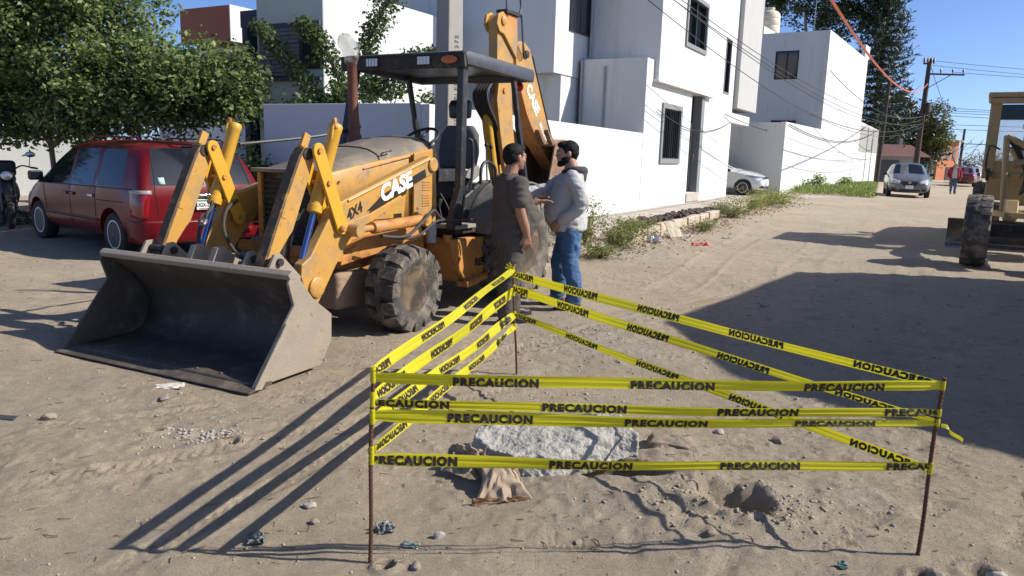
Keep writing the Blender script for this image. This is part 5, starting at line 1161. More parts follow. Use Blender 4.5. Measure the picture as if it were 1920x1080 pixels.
    def patch(s, c4, d, name, m, off=.006, nu=8, nv=6, parent=None, th=.012):
        c = np.array(c4, float); G = []
        for i in range(nv + 1):
            row = []
            for j in range(nu + 1):
                u, v = j / nu, i / nv; p = (c[0] * (1 - u) + c[1] * u) * (1 - v) + (c[3] * (1 - u) + c[2] * u) * v
                h, nn = s.hit(p, d)
                if h is None: h = p + np.array(d) * .3; nn = -np.array(d, float)
                if nn @ np.array(d) > 0: nn = -nn
                row.append(h + nn * off)
            G.append(row)
        o = MB().grid(G).build(name, m, parent or s.root, fix=True); md = o.modifiers.new('t', 'SOLIDIFY'); md.thickness = th; md.offset = 0; return o
def car_wheel(parent, c, r, w, side, spokes=7, m=None, width=.3):
    rim = r * .66
    t = MB().lathe([(rim, -w * .45), (rim + .02, -w * .5), (r * .9, -w * .5), (r * .98, -w * .42), (r, -w * .25), (r, w * .25), (r * .98, w * .42), (r * .9, w * .5), (rim + .02, w * .5), (rim, w * .45)], (0, 0, 0), (0, 1, 0), 36).build('wheel', M_CTYRE, parent); t.location = c
    s = side
    MB().lathe([(rim + .005, s * w * .46), (rim - .015, s * w * .46), (rim - .03, s * w * .25), (.001, s * w * .18)], (0, 0, 0), (0, 1, 0), 32).build('rim', M_PLAST if spokes < 20 else m or M_ALLOY, t, fix=True)
    q = MB(); q.lathe([(rim + .004, s * w * .40), (rim + .004, s * w * .47), (rim - .022, s * w * .47), (rim - .03, s * w * .40)], (0, 0, 0), (0, 1, 0), 32)
    q.lathe([(.001, s * w * .46), (.035, s * w * .46), (.05, s * w * .42), (.05, s * w * .3)], (0, 0, 0), (0, 1, 0), 16)
    for k in range(spokes):
        a = 2 * math.pi * k / spokes; ca, sa = math.cos(a), math.sin(a); V = []
        for (rr, hw, dd) in ((.03, .024, .44), (rim - .015, rim * width * .5, .44)):
            for sg in (-1, 1):
                for de in (0, -.10): V.append((rr * ca - sg * hw * sa, s * w * (dd + de), rr * sa + sg * hw * ca))
        q.add(V, [(0, 2, 6, 4), (1, 5, 7, 3), (0, 4, 5, 1), (2, 3, 7, 6), (4, 6, 7, 5)])
    q.build('hubcap', m or M_ALLOY, t, .004, 1, fix=True); return t
# ---------------------------------------------------------------- red minivan
P_VAN = paint('dark_red_metallic_paint', (.125, .006, .010), .3, .0, .03, .12, .25)
van = empty('minivan', (-5.20, 11.50, 0), math.atan2(.63, -.776), 'dark red minivan with tinted windows parked behind the loader bucket', 'minivan')
#      x     ws   zb   wm   zm   wb   zbelt wt   zt    zr   shear
vst = [(-.86, .80, .33, .84, .55, .84, .74, .82, .86, .88, .0),
       (-.83, .86, .30, .90, .58, .89, .95, .83, 1.02, 1.03, .0),
       (-.70, .90, .27, .93, .60, .91, 1.00, .70, 1.52, 1.56, .12),
       (-.36, .91, .24, .93, .60, .915, 1.00, .73, 1.52, 1.63, .10),
       (.42, .91, .22, .93, .60, .92, .99, .75, 1.53, 1.655, .02),
       (.50, .91, .22, .93, .60, .92, .99, .75, 1.53, 1.656, .02),
       (1.28, .91, .22, .93, .60, .92, .97, .75, 1.52, 1.65, -.02),
       (1.35, .91, .22, .93, .60, .92, .97, .75, 1.52, 1.648, -.02),
       (1.95, .91, .22, .93, .60, .92, .96, .72, 1.47, 1.58, -.12),
       (2.62, .90, .22, .92, .60, .90, .95, .80, 1.02, 1.07, .0),
       (2.98, .88, .24, .91, .58, .87, .88, .74, .94, .97, .0),
       (3.36, .82, .26, .84, .52, .78, .74, .62, .80, .82, .0),
       (3.50, .70, .32, .72, .48, .66, .60, .50, .64, .65, .0)]
vgl = {(3, 4), (5, 4), (7, 4), (8, 4), (1, 6), (1, 7), (8, 6), (8, 7), (1, 5)} - {(1, 5)}
VWH = [(0, .8, .315), (0, -.8, .315), (2.68, .8, .315), (2.68, -.8, .315)]
vs = Shell(vst, vgl, VWH, P_VAN, van, .385)
for (x, y, r_) in VWH: car_wheel(van, (x, .80 if y > 0 else -.80, .315), .315, .2, 1 if y > 0 else -1, 9, None, .27)
for sg in (1, -1):
    Yd = (0, -sg, 0); Yo = 1.3 * sg
    vs.line([(.46, Yo, .30), (.46, Yo, .97)], Yd, .005, 'door_seam', M_UNDER); vs.line([(1.32, Yo, .30), (1.32, Yo, .95)], Yd, .005, 'door_seam', M_UNDER); vs.line([(2.22, Yo, .30), (2.25, Yo, .62), (2.35, Yo, .92)], Yd, .005, 'door_seam', M_UNDER)
    vs.line([(-.60, Yo, .985), (.46, Yo, .975), (2.5, Yo, .945)], Yd, .009, 'belt_trim', M_PLAST)
    vs.line([(.40, Yo, .50), (2.28, Yo, .50)], Yd, .022, 'side_moulding', mat('moulding_red', (.10, .02, .022), .4, .1))
    vs.line([(-.4, Yo, .80), (.45, Yo, .79)], Yd, .006, 'slide_rail', M_UNDER)
    for (x, z) in ((.58, .84), (1.22, .835), (1.44, .835)):
        h, n_ = vs.hit((x, Yo, z), Yd); MB().box(h + n_ * .012, (.15, .03, .045)).build('door_handle', P_VAN if x != .58 else M_CHR, van, .012, 3)
    h, n_ = vs.hit((2.28, Yo, 1.02), Yd); mr = MB().box((2.30, sg * 1.02, 1.06), (.10, .20, .15)).build('mirror', M_PLAST, van, .035, 3); MB().box((2.33, sg * .90, .99), (.05, .14, .05)).build('mirror_arm', M_PLAST, mr, .01); MB().box((2.247, sg * 1.02, 1.06), (.006, .15, .11)).build('mirror_glass', M_CGLASS, mr)
    vs.patch([(-1.39, sg * 1.055, .97), (-1.265, sg * 1.275, .97), (-1.265, sg * 1.275, .62), (-1.36, sg * 1.10, .60)], (.80, -sg * .45, 0), 'tail_lamp', M_TAILR, .008, 8, 8)
    vs.patch([(-1.39, sg * 1.055, .975), (-1.265, sg * 1.275, .975), (-1.265, sg * 1.275, .925), (-1.39, sg * 1.055, .925)], (.80, -sg * .45, 0), 'reversing_lamp', mat('smoky_lamp', (.34, .30, .30), .2, .1), .016, 6, 3)
    vs.patch([(4.2, sg * .80, .74), (4.2, sg * .45, .70), (4.2, sg * .45, .58), (4.2, sg * .80, .60)], (-1, 0, 0), 'headlamp', M_CLEAR, .01)
bp_ = smooth_poly([(-.50, .935), (-.80, .90), (-.93, .70), (-.965, .3), (-.97, 0), (-.965, -.3), (-.93, -.70), (-.80, -.90), (-.50, -.935)], 4)
bmp = MB().grid([[(x * (1 if z > .35 else .985), y * (1 if z > .35 else .985), z) for (x, y) in bp_] for z in (.26, .34, .46, .54, .555)]).build('bumper', P_VAN, van, fix=True); md = bmp.modifiers.new('t', 'SOLIDIFY'); md.thickness = .07; md.offset = -1
MB().grid([[(x * .99, y * .99, z) for (x, y) in bp_[6:-6]] for z in (.557, .563)]).build('bumper_step', mat('bumper_grey', (.16, .10, .10), .5), bmp, fix=True)
for sg in (1, -1): MB().box((-.975, sg * .55, .40), (.012, .16, .05)).build('reflector', M_TAILR, bmp, .004)
vs.line([(-1.4, .66, .60), (-1.4, .70, .95), (-1.4, .62, 1.50)], (1, 0, 0), .006, 'tailgate_seam', M_UNDER); vs.line([(-1.4, -.66, .60), (-1.4, -.70, .95), (-1.4, -.62, 1.50)], (1, 0, 0), .006, 'tailgate_seam', M_UNDER)
hb_ = MB().tube([(-.885, .34, .885), (-.90, .30, .90), (-.905, 0, .905), (-.90, -.30, .90), (-.885, -.34, .885)], .028, 10).build('tailgate_handle', M_CHR, van)
MB().ell((-.935, 0, .905), (.012, .03, .022)).build('emblem', M_CHR, hb_)
pl = MB().box((-.892, 0, .775), (.012, .33, .15)).build('number_plate', M_PLATE, van, .004)
V, F = text_mesh('UGX-2AA-D', .075, .002, 0, .82, 'CENTER'); MB().add(np.column_stack([np.full(len(V), -.8995), -V[:, 0], .745 + V[:, 1]]), F).build('plate_number', M_BLK, pl)
MB().box((-.8995, 0, .828), (.001, .30, .02)).build('plate_band', mat('plate_green', (.10, .22, .14), .5), pl)
MB().box((-.8995, 0, .715), (.001, .26, .012)).build('plate_band', mat('plate_red', (.30, .06, .06), .5), pl)
vs.patch([(-1.4, .62, 1.15), (-1.4, .54, 1.15), (-1.4, .54, 1.06), (-1.4, .62, 1.06)], (1, 0, 0), 'sticker', mat('pale_sticker', (.35, .55, .52), .6), .004, 2, 2, None, .002)
MB().tube([(-.80, .05, 1.04), (-.765, -.25, 1.12), (-.755, -.38, 1.14)], .008, 6).build('wiper', M_PLAST, van)
vs.patch([(-1.4, .30, 1.585), (-1.4, -.30, 1.585), (-1.4, -.30, 1.565), (-1.4, .30, 1.565)], (1, 0, 0), 'high_brake_lamp', M_TAILR, .012, 6, 2)
for sg in (1, -1): MB().tube([(-.30, sg * .60, 1.65), (-.22, sg * .60, 1.685), (1.3, sg * .60, 1.695), (1.42, sg * .60, 1.66)], .012, 8).build('roof_rail', P_VAN, van)
# ---------------------------------------------------------------- sedans
sst = [(-.94, .68, .42, .74, .58, .72, .78, .62, .84, .86, .0), (-.88, .78, .30, .83, .60, .80, .90, .66, .97, .99, .0), (-.45, .83, .24, .85, .60, .83, .94, .70, 1.00, 1.03, .0),
       (.12, .84, .21, .85, .58, .84, .94, .62, 1.33, 1.40, .10), (.52, .84, .20, .85, .58, .84, .94, .63, 1.37, 1.47, .03), (.60, .84, .20, .85, .58, .84, .94, .63, 1.37, 1.475, .03), (1.10, .84, .20, .85, .58, .84, .93, .63, 1.36, 1.47, .0),
       (1.30, .84, .20, .85, .58, .84, .92, .61, 1.32, 1.42, -.05), (2.08, .84, .20, .85, .58, .83, .90, .70, .96, 1.0, .0), (2.75, .82, .20, .84, .56, .80, .82, .62, .88, .91, .0), (3.15, .76, .20, .79, .52, .72, .70, .54, .76, .78, .0), (3.34, .60, .24, .64, .46, .58, .58, .44, .62, .63, .0)]
sgl = {(3, 4), (5, 4), (6, 4), (7, 4), (2, 6), (2, 7), (7, 6), (7, 7)}
SWH = [(0, .75, .30), (0, -.75, .30), (2.6, .75, .30), (2.6, -.75, .30)]
def sedan(loc, fwd, pm, label, group=None, front='v', detail=True, tilt=0.):
    o = empty('sedan', loc, math.atan2(fwd[1], fwd[0]), label, 'car', group)
    s = Shell(sst, sgl, SWH, pm, o, .345, 2 if detail else 1)
    for (x, y, r_) in SWH: car_wheel(o, (x, .74 if y > 0 else -.74, .30), .30, .19, 1 if y > 0 else -1, 10, None, .30)
    X = (-1, 0, 0)
    for sg in (1, -1):
        s.patch([(4, sg * .70, .80), (4, sg * .36, .68), (4, sg * .40, .585), (4, sg * .71, .62)] if front == 'v' else [(4, sg * .78, .77), (4, sg * .34, .70), (4, sg * .36, .63), (4, sg * .76, .69)], X, 'headlamp', M_CLEAR if front == 'v' else mat('smoked_lamp', (.25, .28, .32), .1, .3), .012)
        s.patch([(4, sg * .66, .40), (4, sg * .46, .38), (4, sg * .48, .28), (4, sg * .68, .30)], X, 'fog_recess', M_PLAST, .008)
        mr = MB().box((1.92, sg * .93, .98), (.09, .18, .12)).build('mirror', pm if front != 'v' else M_PLAST, o, .03, 3); MB().box((1.96, sg * .84, .93), (.04, .10, .03)).build('mirror_arm', M_PLAST, mr)
        if detail:
            for x in (.56, 1.55 if sg else 0): s.line([(x, sg * 1.3, .28), (x, sg * 1.3, .90)], (0, -sg, 0), .004, 'door_seam', M_UNDER)
        s.patch([(-2, sg * .72, .92), (-2, sg * .42, .92), (-2, sg * .42, .74), (-2, sg * .72, .74)], (1, 0, 0), 'tail_lamp', M_TAILR, .01)
    if front == 'v':
        g = s.patch([(4, .40, .70), (4, -.40, .70), (4, -.22, .50), (4, .22, .50)], X, 'grille', M_PLAST, .008, 10, 5)
        s.line([(4, .30, .70), (4, .17, .515), (4, -.17, .515), (4, -.30, .70)], X, .014, 'grille_chrome', M_CHR)
        h, n_ = s.hit((4, 0, .63), X); MB().lathe([(.04, -.02), (.055, -.02), (.055, .02), (.04, .02)], h + n_ * .02, (1, 0, 0), 18).build('emblem', M_CHR, o); MB().box(h + n_ * .03, (.01, .14, .02)).build('emblem_bar', M_CHR, o)
    else:
        s.patch([(4, .42, .70), (4, -.42, .70), (4, -.42, .645), (4, .42, .645)], X, 'grille', M_PLAST, .014, 10, 3)
    s.patch([(4, .40, .36), (4, -.40, .36), (4, -.44, .27), (4, .44, .27)], X, 'intake', M_PLAST, .008)
    h, n_ = s.hit((4, 0, .45), X); pl = MB().box(h + n_ * .02, (.012, .31, .15)).build('number_plate', M_PLATE, o, .004)
    s.patch([(-2, .40, .62), (-2, -.40, .62), (-2, -.40, .50), (-2, .40, .50)], (1, 0, 0), 'rear_plate_panel', M_PLAST, .006)
    return o
P_GREY = paint('grey_car_paint', (.17, .17, .165), .3, .4, .3); P_WHT = paint('pearl_white_paint', (.66, .67, .67), .25, .05, .06); P_DKR = paint('maroon_car_paint', (.14, .02, .025), .3, .2, .2); P_SIL = paint('silver_car_paint', (.5, .5, .5), .3, .5, .2)
gs_f = np.array([-.40, -.917]); sedan((16.9 - gs_f[0] * 3.0, 32.4 - gs_f[1] * 3.0, .25), gs_f, P_GREY, 'dusty grey sedan facing the viewer beside the grass bank', None, 'v')
ws_f = np.array([.875, -.484]); ws_c = (9.25, 30.05); sedan((ws_c[0] - ws_f[0] * 2.6, ws_c[1] - ws_f[1] * 2.6, .285), ws_f, P_WHT, 'white sedan poking its nose out of the carport', None, 'w')
sedan((34.0, 57.5, .12), (.55, .83), P_DKR, 'maroon car seen behind the walking man', None, 'v', False)
sedan((39.7, 66., .10), (.55, .83), P_SIL, 'small pale car farthest down the street', None, 'v', False)
# ---------------------------------------------------------------- motorcycle
mc = empty('motorcycle', (-9.75, 14.35, 0), R(-52), 'black motorcycle parked under the tree beside the minivan', 'motorcycle')
M_BLKM = mat('black_motorcycle', (.018, .018, .02), .35, .2, var=.2); M_ENG = mat('engine_metal', (.09, .09, .09), .5, .6, var=.3)
for x in (-.65, .65):
    w_ = MB(); th = np.linspace(0, 2 * math.pi, 37); w_.grid([[((.27 + .05 * math.cos(b)) * math.cos(a), .05 * math.sin(b), (.27 + .05 * math.cos(b)) * math.sin(a)) for b in np.linspace(0, 2 * math.pi, 11)[:-1]] for a in th], True); wo2 = w_.build('wheel', M_CTYRE, mc, fix=True); wo2.location = (x, 0, .32)
    q = MB(); q.cyl((0, -.06, 0), (0, .06, 0), .06, 14); q.lathe([(.22, -.02), (.235, -.02), (.235, .02), (.22, .02)], (0, 0, 0), (0, 1, 0), 28)
    for k in range(6): a = k * math.pi / 3; q.cyl((.05 * math.cos(a), 0, .05 * math.sin(a)), (.225 * math.cos(a), 0, .225 * math.sin(a)), .012, 6)
    q.build('rim', M_ENG, wo2, fix=True)
for y in (-.09, .09): MB().tube([(.65, y, .32), (.42, y, .98)], .022, 8).build('fork_leg', M_ENG, mc)
MB().tube(smooth_poly([(.38, .36, 1.06), (.36, .22, 1.10), (.40, .08, 1.02), (.40, -.08, 1.02), (.36, -.22, 1.10), (.38, -.36, 1.06)], 4), .013, 8).build('handlebar', M_BLKM, mc)
for y in (-.36, .36): MB().cyl((.36, y * .95, 1.07), (.33, y * 1.2, 1.05), .018, 8).build('grip', M_RUB, mc)
for y in (-.32, .32): mo = MB().tube([(.37, y, 1.08), (.36, y * 1.05, 1.26)], .006, 6).build('mirror', M_BLKM, mc); MB().ell((.36, y * 1.08, 1.30), (.02, .075, .05)).build('mirror_glass', mat('mirror_blue', (.35, .42, .5), .1, .9), mo)
MB().ell((.50, 0, .93), (.10, .10, .10)).build('headlight', M_BLKM, mc); MB().ell((.565, 0, .93), (.05, .082, .082)).build('headlight_lens', M_CLEAR, mc)
MB().ell((.16, 0, .86), (.26, .15, .14)).build('fuel_tank', M_BLKM, mc); MB().box((-.32, 0, .82), (.62, .24, .10)).build('saddle', M_RUB, mc, .04, 3)
MB().box((.05, 0, .45), (.36, .26, .34)).build('engine', M_ENG, mc, .04, 2); MB().tube([(.2, -.14, .45), (.1, -.18, .25), (-.75, -.18, .33)], [.02, .02, .045], 8).build('exhaust', M_ENG, mc)
MB().tube([(.38, 0, .95), (.2, 0, .5), (.0, 0, .28), (-.3, 0, .3), (-.4, 0, .7)], .025, 8).build('frame', M_BLKM, mc); MB().tube([(-.3, .1, .3), (-.65, .1, .32)], .02, 6).build('swing_arm', M_BLKM, mc)
th = np.linspace(R(35), R(150), 12); MB().grid([[(.65 + .345 * math.cos(a), y, .32 + .345 * math.sin(a)) for y in (-.06, 0, .06)] for a in th]).build('front_mudguard', M_BLKM, mc)
MB().prism([(-.62, .70), (-.98, .62), (-1.0, .66), (-.62, .78)], -.08, .08, 'y').build('rear_mudguard', mat('red_plastic', (.2, .03, .02), .4), mc, fix=True)
MB().cyl((.0, .14, .3), (-.1, .38, .01), .012, 6).build('side_stand', M_ENG, mc)

van.scale = (1.06, 1.06, 1.02)
MB().ell((.36, 0, .62), (.22, .17, .30)).build('leg_shield', M_BLKM, mc); MB().ell((-.45, 0, .66), (.42, .17, .16)).build('tail_fairing', M_BLKM, mc); MB().box((-.55, 0, 1.02), (.34, .40, .30)).build('top_box', M_BLKM, mc, .06, 3)
mc.scale = (1.08, 1.2, 1.05)
# ================================================================ people
M_SKIN = mat('skin_tan', (.37, .205, .135), .55, var=.12, vscale=20, bump=.001, bscale=90)
M_SKIN2 = mat('skin_brown', (.33, .175, .112), .55, var=.12, vscale=20, bump=.001, bscale=90)
M_HAIR = mat('black_hair', (.008, .007, .007), .75, spec=.25, var=.3, vscale=60, bump=.006, bscale=70)
M_TEE = mat('dark_grey_cotton', (.075, .067, .059), .95, var=.12, vscale=12, bump=.002, bscale=150)
M_TROU = mat('dark_brown_twill', (.075, .066, .056), .95, var=.15, vscale=12, dirt=((.15, .125, .10), .2, 8), bump=.002, bscale=150)
M_SHOE = mat('black_shoe_leather', (.016, .015, .015), .5, var=.2, dirt=((.13, .11, .09), .25, 14))
M_HOODIE = mat('heather_grey_fleece', (.42, .42, .42), .95, var=.08, vscale=30, bump=.002, bscale=160)
M_HOODD = mat('charcoal_fleece', (.045, .047, .055), .95, var=.12)
M_JEAN = mat('blue_denim', (.045, .105, .23), .9, var=.22, vscale=7, dirt=((.10, .17, .29), .25, 6), bump=.002, bscale=170)
M_BOOT = mat('brown_boot_leather', (.12, .065, .04), .7, var=.2, dirt=((.24, .18, .13), .3, 10))
M_REDJ = mat('red_jacket_cloth', (.30, .015, .025), .85, var=.12)
M_TEEW = mat('pale_grey_tee', (.42, .42, .43), .9, var=.08)
M_CAP = mat('pale_cap', (.5, .48, .42), .9)
def limb(mb, pts, rad, n=14, k=5, ends=True):
    P = smooth_poly(pts, k); rr = np.interp(np.linspace(0, 1, len(P)), np.linspace(0, 1, len(rad)), rad); mb.tube(P, rr, n)
    if ends:
        mb.ell(P[0], (rr[0],) * 3, 12, 8); mb.ell(P[-1], (rr[-1],) * 3, 12, 8)
def torso(mb, rings, n=26, pw=2.4):
    """rings: (z, cx, cy, half depth, half width); super-elliptical sections"""
    R_ = smooth_poly(rings, 4); G = []
    for (z, cx, cy, a, b) in R_:
        row = []
        for j in range(n):
            t = 2 * math.pi * j / n; c, s = math.cos(t), math.sin(t); row.append((cx + a * math.copysign(abs(c) ** (2 / pw), c), cy + b * math.copysign(abs(s) ** (2 / pw), s), z))
        G.append(row)
    m0 = mb.n; mb.grid(G, True); k = len(G); mb.f.append(tuple(m0 + j for j in range(n - 1, -1, -1))); mb.f.append(tuple(m0 + (k - 1) * n + j for j in range(n)))
def wrinkle(o, amp, sc, seed=0, zs=2.2):
    me = o.data; V = np.empty(len(me.vertices) * 3, np.float32); me.vertices.foreach_get('co', V); V = V.reshape(-1, 3)
    Nn = np.empty(len(me.vertices) * 3, np.float32); me.vertices.foreach_get('normal', Nn); Nn = Nn.reshape(-1, 3)
    a = fbm(V[:, 0] * sc + V[:, 1] * sc * .8, V[:, 2] * sc * zs + V[:, 1] * sc, 3, seed); b = fbm(V[:, 1] * sc * 1.3 + 7, V[:, 2] * sc * .7 - V[:, 0] * sc, 3, seed + 9)
    d = amp * (1.6 * np.abs(a) - .3 + b * .8); V = V + Nn * d[:, None]; me.vertices.foreach_set('co', V.astype(np.float32).ravel()); me.update()
def hand(mb, wrist, d, up, curl=.5, thumb=1., s=1.):
    """palm and five bent fingers; d = direction of the hand, up = back of the hand, thumb side = d x up * thumb"""
    w = np.array(wrist, float); d = np.array(d, float); d /= np.linalg.norm(d); u = np.array(up, float); u -= d * (u @ d); u /= np.linalg.norm(u); t = np.cross(d, u) * thumb
    for q in np.linspace(-.026, .026, 4): limb(mb, [w + t * q * .55, w + d * .045 * s + t * q * .9, w + d * .088 * s + t * q], [.017, .016, .0125], 8, 2)
    L = [.068, .080, .076, .058]
    for i, q in enumerate((.030, .010, -.010, -.030)):
        b = w + d * .088 * s + t * q; p = [b]; dirv = d.copy(); seg = L[i] * s
        for f in (.42, .32, .26):
            dirv = dirv * math.cos(curl) - u * math.sin(curl); dirv /= np.linalg.norm(dirv); p.append(p[-1] + dirv * seg * f)
        limb(mb, p, [.0105, .0098, .009, .008], 8, 2)
    b = w + d * .025 * s + t * .022; p1 = b + (d * .6 + t * .75 - u * .15) * .036; p2 = p1 + (d * .85 + t * .25 - u * .35) * .032; p3 = p2 + (d * .95 - u * .3) * .024
    limb(mb, [b, p1, p2, p3], [.015, .0125, .011, .009], 8, 2)
def head(mb, c, yaw=0., pitch=0., s=1., beard=0.):
    """head facing local +x turned by yaw; c = centre of the skull"""
    Rm = rotm(0, pitch, yaw); c = np.array(c, float)
    def E_(p, r, rot=None): mb.ell(c + Rm @ (np.array(p) * s), tuple(np.array(r) * s), 16, 12, Rm if rot is None else Rm @ rot)
    E_((-.012, 0, .025), (.098, .077, .092)); E_((.018, 0, -.02), (.078, .069, .098)); E_((.034, 0, -.068), (.052, .052, .05)); E_((.060, 0, -.094), (.030, .034, .023))
    E_((.084, 0, .028), (.014, .05, .012)); E_((.098, 0, -.018), (.017, .012, .018), rotm(0, R(-25), 0)); E_((.094, 0, .002), (.011, .0085, .028))
    E_((.087, 0, -.054), (.012, .024, .008)); E_((.086, 0, -.066), (.012, .021, .008))
    for sg in (1, -1): E_((-.008, sg * .077, -.008), (.020, .011, .034)); E_((.055, sg * .043, -.026), (.026, .022, .026))
    return Rm
def eyes(c, Rm, s, parent):
    for sg in (1, -1):
        p = np.array(c) + Rm @ (np.array((.083, sg * .031, .006)) * s); e = MB().ell(p, (.010 * s, .014 * s, .008 * s), 10, 8, Rm).build('eye', mat('eye_white', (.5, .48, .45), .3), parent)
        MB().ell(p + Rm @ np.array((.007 * s, 0, 0)), (.004 * s, .0065 * s, .0065 * s), 8, 6, Rm).build('iris', mat('dark_iris', (.01, .008, .006), .2), e)
        MB().ell(np.array(c) + Rm @ (np.array((.091, sg * .033, .034)) * s), (.006 * s, .022 * s, .006 * s), 10, 6, Rm).build('eyebrow', M_HAIR, parent)
def hair(c, Rm, s, parent, top=1., back=1., name='hair'):
    mb = MB(); c = np.array(c, float)
    def E_(p, r): mb.ell(c + Rm @ (np.array(p) * s), tuple(np.array(r) * s), 18, 14, Rm)
    E_((-.022, 0, .046), (.097, .084, .086)); E_((-.045, 0, .01), (.072, .078, .080)); E_((.03, 0, .088), (.062, .062, .036)); E_((-.06, 0, -.03), (.04, .06, .05))
    for sg in (1, -1): E_((.012, sg * .066, .03), (.022, .014, .04))
    o = remesh(mb, name, M_HAIR, parent, .008, 2); wrinkle(o, .004, 40, 3, 1.); return o
def shoe(parent, ankle, yaw, m, L=.29, name='shoe', pitch=0.):
    Rm = rotm(0, pitch, yaw); a = np.array(ankle, float); mb = MB()
    def E_(p, r): mb.ell(a + Rm @ np.array(p), r, 14, 10, Rm)
    E_((-.02, 0, -.035), (.065, .044, .055)); E_((.05, 0, -.05), (.095, .044, .042)); E_((.125, .0, -.062), (.075, .048, .034)); E_((-.005, 0, .03), (.052, .046, .06))
    o = remesh(mb, name, m, parent, .009, 3)
    pts = [(a + Rm @ np.array((x, y, 0)))[:2] for (x, y) in [(-.085, .03), (-.05, .046), (.03, .042), (.12, .052), (.18, .04), (.205, 0), (.18, -.04), (.12, -.052), (.03, -.042), (-.05, -.046), (-.085, -.03), (-.095, 0)]]
    MB().prism([tuple(p) for p in pts], a[2] - .098, a[2] - .072, 'z').build('sole', M_RUB, o, .004, fix=True); return o

# --- man in the dark T-shirt
pA = empty('person', (-.04, 7.42, 0), R(24), 'man in a dark grey T-shirt standing with his arm at his side', 'person')
pA.location.z = gz1(-.04, 7.42)
hc = (.035, .0, 1.625)
b = MB(); Rm = head(b, hc, R(12), R(2), 1.04); limb(b, [(-.02, 0, 1.42), (.0, 0, 1.50), (.015, 0, 1.57)], [.07, .062, .062])
torso(b, [(.86, 0, 0, .10, .15), (1.02, .02, 0, .12, .15), (1.25, .0, 0, .11, .16), (1.40, -.01, 0, .08, .15), (1.46, -.01, 0, .05, .07)])
def armA(mb, s, pts, rad): limb(mb, pts, rad)
RA = [(-.01, -.21, 1.385), (-.03, -.255, 1.24), (-.015, -.262, 1.105), (.035, -.25, .97), (.06, -.24, .885)]
LA = [(-.01, .21, 1.385), (.06, .26, 1.24), (.14, .27, 1.12), (.27, .22, 1.14), (.36, .18, 1.18)]
for A_, th_ in ((RA, 1.), (LA, -1.)): limb(b, A_, [.056, .05, .046, .043, .031])
hand(b, RA[-1], (.12, .03, -1), (-.1, -1, 0), .35, 1.); hand(b, LA[-1], (1, -.3, .1), (0, .2, 1), .3, -1.)
for sg, (fx, fy) in ((1, (.12, .13)), (-1, (-.06, -.13))): limb(b, [(.0, sg * .095, .84), (fx * .4, sg * .105, .62), (fx * .7, fy * .95, .45), (fx * .95 - .02, fy, .25), (fx - .01, fy, .085)], [.09, .08, .062, .055, .045])
bodyA = remesh(b, 'body', M_SKIN2, pA, .0065, 3); eyes(hc, Rm, 1.04, bodyA); hair(hc, Rm, 1.04, bodyA)
c = MB(); torso(c, [(.80, .015, 0, .165, .19), (.87, .03, 0, .185, .20), (.98, .055, 0, .205, .205), (1.08, .06, 0, .205, .205), (1.18, .035, 0, .185, .205), (1.30, .0, 0, .15, .21), (1.39, -.015, 0, .115, .195), (1.445, -.02, 0, .08, .12), (1.475, -.018, 0, .068, .075)], pw=2.2)
for A_ in (RA, LA): P = np.array(A_); limb(c, [P[0] + (0, 0, -.01), P[0] * .6 + P[1] * .4, P[1] * .85 + P[2] * .15], [.082, .083, .080])
tee = remesh(c, 't_shirt', M_TEE, bodyA, .010, 4); wrinkle(tee, .012, 6, 4); wrinkle(tee, .006, 14, 33)
c = MB(); torso(c, [(.74, .0, 0, .13, .175), (.80, .01, 0, .15, .185), (.88, .02, 0, .165, .185), (.95, .02, 0, .16, .18)])
for sg, (fx, fy) in ((1, (.12, .13)), (-1, (-.06, -.13))): limb(c, [(.0, sg * .095, .84), (fx * .4, sg * .105, .62), (fx * .7, fy * .95, .45), (fx * .95 - .02, fy, .25), (fx - .01, fy, .085)], [.115, .102, .088, .08, .082])
tr = remesh(c, 'trousers', M_TROU, bodyA, .011, 4); wrinkle(tr, .012, 6, 8)
for (fx, fy) in ((.12, .13), (-.06, -.13)): shoe(bodyA, (fx, fy, .098), R(8) if fy > 0 else R(-14), M_SHOE)
# --- man in the grey hoodie
pB = empty('person', (.60, 8.08, 0), R(176), 'bearded man in a grey hoodie and blue jeans leaning an arm on the machine', 'person')
pB.location.z = gz1(.60, 8.08)
hc = (.05, 0, 1.645); b = MB(); Rm = head(b, hc, R(8), R(4), 1.04); limb(b, [(-.02, 0, 1.43), (.005, 0, 1.52), (.025, 0, 1.58)], [.072, .066, .064])
torso(b, [(.88, 0, 0, .10, .15), (1.02, .02, 0, .12, .15), (1.25, .0, 0, .11, .17), (1.42, -.01, 0, .08, .15), (1.47, -.01, 0, .05, .07)])
LB = [(-.01, .215, 1.40), (-.08, .265, 1.25), (-.10, .275, 1.12), (.02, .25, 1.0), (.10, .215, .945)]         # near arm, hand in the pocket
RB = [(.02, -.20, 1.40), (.14, -.22, 1.31), (.27, -.20, 1.24), (.41, -.12, 1.225), (.50, -.06, 1.225)]          # far arm, forearm on the fender
for A_ in (LB, RB): limb(b, A_, [.056, .05, .046, .043, .031])
hand(b, LB[-1], (.6, -.3, -.6), (.4, .8, .2), .4, -1.); hand(b, RB[-1], (1, .25, -.05), (0, 0, 1), .25, 1.)
for sg, (fx, fy) in ((1, (-.07, .15)), (-1, (.09, -.13))): limb(b, [(.0, sg * .095, .84), (fx * .4 + .01, sg * .112, .62), (fx * .7 + .02, fy * .95, .46), (fx * .95 - .01, fy, .26), (fx, fy, .10)], [.09, .08, .062, .055, .045])
bodyB = remesh(b, 'body', M_SKIN, pB, .0065, 3); eyes(hc, Rm, 1.04, bodyB); hair(hc, Rm, 1.04, bodyB)
bd = MB(); 
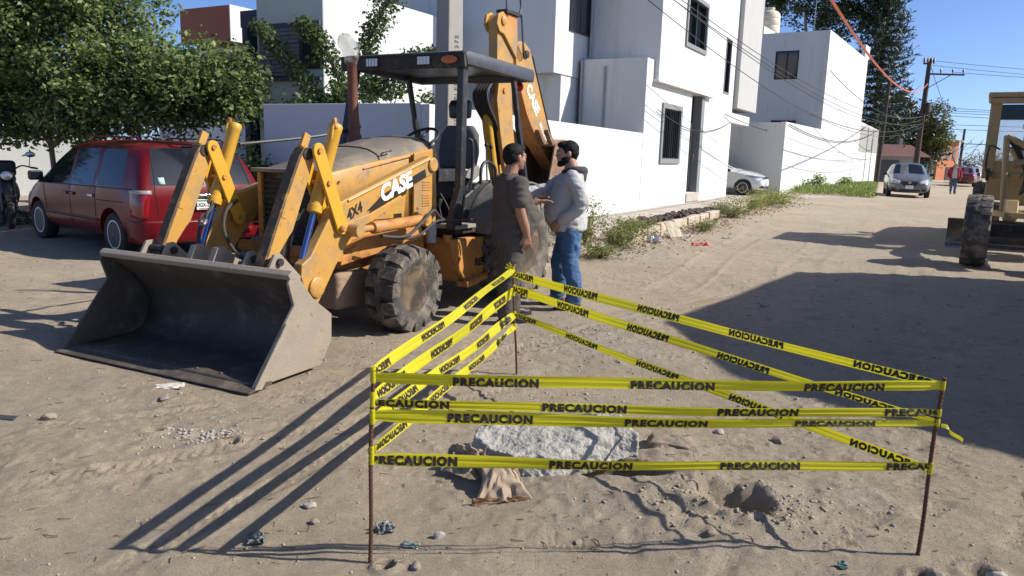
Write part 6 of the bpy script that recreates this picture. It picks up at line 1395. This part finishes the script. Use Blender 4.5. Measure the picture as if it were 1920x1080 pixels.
for (p, r_) in [((.050, 0, -.090), (.050, .056, .036)), ((.070, 0, -.110), (.034, .036, .024)), ((.02, .052, -.06), (.05, .02, .045)), ((.02, -.052, -.06), (.05, .02, .045)), ((.094, 0, -.043), (.010, .030, .007))]: bd.ell(np.array(hc) + Rm @ (np.array(p) * 1.04), r_, 14, 10, Rm)
bo_ = remesh(bd, 'beard', M_HAIR, bodyB, .007, 2)
c = MB(); torso(c, [(.84, .01, 0, .165, .195), (.87, .015, 0, .185, .21), (.96, .04, 0, .205, .22), (1.06, .05, 0, .20, .225), (1.18, .03, 0, .18, .23), (1.32, .0, 0, .155, .23), (1.41, -.015, 0, .12, .205), (1.46, -.02, 0, .09, .14), (1.50, -.015, 0, .08, .09)], pw=2.2)
for A_ in (LB, RB): P = np.array(A_); limb(c, [P[0], P[1], P[2], P[3], P[3] * .35 + P[4] * .65], [.088, .080, .075, .068, .056])
hd = remesh(c, 'hoodie', M_HOODIE, bodyB, .010, 3); wrinkle(hd, .016, 5.5, 14); wrinkle(hd, .008, 14, 31)
c = MB(); limb(c, smooth_poly([(.08, .06, 1.45), (.02, .105, 1.475), (-.07, .105, 1.475), (-.115, 0, 1.465), (-.07, -.105, 1.475), (.02, -.105, 1.475), (.08, -.06, 1.45)], 3), [.022, .035, .045, .052, .045, .035, .022], 10, 2); c.ell((-.115, 0, 1.40), (.04, .12, .08))
ho = remesh(c, 'hood', M_HOODD, bodyB, .009, 3); wrinkle(ho, .006, 12, 2)
MB().tube(smooth_poly([(.175, .02, 1.36), (.215, .02, 1.2), (.255, .015, 1.05), (.235, .01, .92)], 4), .004, 6).build('zip', M_STEEL, hd)
c = MB(); torso(c, [(.78, .0, 0, .135, .18), (.84, .01, 0, .15, .19), (.92, .02, 0, .16, .19)])
for sg, (fx, fy) in ((1, (-.07, .15)), (-1, (.09, -.13))): limb(c, [(.0, sg * .095, .84), (fx * .4 + .01, sg * .112, .62), (fx * .7 + .02, fy * .95, .46), (fx * .95 - .01, fy, .26), (fx, fy, .10)], [.118, .106, .088, .078, .080])
jn = remesh(c, 'jeans', M_JEAN, bodyB, .011, 3); wrinkle(jn, .014, 6, 21); wrinkle(jn, .008, 15, 37)
for (fx, fy) in ((-.07, .15), (.09, -.13)): shoe(bodyB, (fx, fy, .098), R(14) if fy > 0 else R(-10), M_BOOT, name='boot')
# --- man walking up the street
pC = empty('person', (23.9, 41.2, .13), R(-116), 'man in an open red jacket and jeans walking up the street', 'person')
pC.location.z = gz1(23.9, 41.2)
hc = (.02, 0, 1.60); b = MB(); Rm = head(b, hc, 0, R(6)); limb(b, [(-.02, 0, 1.40), (.0, 0, 1.48), (.01, 0, 1.55)], [.065, .058, .058])
torso(b, [(.86, 0, 0, .10, .15), (1.05, .0, 0, .11, .15), (1.25, .0, 0, .11, .16), (1.40, 0, 0, .08, .14), (1.45, 0, 0, .05, .07)])
LC = [(0, .19, 1.37), (-.05, .27, 1.22), (-.08, .30, 1.08), (.0, .31, .95), (.04, .30, .86)]; RC = [(0, -.19, 1.37), (.0, -.27, 1.22), (.02, -.31, 1.08), (.12, -.31, .98), (.18, -.30, .92)]
for A_ in (LC, RC): limb(b, A_, [.05, .046, .042, .038, .03])
hand(b, LC[-1], (.1, 0, -1), (0, 1, 0), .4, -1.); hand(b, RC[-1], (.4, 0, -1), (0, -1, 0), .4, 1.)
for sg, (fx, fz) in ((1, (.18, .10)), (-1, (-.16, .16))): limb(b, [(.0, sg * .085, .82), (fx * .5, sg * .09, .62), (fx * .8, sg * .09, .46), (fx * .9, sg * .085, .26), (fx, sg * .085, fz)], [.08, .066, .052, .045, .04])
bodyC = remesh(b, 'body', M_SKIN, pC, .008, 3); eyes(hc, Rm, 1., bodyC)
c = MB(); c.ell(np.array(hc) + (-.01, 0, .05), (.105, .088, .075)); c.ell(np.array(hc) + (.10, 0, .045), (.06, .06, .012)); remesh(c, 'cap', M_CAP, bodyC, .009, 2)
c = MB(); torso(c, [(.86, .02, 0, .13, .15), (1.05, .02, 0, .14, .155), (1.25, .01, 0, .13, .16), (1.38, 0, 0, .09, .15), (1.43, 0, 0, .06, .08)]); remesh(c, 't_shirt', M_TEEW, bodyC, .012, 3)
c = MB()
for sg in (1, -1): torso(c, [(.84, -.01, sg * .15, .13, .085), (1.05, -.01, sg * .15, .14, .085), (1.25, -.01, sg * .145, .135, .085), (1.38, -.015, sg * .12, .10, .085), (1.43, -.02, sg * .07, .07, .05)])
torso(c, [(.84, -.10, 0, .05, .18), (1.1, -.10, 0, .055, .19), (1.35, -.08, 0, .05, .17), (1.44, -.05, 0, .04, .08)])
for A_ in (LC, RC): P = np.array(A_); limb(c, [P[0], P[1], P[2], P[3], P[3] * .3 + P[4] * .7], [.075, .07, .065, .06, .055])
jk = remesh(c, 'jacket', M_REDJ, bodyC, .012, 2); wrinkle(jk, .014, 6, 5)
c = MB(); torso(c, [(.76, .0, 0, .115, .16), (.84, .0, 0, .13, .165), (.93, .0, 0, .13, .16)])
for sg, (fx, fz) in ((1, (.18, .10)), (-1, (-.16, .16))): limb(c, [(.0, sg * .085, .82), (fx * .5, sg * .09, .62), (fx * .8, sg * .09, .46), (fx * .9, sg * .085, .26), (fx, sg * .085, fz)], [.10, .088, .075, .066, .062])
jn = remesh(c, 'jeans', mat('faded_denim', (.06, .09, .15), .9, var=.15), bodyC, .012, 3); wrinkle(jn, .012, 6, 3)
shoe(bodyC, (.18, .085, .098), 0, M_SHOE); shoe(bodyC, (-.16, -.085, .14), 0, M_SHOE, pitch=R(20))

pA.scale = (1.10, 1.10, 1.0); pB.scale = (1.08, 1.06, 1.01)
# ================================================================ caution tape barrier
M_REBAR = mat('rusty_rebar', (.11, .048, .028), .8, .2, var=.3, vscale=40, dirt=((.05, .03, .022), .25, 30), bump=.001, bscale=200)
def tape_material():
    m = bpy.data.materials.new('yellow_tape'); nt, N, Lk, b = nodes(m)
    tc = N.new('ShaderNodeTexCoord'); mp = N.new('ShaderNodeMapping'); mp.inputs['Scale'].default_value = (1.2, 1.2, 140); Lk.new(tc.outputs['Object'], mp.inputs[0])
    n1 = N.new('ShaderNodeTexNoise'); n1.inputs['Scale'].default_value = 1.; n1.inputs['Detail'].default_value = 3; Lk.new(mp.outputs[0], n1.inputs[0])
    mx = N.new('ShaderNodeMix'); mx.data_type = 'RGBA'; mx.inputs[6].default_value = (.54, .49, .010, 1); mx.inputs[7].default_value = (.78, .72, .025, 1); Lk.new(n1.outputs[0], mx.inputs[0])
    Lk.new(mx.outputs[2], b.inputs['Base Color']); b.inputs['Roughness'].default_value = .32
    bp = N.new('ShaderNodeBump'); bp.inputs['Distance'].default_value = .004; bp.inputs['Strength'].default_value = .8; Lk.new(n1.outputs[0], bp.inputs['Height']); Lk.new(bp.outputs[0], b.inputs['Normal'])
    t = N.new('ShaderNodeBsdfTranslucent'); Lk.new(mx.outputs[2], t.inputs[0]); ms = N.new('ShaderNodeMixShader'); ms.inputs[0].default_value = .34
    Lk.new(b.outputs[0], ms.inputs[1]); Lk.new(t.outputs[0], ms.inputs[2]); Lk.new(ms.outputs[0], N['Material Output'].inputs[0]); return m
M_TAPE = tape_material(); M_TINK = mat('tape_ink', (.022, .012, .010), .5, var=.2)
POST = {'L': (np.array([-.542, 2.751, -.06]), np.array([-.522, 2.755, .822])), 'R': (np.array([1.748, 2.922, -.06]), np.array([1.757, 2.917, .806])), 'B': (np.array([.055, 5.484, -.06]), np.array([.003, 5.484, .835]))}
PLB = {'L': 'rusty rebar stake at the front left of the taped area', 'R': 'rusty rebar stake at the front right of the taped area', 'B': 'rusty rebar stake at the back of the taped area beside the men'}
for k, (a, b_) in POST.items():
    n = 190; t = np.linspace(0, 1, n)[:, None]; P = a + (b_ - a) * t; P[:, 0] += .004 * np.sin(t[:, 0] * 7); r_ = np.where(np.arange(n) % 4 == 0, .0098, .0080)
    g = gz1(a[0], a[1]); P[:, 2] += g * .0
    o = MB().tube(P, r_, 9).build('rebar_stake', M_REBAR); tag(o, PLB[k], 'stake', 'rebar stakes of the taped area')
def ptz(k, px, py):
    a, b_ = POST[k]; z = Vp(px, py, a[1])[2]; f = (z - a[2]) / (b_[2] - a[2]); return a + (b_ - a) * f
TXT_V, TXT_F = text_mesh('PRECAUCION', .066, .0048, 0, 1., space=1.2)
TXT_W = TXT_V[:, 0].max(); TXT_H = TXT_V[:, 1].max()
def tape(k0, q0, k1, q1, w0, w1, label, phase=.0, sag=.012, tw=(0., 0.), crop=0., squash=.62, per=.70, tl=.335, seed=0, narrow=None):
    p0 = ptz(k0, *q0); p1 = ptz(k1, *q1); L = np.linalg.norm(p1 - p0); d = (p1 - p0) / L; side = np.cross(d, (0, 0, 1)); side /= np.linalg.norm(side); up = np.cross(side, d)
    nu = 70; nv = 6
    def surf(s, v):          # s along 0..1, v across -0.5..0.5
        s = np.asarray(s, float); v = np.asarray(v, float); w = w0 + (w1 - w0) * s
        w = w * (1 - .3 * np.exp(-(s / .025) ** 2) - .3 * np.exp(-((1 - s) / .025) ** 2) + .05 * np.sin(7 * s + seed * 1.7))
        if narrow is not None: w = w * (1 - narrow[1] * np.exp(-((s - narrow[0]) / narrow[2]) ** 2))
        an = tw[0] + (tw[1] - tw[0]) * s + .22 * np.sin(s * 9 + seed); lat = .010 * np.sin(s * 6.3 * 1.5 + seed) * np.sin(math.pi * s)
        fold = .0012 * np.sin(v * 13 + seed + 3 * s)
        c = p0 + np.multiply.outer(s, p1 - p0); c = c + np.multiply.outer(-4 * sag * s * (1 - s), np.array([0, 0, 1.])) + np.multiply.outer(lat, side)
        return c + np.multiply.outer(w * v * np.cos(an), up) + np.multiply.outer(w * v * np.sin(an) + fold, side)
    S, Vv = np.meshgrid(np.linspace(0, 1, nu + 1), np.linspace(-.5, .5, nv + 1), indexing='ij')
    G = surf(S.ravel(), Vv.ravel()).reshape(nu + 1, nv + 1, 3)
    o = MB().grid(G).build('caution_tape', M_TAPE, None, sharp=None)
    tag(o, label, 'caution tape', 'strands of caution tape round the pit')
    x = phase - per
    while x < L:
        X = x + TXT_V[:, 0] / TXT_W * tl; Y = (TXT_V[:, 1] / TXT_H - .5) * squash + crop
        if X.max() > .01 and X.min() < L - .01:
            s = np.clip(X / L, .002, .998); v = np.clip(Y, -.5, .5)
            wd = MB(); c_ = surf(s, v); wd.add(c_ + side * .0022, TXT_F); wd.add(c_ - side * .0022, TXT_F); wd.build('printed_word', M_TINK, o, sharp=None)
        x += per
    for kk, p in ((k0, p0), (k1, p1)):
        w = w0 if kk == k0 else w1; mb = MB()
        mb.lathe([(.0102, -w * .45), (.0112, -w * .3), (.0106, -w * .05), (.0113, w * .2), (.0102, w * .45)], p, (0, 0, 1), 10); mb.build('tape_wrap', M_TAPE, o)
    return o
tape('L', (699, 708), 'R', (1767, 722), .048, .042, 'topmost front strand of yellow caution tape', .305, squash=.78, crop=-.14, seed=1)
tape('L', (698, 755), 'R', (1757, 773), .038, .036, 'second front strand of yellow caution tape', -.04, squash=.82, crop=.05, seed=2)
tape('L', (697, 779), 'R', (1750, 793), .057, .030, 'third front strand of yellow caution tape', .29, squash=.62, crop=0, seed=3)
tape('L', (696, 861), 'R', (1738, 873), .050, .036, 'lowest front strand of yellow caution tape', .0, squash=.72, crop=0, seed=4)
tape('B', (963, 505), 'L', (700, 698), .050, .046, 'uppermost strand on the left side, twisted thin near the back stake', .35, tw=(1.35, .15), seed=5, per=.75)
tape('B', (964, 546), 'L', (698, 745), .078, .050, 'second strand on the left side running to the back stake', .3, tw=(.1, .2), seed=6)
tape('B', (966, 590), 'L', (697, 786), .060, .046, 'third strand on the left side running to the back stake', .15, tw=(.5, .25), seed=7)
tape('B', (967, 612), 'L', (696, 846), .052, .044, 'lowest strand on the left side running to the back stake', .3, tw=(.7, .2), seed=8, narrow=(.12, .5, .08))
tape('R', (1767, 722), 'B', (965, 514), .036, .062, 'uppermost strand on the right side with mirrored lettering', .05, tw=(.25, .1), seed=9, squash=.75, crop=.1)
tape('R', (1752, 790), 'B', (965, 541), .026, .070, 'middle strand on the right side with mirrored lettering', .12, tw=(.5, .1), seed=10, squash=.75)
tape('R', (1737, 880), 'B', (966, 589), .040, .044, 'lowest strand on the right side with mirrored lettering', .02, tw=(.2, .6), seed=11, squash=.75)
a = ptz('R', 1753, 793); G = [[a + np.array([.012 + .075 * t + .01 * math.sin(8 * t), -.01 - .02 * t, -.005 - .055 * t ** 1.5 + v * .016]) + np.array([0, .012 * v * math.sin(6 * t), 0]) for v in (-.5, 0, .5)] for t in np.linspace(0, 1, 10)]
o = MB().grid(G).build('tape_tail', M_TAPE); tag(o, 'loose knotted tape end hanging from the right stake', 'tape end')
a = ptz('B', 963, 503); mb = MB()
for (dx, dz) in ((-.05, .03), (-.03, .045), (.02, .03), (-.06, .005)): mb.grid([[a + np.array([dx * t, -.01 * t, dz * t + v * .012]) for v in (-.5, .5)] for t in np.linspace(0, 1, 4)])
o = mb.build('tape_knot', M_TAPE); tag(o, 'frayed tape knot on top of the back stake', 'tape end')
# ================================================================ broken concrete, sack, scraps
def rugged(o, amp, sc, seed):
    me = o.data; V = np.empty(len(me.vertices) * 3, np.float32); me.vertices.foreach_get('co', V); V = V.reshape(-1, 3); Nn = np.empty(len(V) * 3, np.float32); me.vertices.foreach_get('normal', Nn); Nn = Nn.reshape(-1, 3)
    q = (fbm(V[:, 0] * sc, V[:, 1] * sc, 4, seed, .6) * np.abs(Nn[:, 2]) + fbm(V[:, 0] * sc, V[:, 2] * sc, 4, seed + 5, .6) * np.abs(Nn[:, 1]) + fbm(V[:, 1] * sc, V[:, 2] * sc, 4, seed + 8, .6) * np.abs(Nn[:, 0]))
    me.vertices.foreach_set('co', (V + Nn * (amp * q)[:, None]).astype(np.float32).ravel()); me.update()
foot = [(-.19, 4.03), (.02, 4.10), (.40, 4.12), (.66, 4.10), (.70, 3.96), (.69, 3.80), (.42, 3.66), (.22, 3.545), (.12, 3.52), (.0, 3.58), (-.10, 3.70), (-.20, 3.86)]
def slab_z(x, y, top): return (.14 + .085 * (x + .2) - .05 * (3.9 - y)) if top else (-.03 + .15 * max(0., x - .05))
mb = MB(); k = len(foot); rs = random.Random(4); tp = [(x * (.86 + .12 * rs.random()) + .02, 3.85 + (y - 3.85) * (.72 + .25 * rs.random()), slab_z(x, y, 1) - .035 * rs.random()) for (x, y) in foot]; bt = [(x, y, slab_z(x, y, 0)) for (x, y) in foot]
mb.add(bt + tp, [tuple(range(k - 1, -1, -1)), tuple(range(k, 2 * k))] + [(i, (i + 1) % k, (i + 1) % k + k, i + k) for i in range(k)])
sl_ = remesh(mb, 'concrete_slab', M_CONC, None, .0085, 1); rugged(sl_, .024, 5, 3); rugged(sl_, .010, 20, 7); rugged(sl_, .007, 55, 9); tag(sl_, 'broken slab of rough grey concrete tilted over a hollow', 'concrete slab')
o = link(bpy.data.objects.new('earth_lump', rock_mesh('earth_lump', 77, mat('caked_earth', (.30, .245, .19), .95, var=.2, vscale=12, bump=.012, bscale=40), 4, .6, .5))); o.scale = (.14, .12, .10); o.location = (.90, 4.06, .03); tag(o, 'brown lump of caked earth at the right end of the concrete', 'lump')
M_KRAFT = mat('kraft_paper', (.31, .235, .17), .85, var=.12, vscale=10, dirt=((.26, .19, .13), .25, 8), bump=.002, bscale=50)
def sheet(name, c4, label, cat, m, crump=.03, n=22, seed=0, th=.003, sc=9., mid=0., parent=None):
    c = np.array(c4, float); G = []
    for i in range(n + 1):
        row = []
        for j in range(n + 1):
            u, v = j / n, i / n; p = (c[0] * (1 - u) + c[1] * u) * (1 - v) + (c[3] * (1 - u) + c[2] * u) * v
            f = float(np.abs(fbm(np.array([u * sc * .5 + seed]), np.array([v * sc * .5 - seed]), 3, seed))[0]); g = float(fbm(np.array([u * sc + seed * 2]), np.array([v * sc]), 2, seed + 3)[0])
            row.append(p + np.array([g * crump * .5, -f * crump, (f - .12) * crump * 1.6 + mid * math.sin(math.pi * u) * math.sin(math.pi * v)]))
        G.append(row)
    o = MB().grid(G).build(name, m, parent, sharp=22); md = o.modifiers.new('t', 'SOLIDIFY'); md.thickness = th
    if label: tag(o, label, cat)
    return o
sk = sheet('paper_sack', [(-.155, 3.27, .015), (.115, 3.34, .02), (.04, 3.52, .12), (-.10, 3.55, .15)], 'torn crumpled brown paper sack leaning against the concrete', 'sack', M_KRAFT, .05, 30, 3, .003, 4., .05)
sheet('sack_flap', [(-.33, 3.60, .03), (-.11, 3.52, .02), (-.10, 3.60, .16), (-.26, 3.72, .11)], None, None, M_KRAFT, .06, 24, 5, .003, 6., .02, sk)
sheet('sack_flap', [(-.16, 3.265, .0), (.11, 3.335, .0), (.115, 3.345, .03), (-.155, 3.275, .05)], None, None, mat('sack_torn_edge', (.25, .14, .08), .9, var=.3, vscale=30), .02, 16, 8, .004, 30., 0, sk)
M_SCRAP = mat('pale_scrap', (.48, .45, .40), .8, var=.1); M_PLB = mat('grey_blue_plastic', (.15, .16, .165), .4, var=.15); M_GLS = mat('green_glass_shard', (.26, .33, .30), .1, var=.1, trans=.4)
def g3(px, py, dz=.0):
    d = np.array(_f) + (px - 960) / 1400 * np.array(_r) - (py - 540) / 1400 * np.array(_u); t = -CAM_H / d[2]; p = d * t; return np.array([p[0], p[1], gz1(p[0], p[1]) + dz])
def scrap(px, py, w, h, z, label, m, crump=.02, rot=0., seed=1, name='scrap', cat='litter', th=.003):
    c = g3(px, py); ca, sa = math.cos(rot), math.sin(rot)
    q = [(-w / 2, -h / 2, 0.006), (w / 2, -h / 2, .006), (w / 2, h / 2, z), (-w / 2, h / 2, z)]
    return sheet(name, [c + np.array([x * ca - y * sa, x * sa + y * ca, zz]) for (x, y, zz) in q], label, cat, m, crump, 12, seed, th, 6.)
scrap(318, 727, .19, .05, .03, 'pale splinter of sheet lying below the bucket edge', M_SCRAP, .015, .25, 2)
scrap(482, 1022, .075, .05, .03, 'crumpled grey blue plastic scrap at the end of the tape shadow', M_PLB, .04, .1, 3)
scrap(724, 1000, .07, .05, .03, 'greyish plastic chip just right of the left stake', M_PLB, .03, .3, 4)
scrap(770, 1027, .07, .045, .006, 'pale green glass shard near the left stake', M_GLS, .008, -.2, 5)
scrap(1578, 1068, .035, .03, .02, 'tiny turquoise plastic bit left of the right stake', mat('turquoise_plastic', (.13, .22, .19), .5), .02, .4, 6)
scrap(8, 786, .16, .05, .012, 'dark flat strip of metal at the left edge', mat('dark_sheet', (.05, .05, .055), .6), .005, -.1, 7)
scrap(1227, 457, .28, .2, .12, 'crumpled white plastic bag by the kerb', mat('white_plastic_bag', (.55, .55, .55), .5), .12, .2, 8)
scrap(1262, 448, .34, .22, .30, 'pale folded cardboard leaning at the kerb', mat('pale_cardboard', (.44, .40, .31), .9), .03, .5, 9)
scrap(1312, 461, .34, .12, .04, 'bright red and white wrapper on the road beside the kerb', mat('red_wrapper', (.55, .07, .06), .4, var=.3, vscale=20, dirt=((.7, .65, .6), .25, 14)), .06, .1, 10)
scrap(1285, 447, .3, .12, .05, 'short pale board in the dry leaves by the kerb', M_SCRAP, .02, -.5, 11)
scrap(1365, 449, .22, .06, .02, 'thin pale strip of litter on the street by the kerb', M_SCRAP, .02, -.1, 12)
# ================================================================ motor grader
M_GRY = mat('grader_tan_yellow', (.36, .26, .12), .6, var=.15, vscale=3, dirt=[((.24, .17, .10), .3, 3.), ((.09, .06, .04), .12, 8)], bump=.002, bscale=40)
gf = np.array([-.53, -.85]); gl_ = np.array([.85, -.53]); gc = np.array([7.81, 12.53]) + gl_ * .95
mg = empty('motor_grader', (gc[0], gc[1], 0), math.atan2(gf[1], gf[0]), 'tan yellow motor grader parked at the right edge of the street', 'grader')
for s in (1, -1):
    wheel(mg, (0, s * 1.0, .60), .605, .37, .30, 24, 'rib', M_GRY, s, .12, .016, False, M_TYRE)
    for x in (-5.1, -6.5): wheel(mg, (x, s * .98, .64), .65, .40, .32, 20, 'bar', M_GRY, s, .12, .05, False, M_TYRE)
    MB().prism([(-4.6, .5), (-4.7, .82), (-7.0, .82), (-7.1, .5), (-6.8, .38), (-4.9, .38)], s * .62, s * .76, 'y').build('tandem_case', M_GRY, mg, .03, fix=True)
MB().box((0, 0, .62), (.3, 1.7, .22)).build('front_axle', M_DARK, mg, .03)
MB().tube(smooth_poly([(.4, 0, 1.05), (-.4, 0, 1.25), (-1.8, 0, 1.75), (-3.2, 0, 1.75), (-4.0, 0, 1.4)], 5), .17, 10).build('main_beam', M_GRY, mg)
MB().prism([(-3.6, 1.0), (-3.6, 1.45), (-7.6, 1.45), (-7.6, .9), (-4.5, .85)], -.45, .45, 'y').build('rear_frame', M_GRY, mg, .03, fix=True)
MB().prism([(-5.3, 1.45), (-5.4, 2.25), (-7.5, 2.15), (-7.7, 1.9), (-7.7, 1.45)], -.52, .52, 'y').build('engine_cover', M_GRY, mg, .05, 3, fix=True)
MB().cyl((-6.0, .25, 2.2), (-6.0, .25, 3.0), .06, 12).build('exhaust', M_DARK, mg); MB().lathe([(.09, 0), (.09, .3), (.16, .32), (.16, .42), (.0, .46)], (-5.9, -.25, 2.2), (0, 0, 1), 16).build('air_cleaner', M_BLACK, mg)
cb = empty('cab', (0, -.16, 0)); cb.parent = mg
for (x, y) in ((-3.55, -.80), (-3.55, .80), (-5.0, -.80), (-5.0, .80)): MB().box((x, y, 2.24), (.13, .2, 1.66)).build('cab_pillar', M_GRY, cb, .015)
MB().bb((-3.42, -.96, 3.02), (-5.15, .96, 3.13)).build('cab_roof', M_GRY, cb, .03); MB().bb((-3.40, -.92, 2.9), (-3.52, .92, 3.01)).build('roof_header', M_GRY, cb, .015)
MB().bb((-3.5, -.80, .98), (-5.05, .80, 1.78)).build('cab_base', M_GRY, cb, .02)
MB().bb((-3.54, -.70, 2.62), (-3.56, .70, 2.89)).build('tinted_visor', M_CGLASS, cb)
mgl = bpy.data.materials.new('clear_cab_glass'); nt, N, Lk, b = nodes(mgl); b.inputs['Base Color'].default_value = (.85, .95, .97, 1); b.inputs['Roughness'].default_value = .02; b.inputs['Alpha'].default_value = .18
MB().bb((-3.545, -.70, 1.72), (-3.555, .70, 2.60)).build('windscreen', mgl, cb); MB().bb((-4.99, -.70, 1.72), (-5.0, .70, 2.9)).build('rear_window', mgl, cb)
MB().bb((-3.60, -.705, 2.59), (-3.5, .705, 2.62)).build('window_bar', M_BLACK, cb)
MB().bb((-4.6, -.25, 1.7), (-4.2, .25, 1.85)).bb((-4.65, -.24, 1.85), (-4.55, .24, 2.4)).build('operator_seat', M_BLACK, cb, .04)
MB().prism([(-3.75, 1.7), (-3.7, 2.25), (-3.82, 2.3), (-3.95, 1.7)], -.22, .22, 'y').build('control_console', M_BLACK, cb, .02, fix=True)
MB().tube(smooth_poly([(-3.42, -.80, 2.0), (-3.2, -.98, 2.05), (-3.2, -1.0, 1.6), (-3.4, -.86, 1.55)], 4), .018, 8).build('mirror_arm', M_BLACK, mg); MB().box((-3.25, -1.0, 1.85), (.03, .03, .45)).build('mirror', M_BLACK, mg, .008)
for s in (1, -1):
    MB().tube([(-2.5, s * .62, .75), (-2.9, s * .72, 2.25)], .055, 12).build('lift_cylinder', M_GRY, mg); MB().tube([(-2.9, s * .72, 2.25), (-2.9, s * .2, 1.95)], .06, 10).build('lift_arm', M_GRY, mg)
    MB().prism([(-1.6, .72), (-2.0, 1.05), (-2.5, 1.05), (-2.9, .72), (-2.5, .66), (-2.25, .86), (-2.0, .66)], s * .40, s * .62, 'y').build('blade_bracket', M_GRY, mg, .02, fix=True)
MB().lathe([(.55, 0), (.78, 0), (.78, .10), (.55, .10)], (-2.25, 0, .74), (0, 0, 1), 36, True).build('turn_circle', M_GRY, mg)
MB().prism([(-.1, .80), (-1.6, .84), (-1.6, .72), (-.1, .70)], -.10, .10, 'y').build('drawbar', M_GRY, mg, .02, fix=True)
bl = smooth_poly([(-2.06, .13), (-2.22, .24), (-2.28, .40), (-2.22, .56), (-2.06, .66)], 5)
o = MB().grid([[(x, y, z) for (x, z) in bl] for y in np.linspace(-1.5, 1.9, 5)]).build('moldboard', M_BUCK, mg, fix=True); md = o.modifiers.new('t', 'SOLIDIFY'); md.thickness = .03
MB().prism([(-2.03, .09), (-2.06, .085), (-2.14, .20), (-2.11, .21)], -1.5, 1.9, 'y').build('blade_edge', M_STEEL, o, .004, fix=True)
for (a_, b2, r_) in (((-2.9, -.55, 1.72), (-2.9, .6, 1.72), .09), ((-2.95, -.95, 1.5), (-2.7, -.4, 1.5), .05), ((-3.2, -.72, 2.02), (-3.2, .72, 2.02), .03), ((-3.2, -.6, 2.0), (-2.6, -.2, 1.35), .06), ((-3.1, -.25, 2.0), (-2.7, .1, 1.3), .05)): MB().tube([a_, b2], r_, 10).build('linkage_tube', M_GRY if r_ > .04 else M_BLACK, mg)
MB().lathe([(.12, -.03), (.12, .03)], (-2.85, -.95, 1.5), (0, 1, 0), 16).build('linkage_disc', M_BLACK, mg)
for k in range(4): MB().tube(smooth_poly([(-2.9, -.7 + .05 * k, 2.2), (-3.0, -.5 + .05 * k, 1.9 - .06 * k), (-2.6, -.35 + .1 * k, 1.5), (-2.3, -.4, 1.15)], 5), .02, 7).build('hose', M_HOSE, mg)
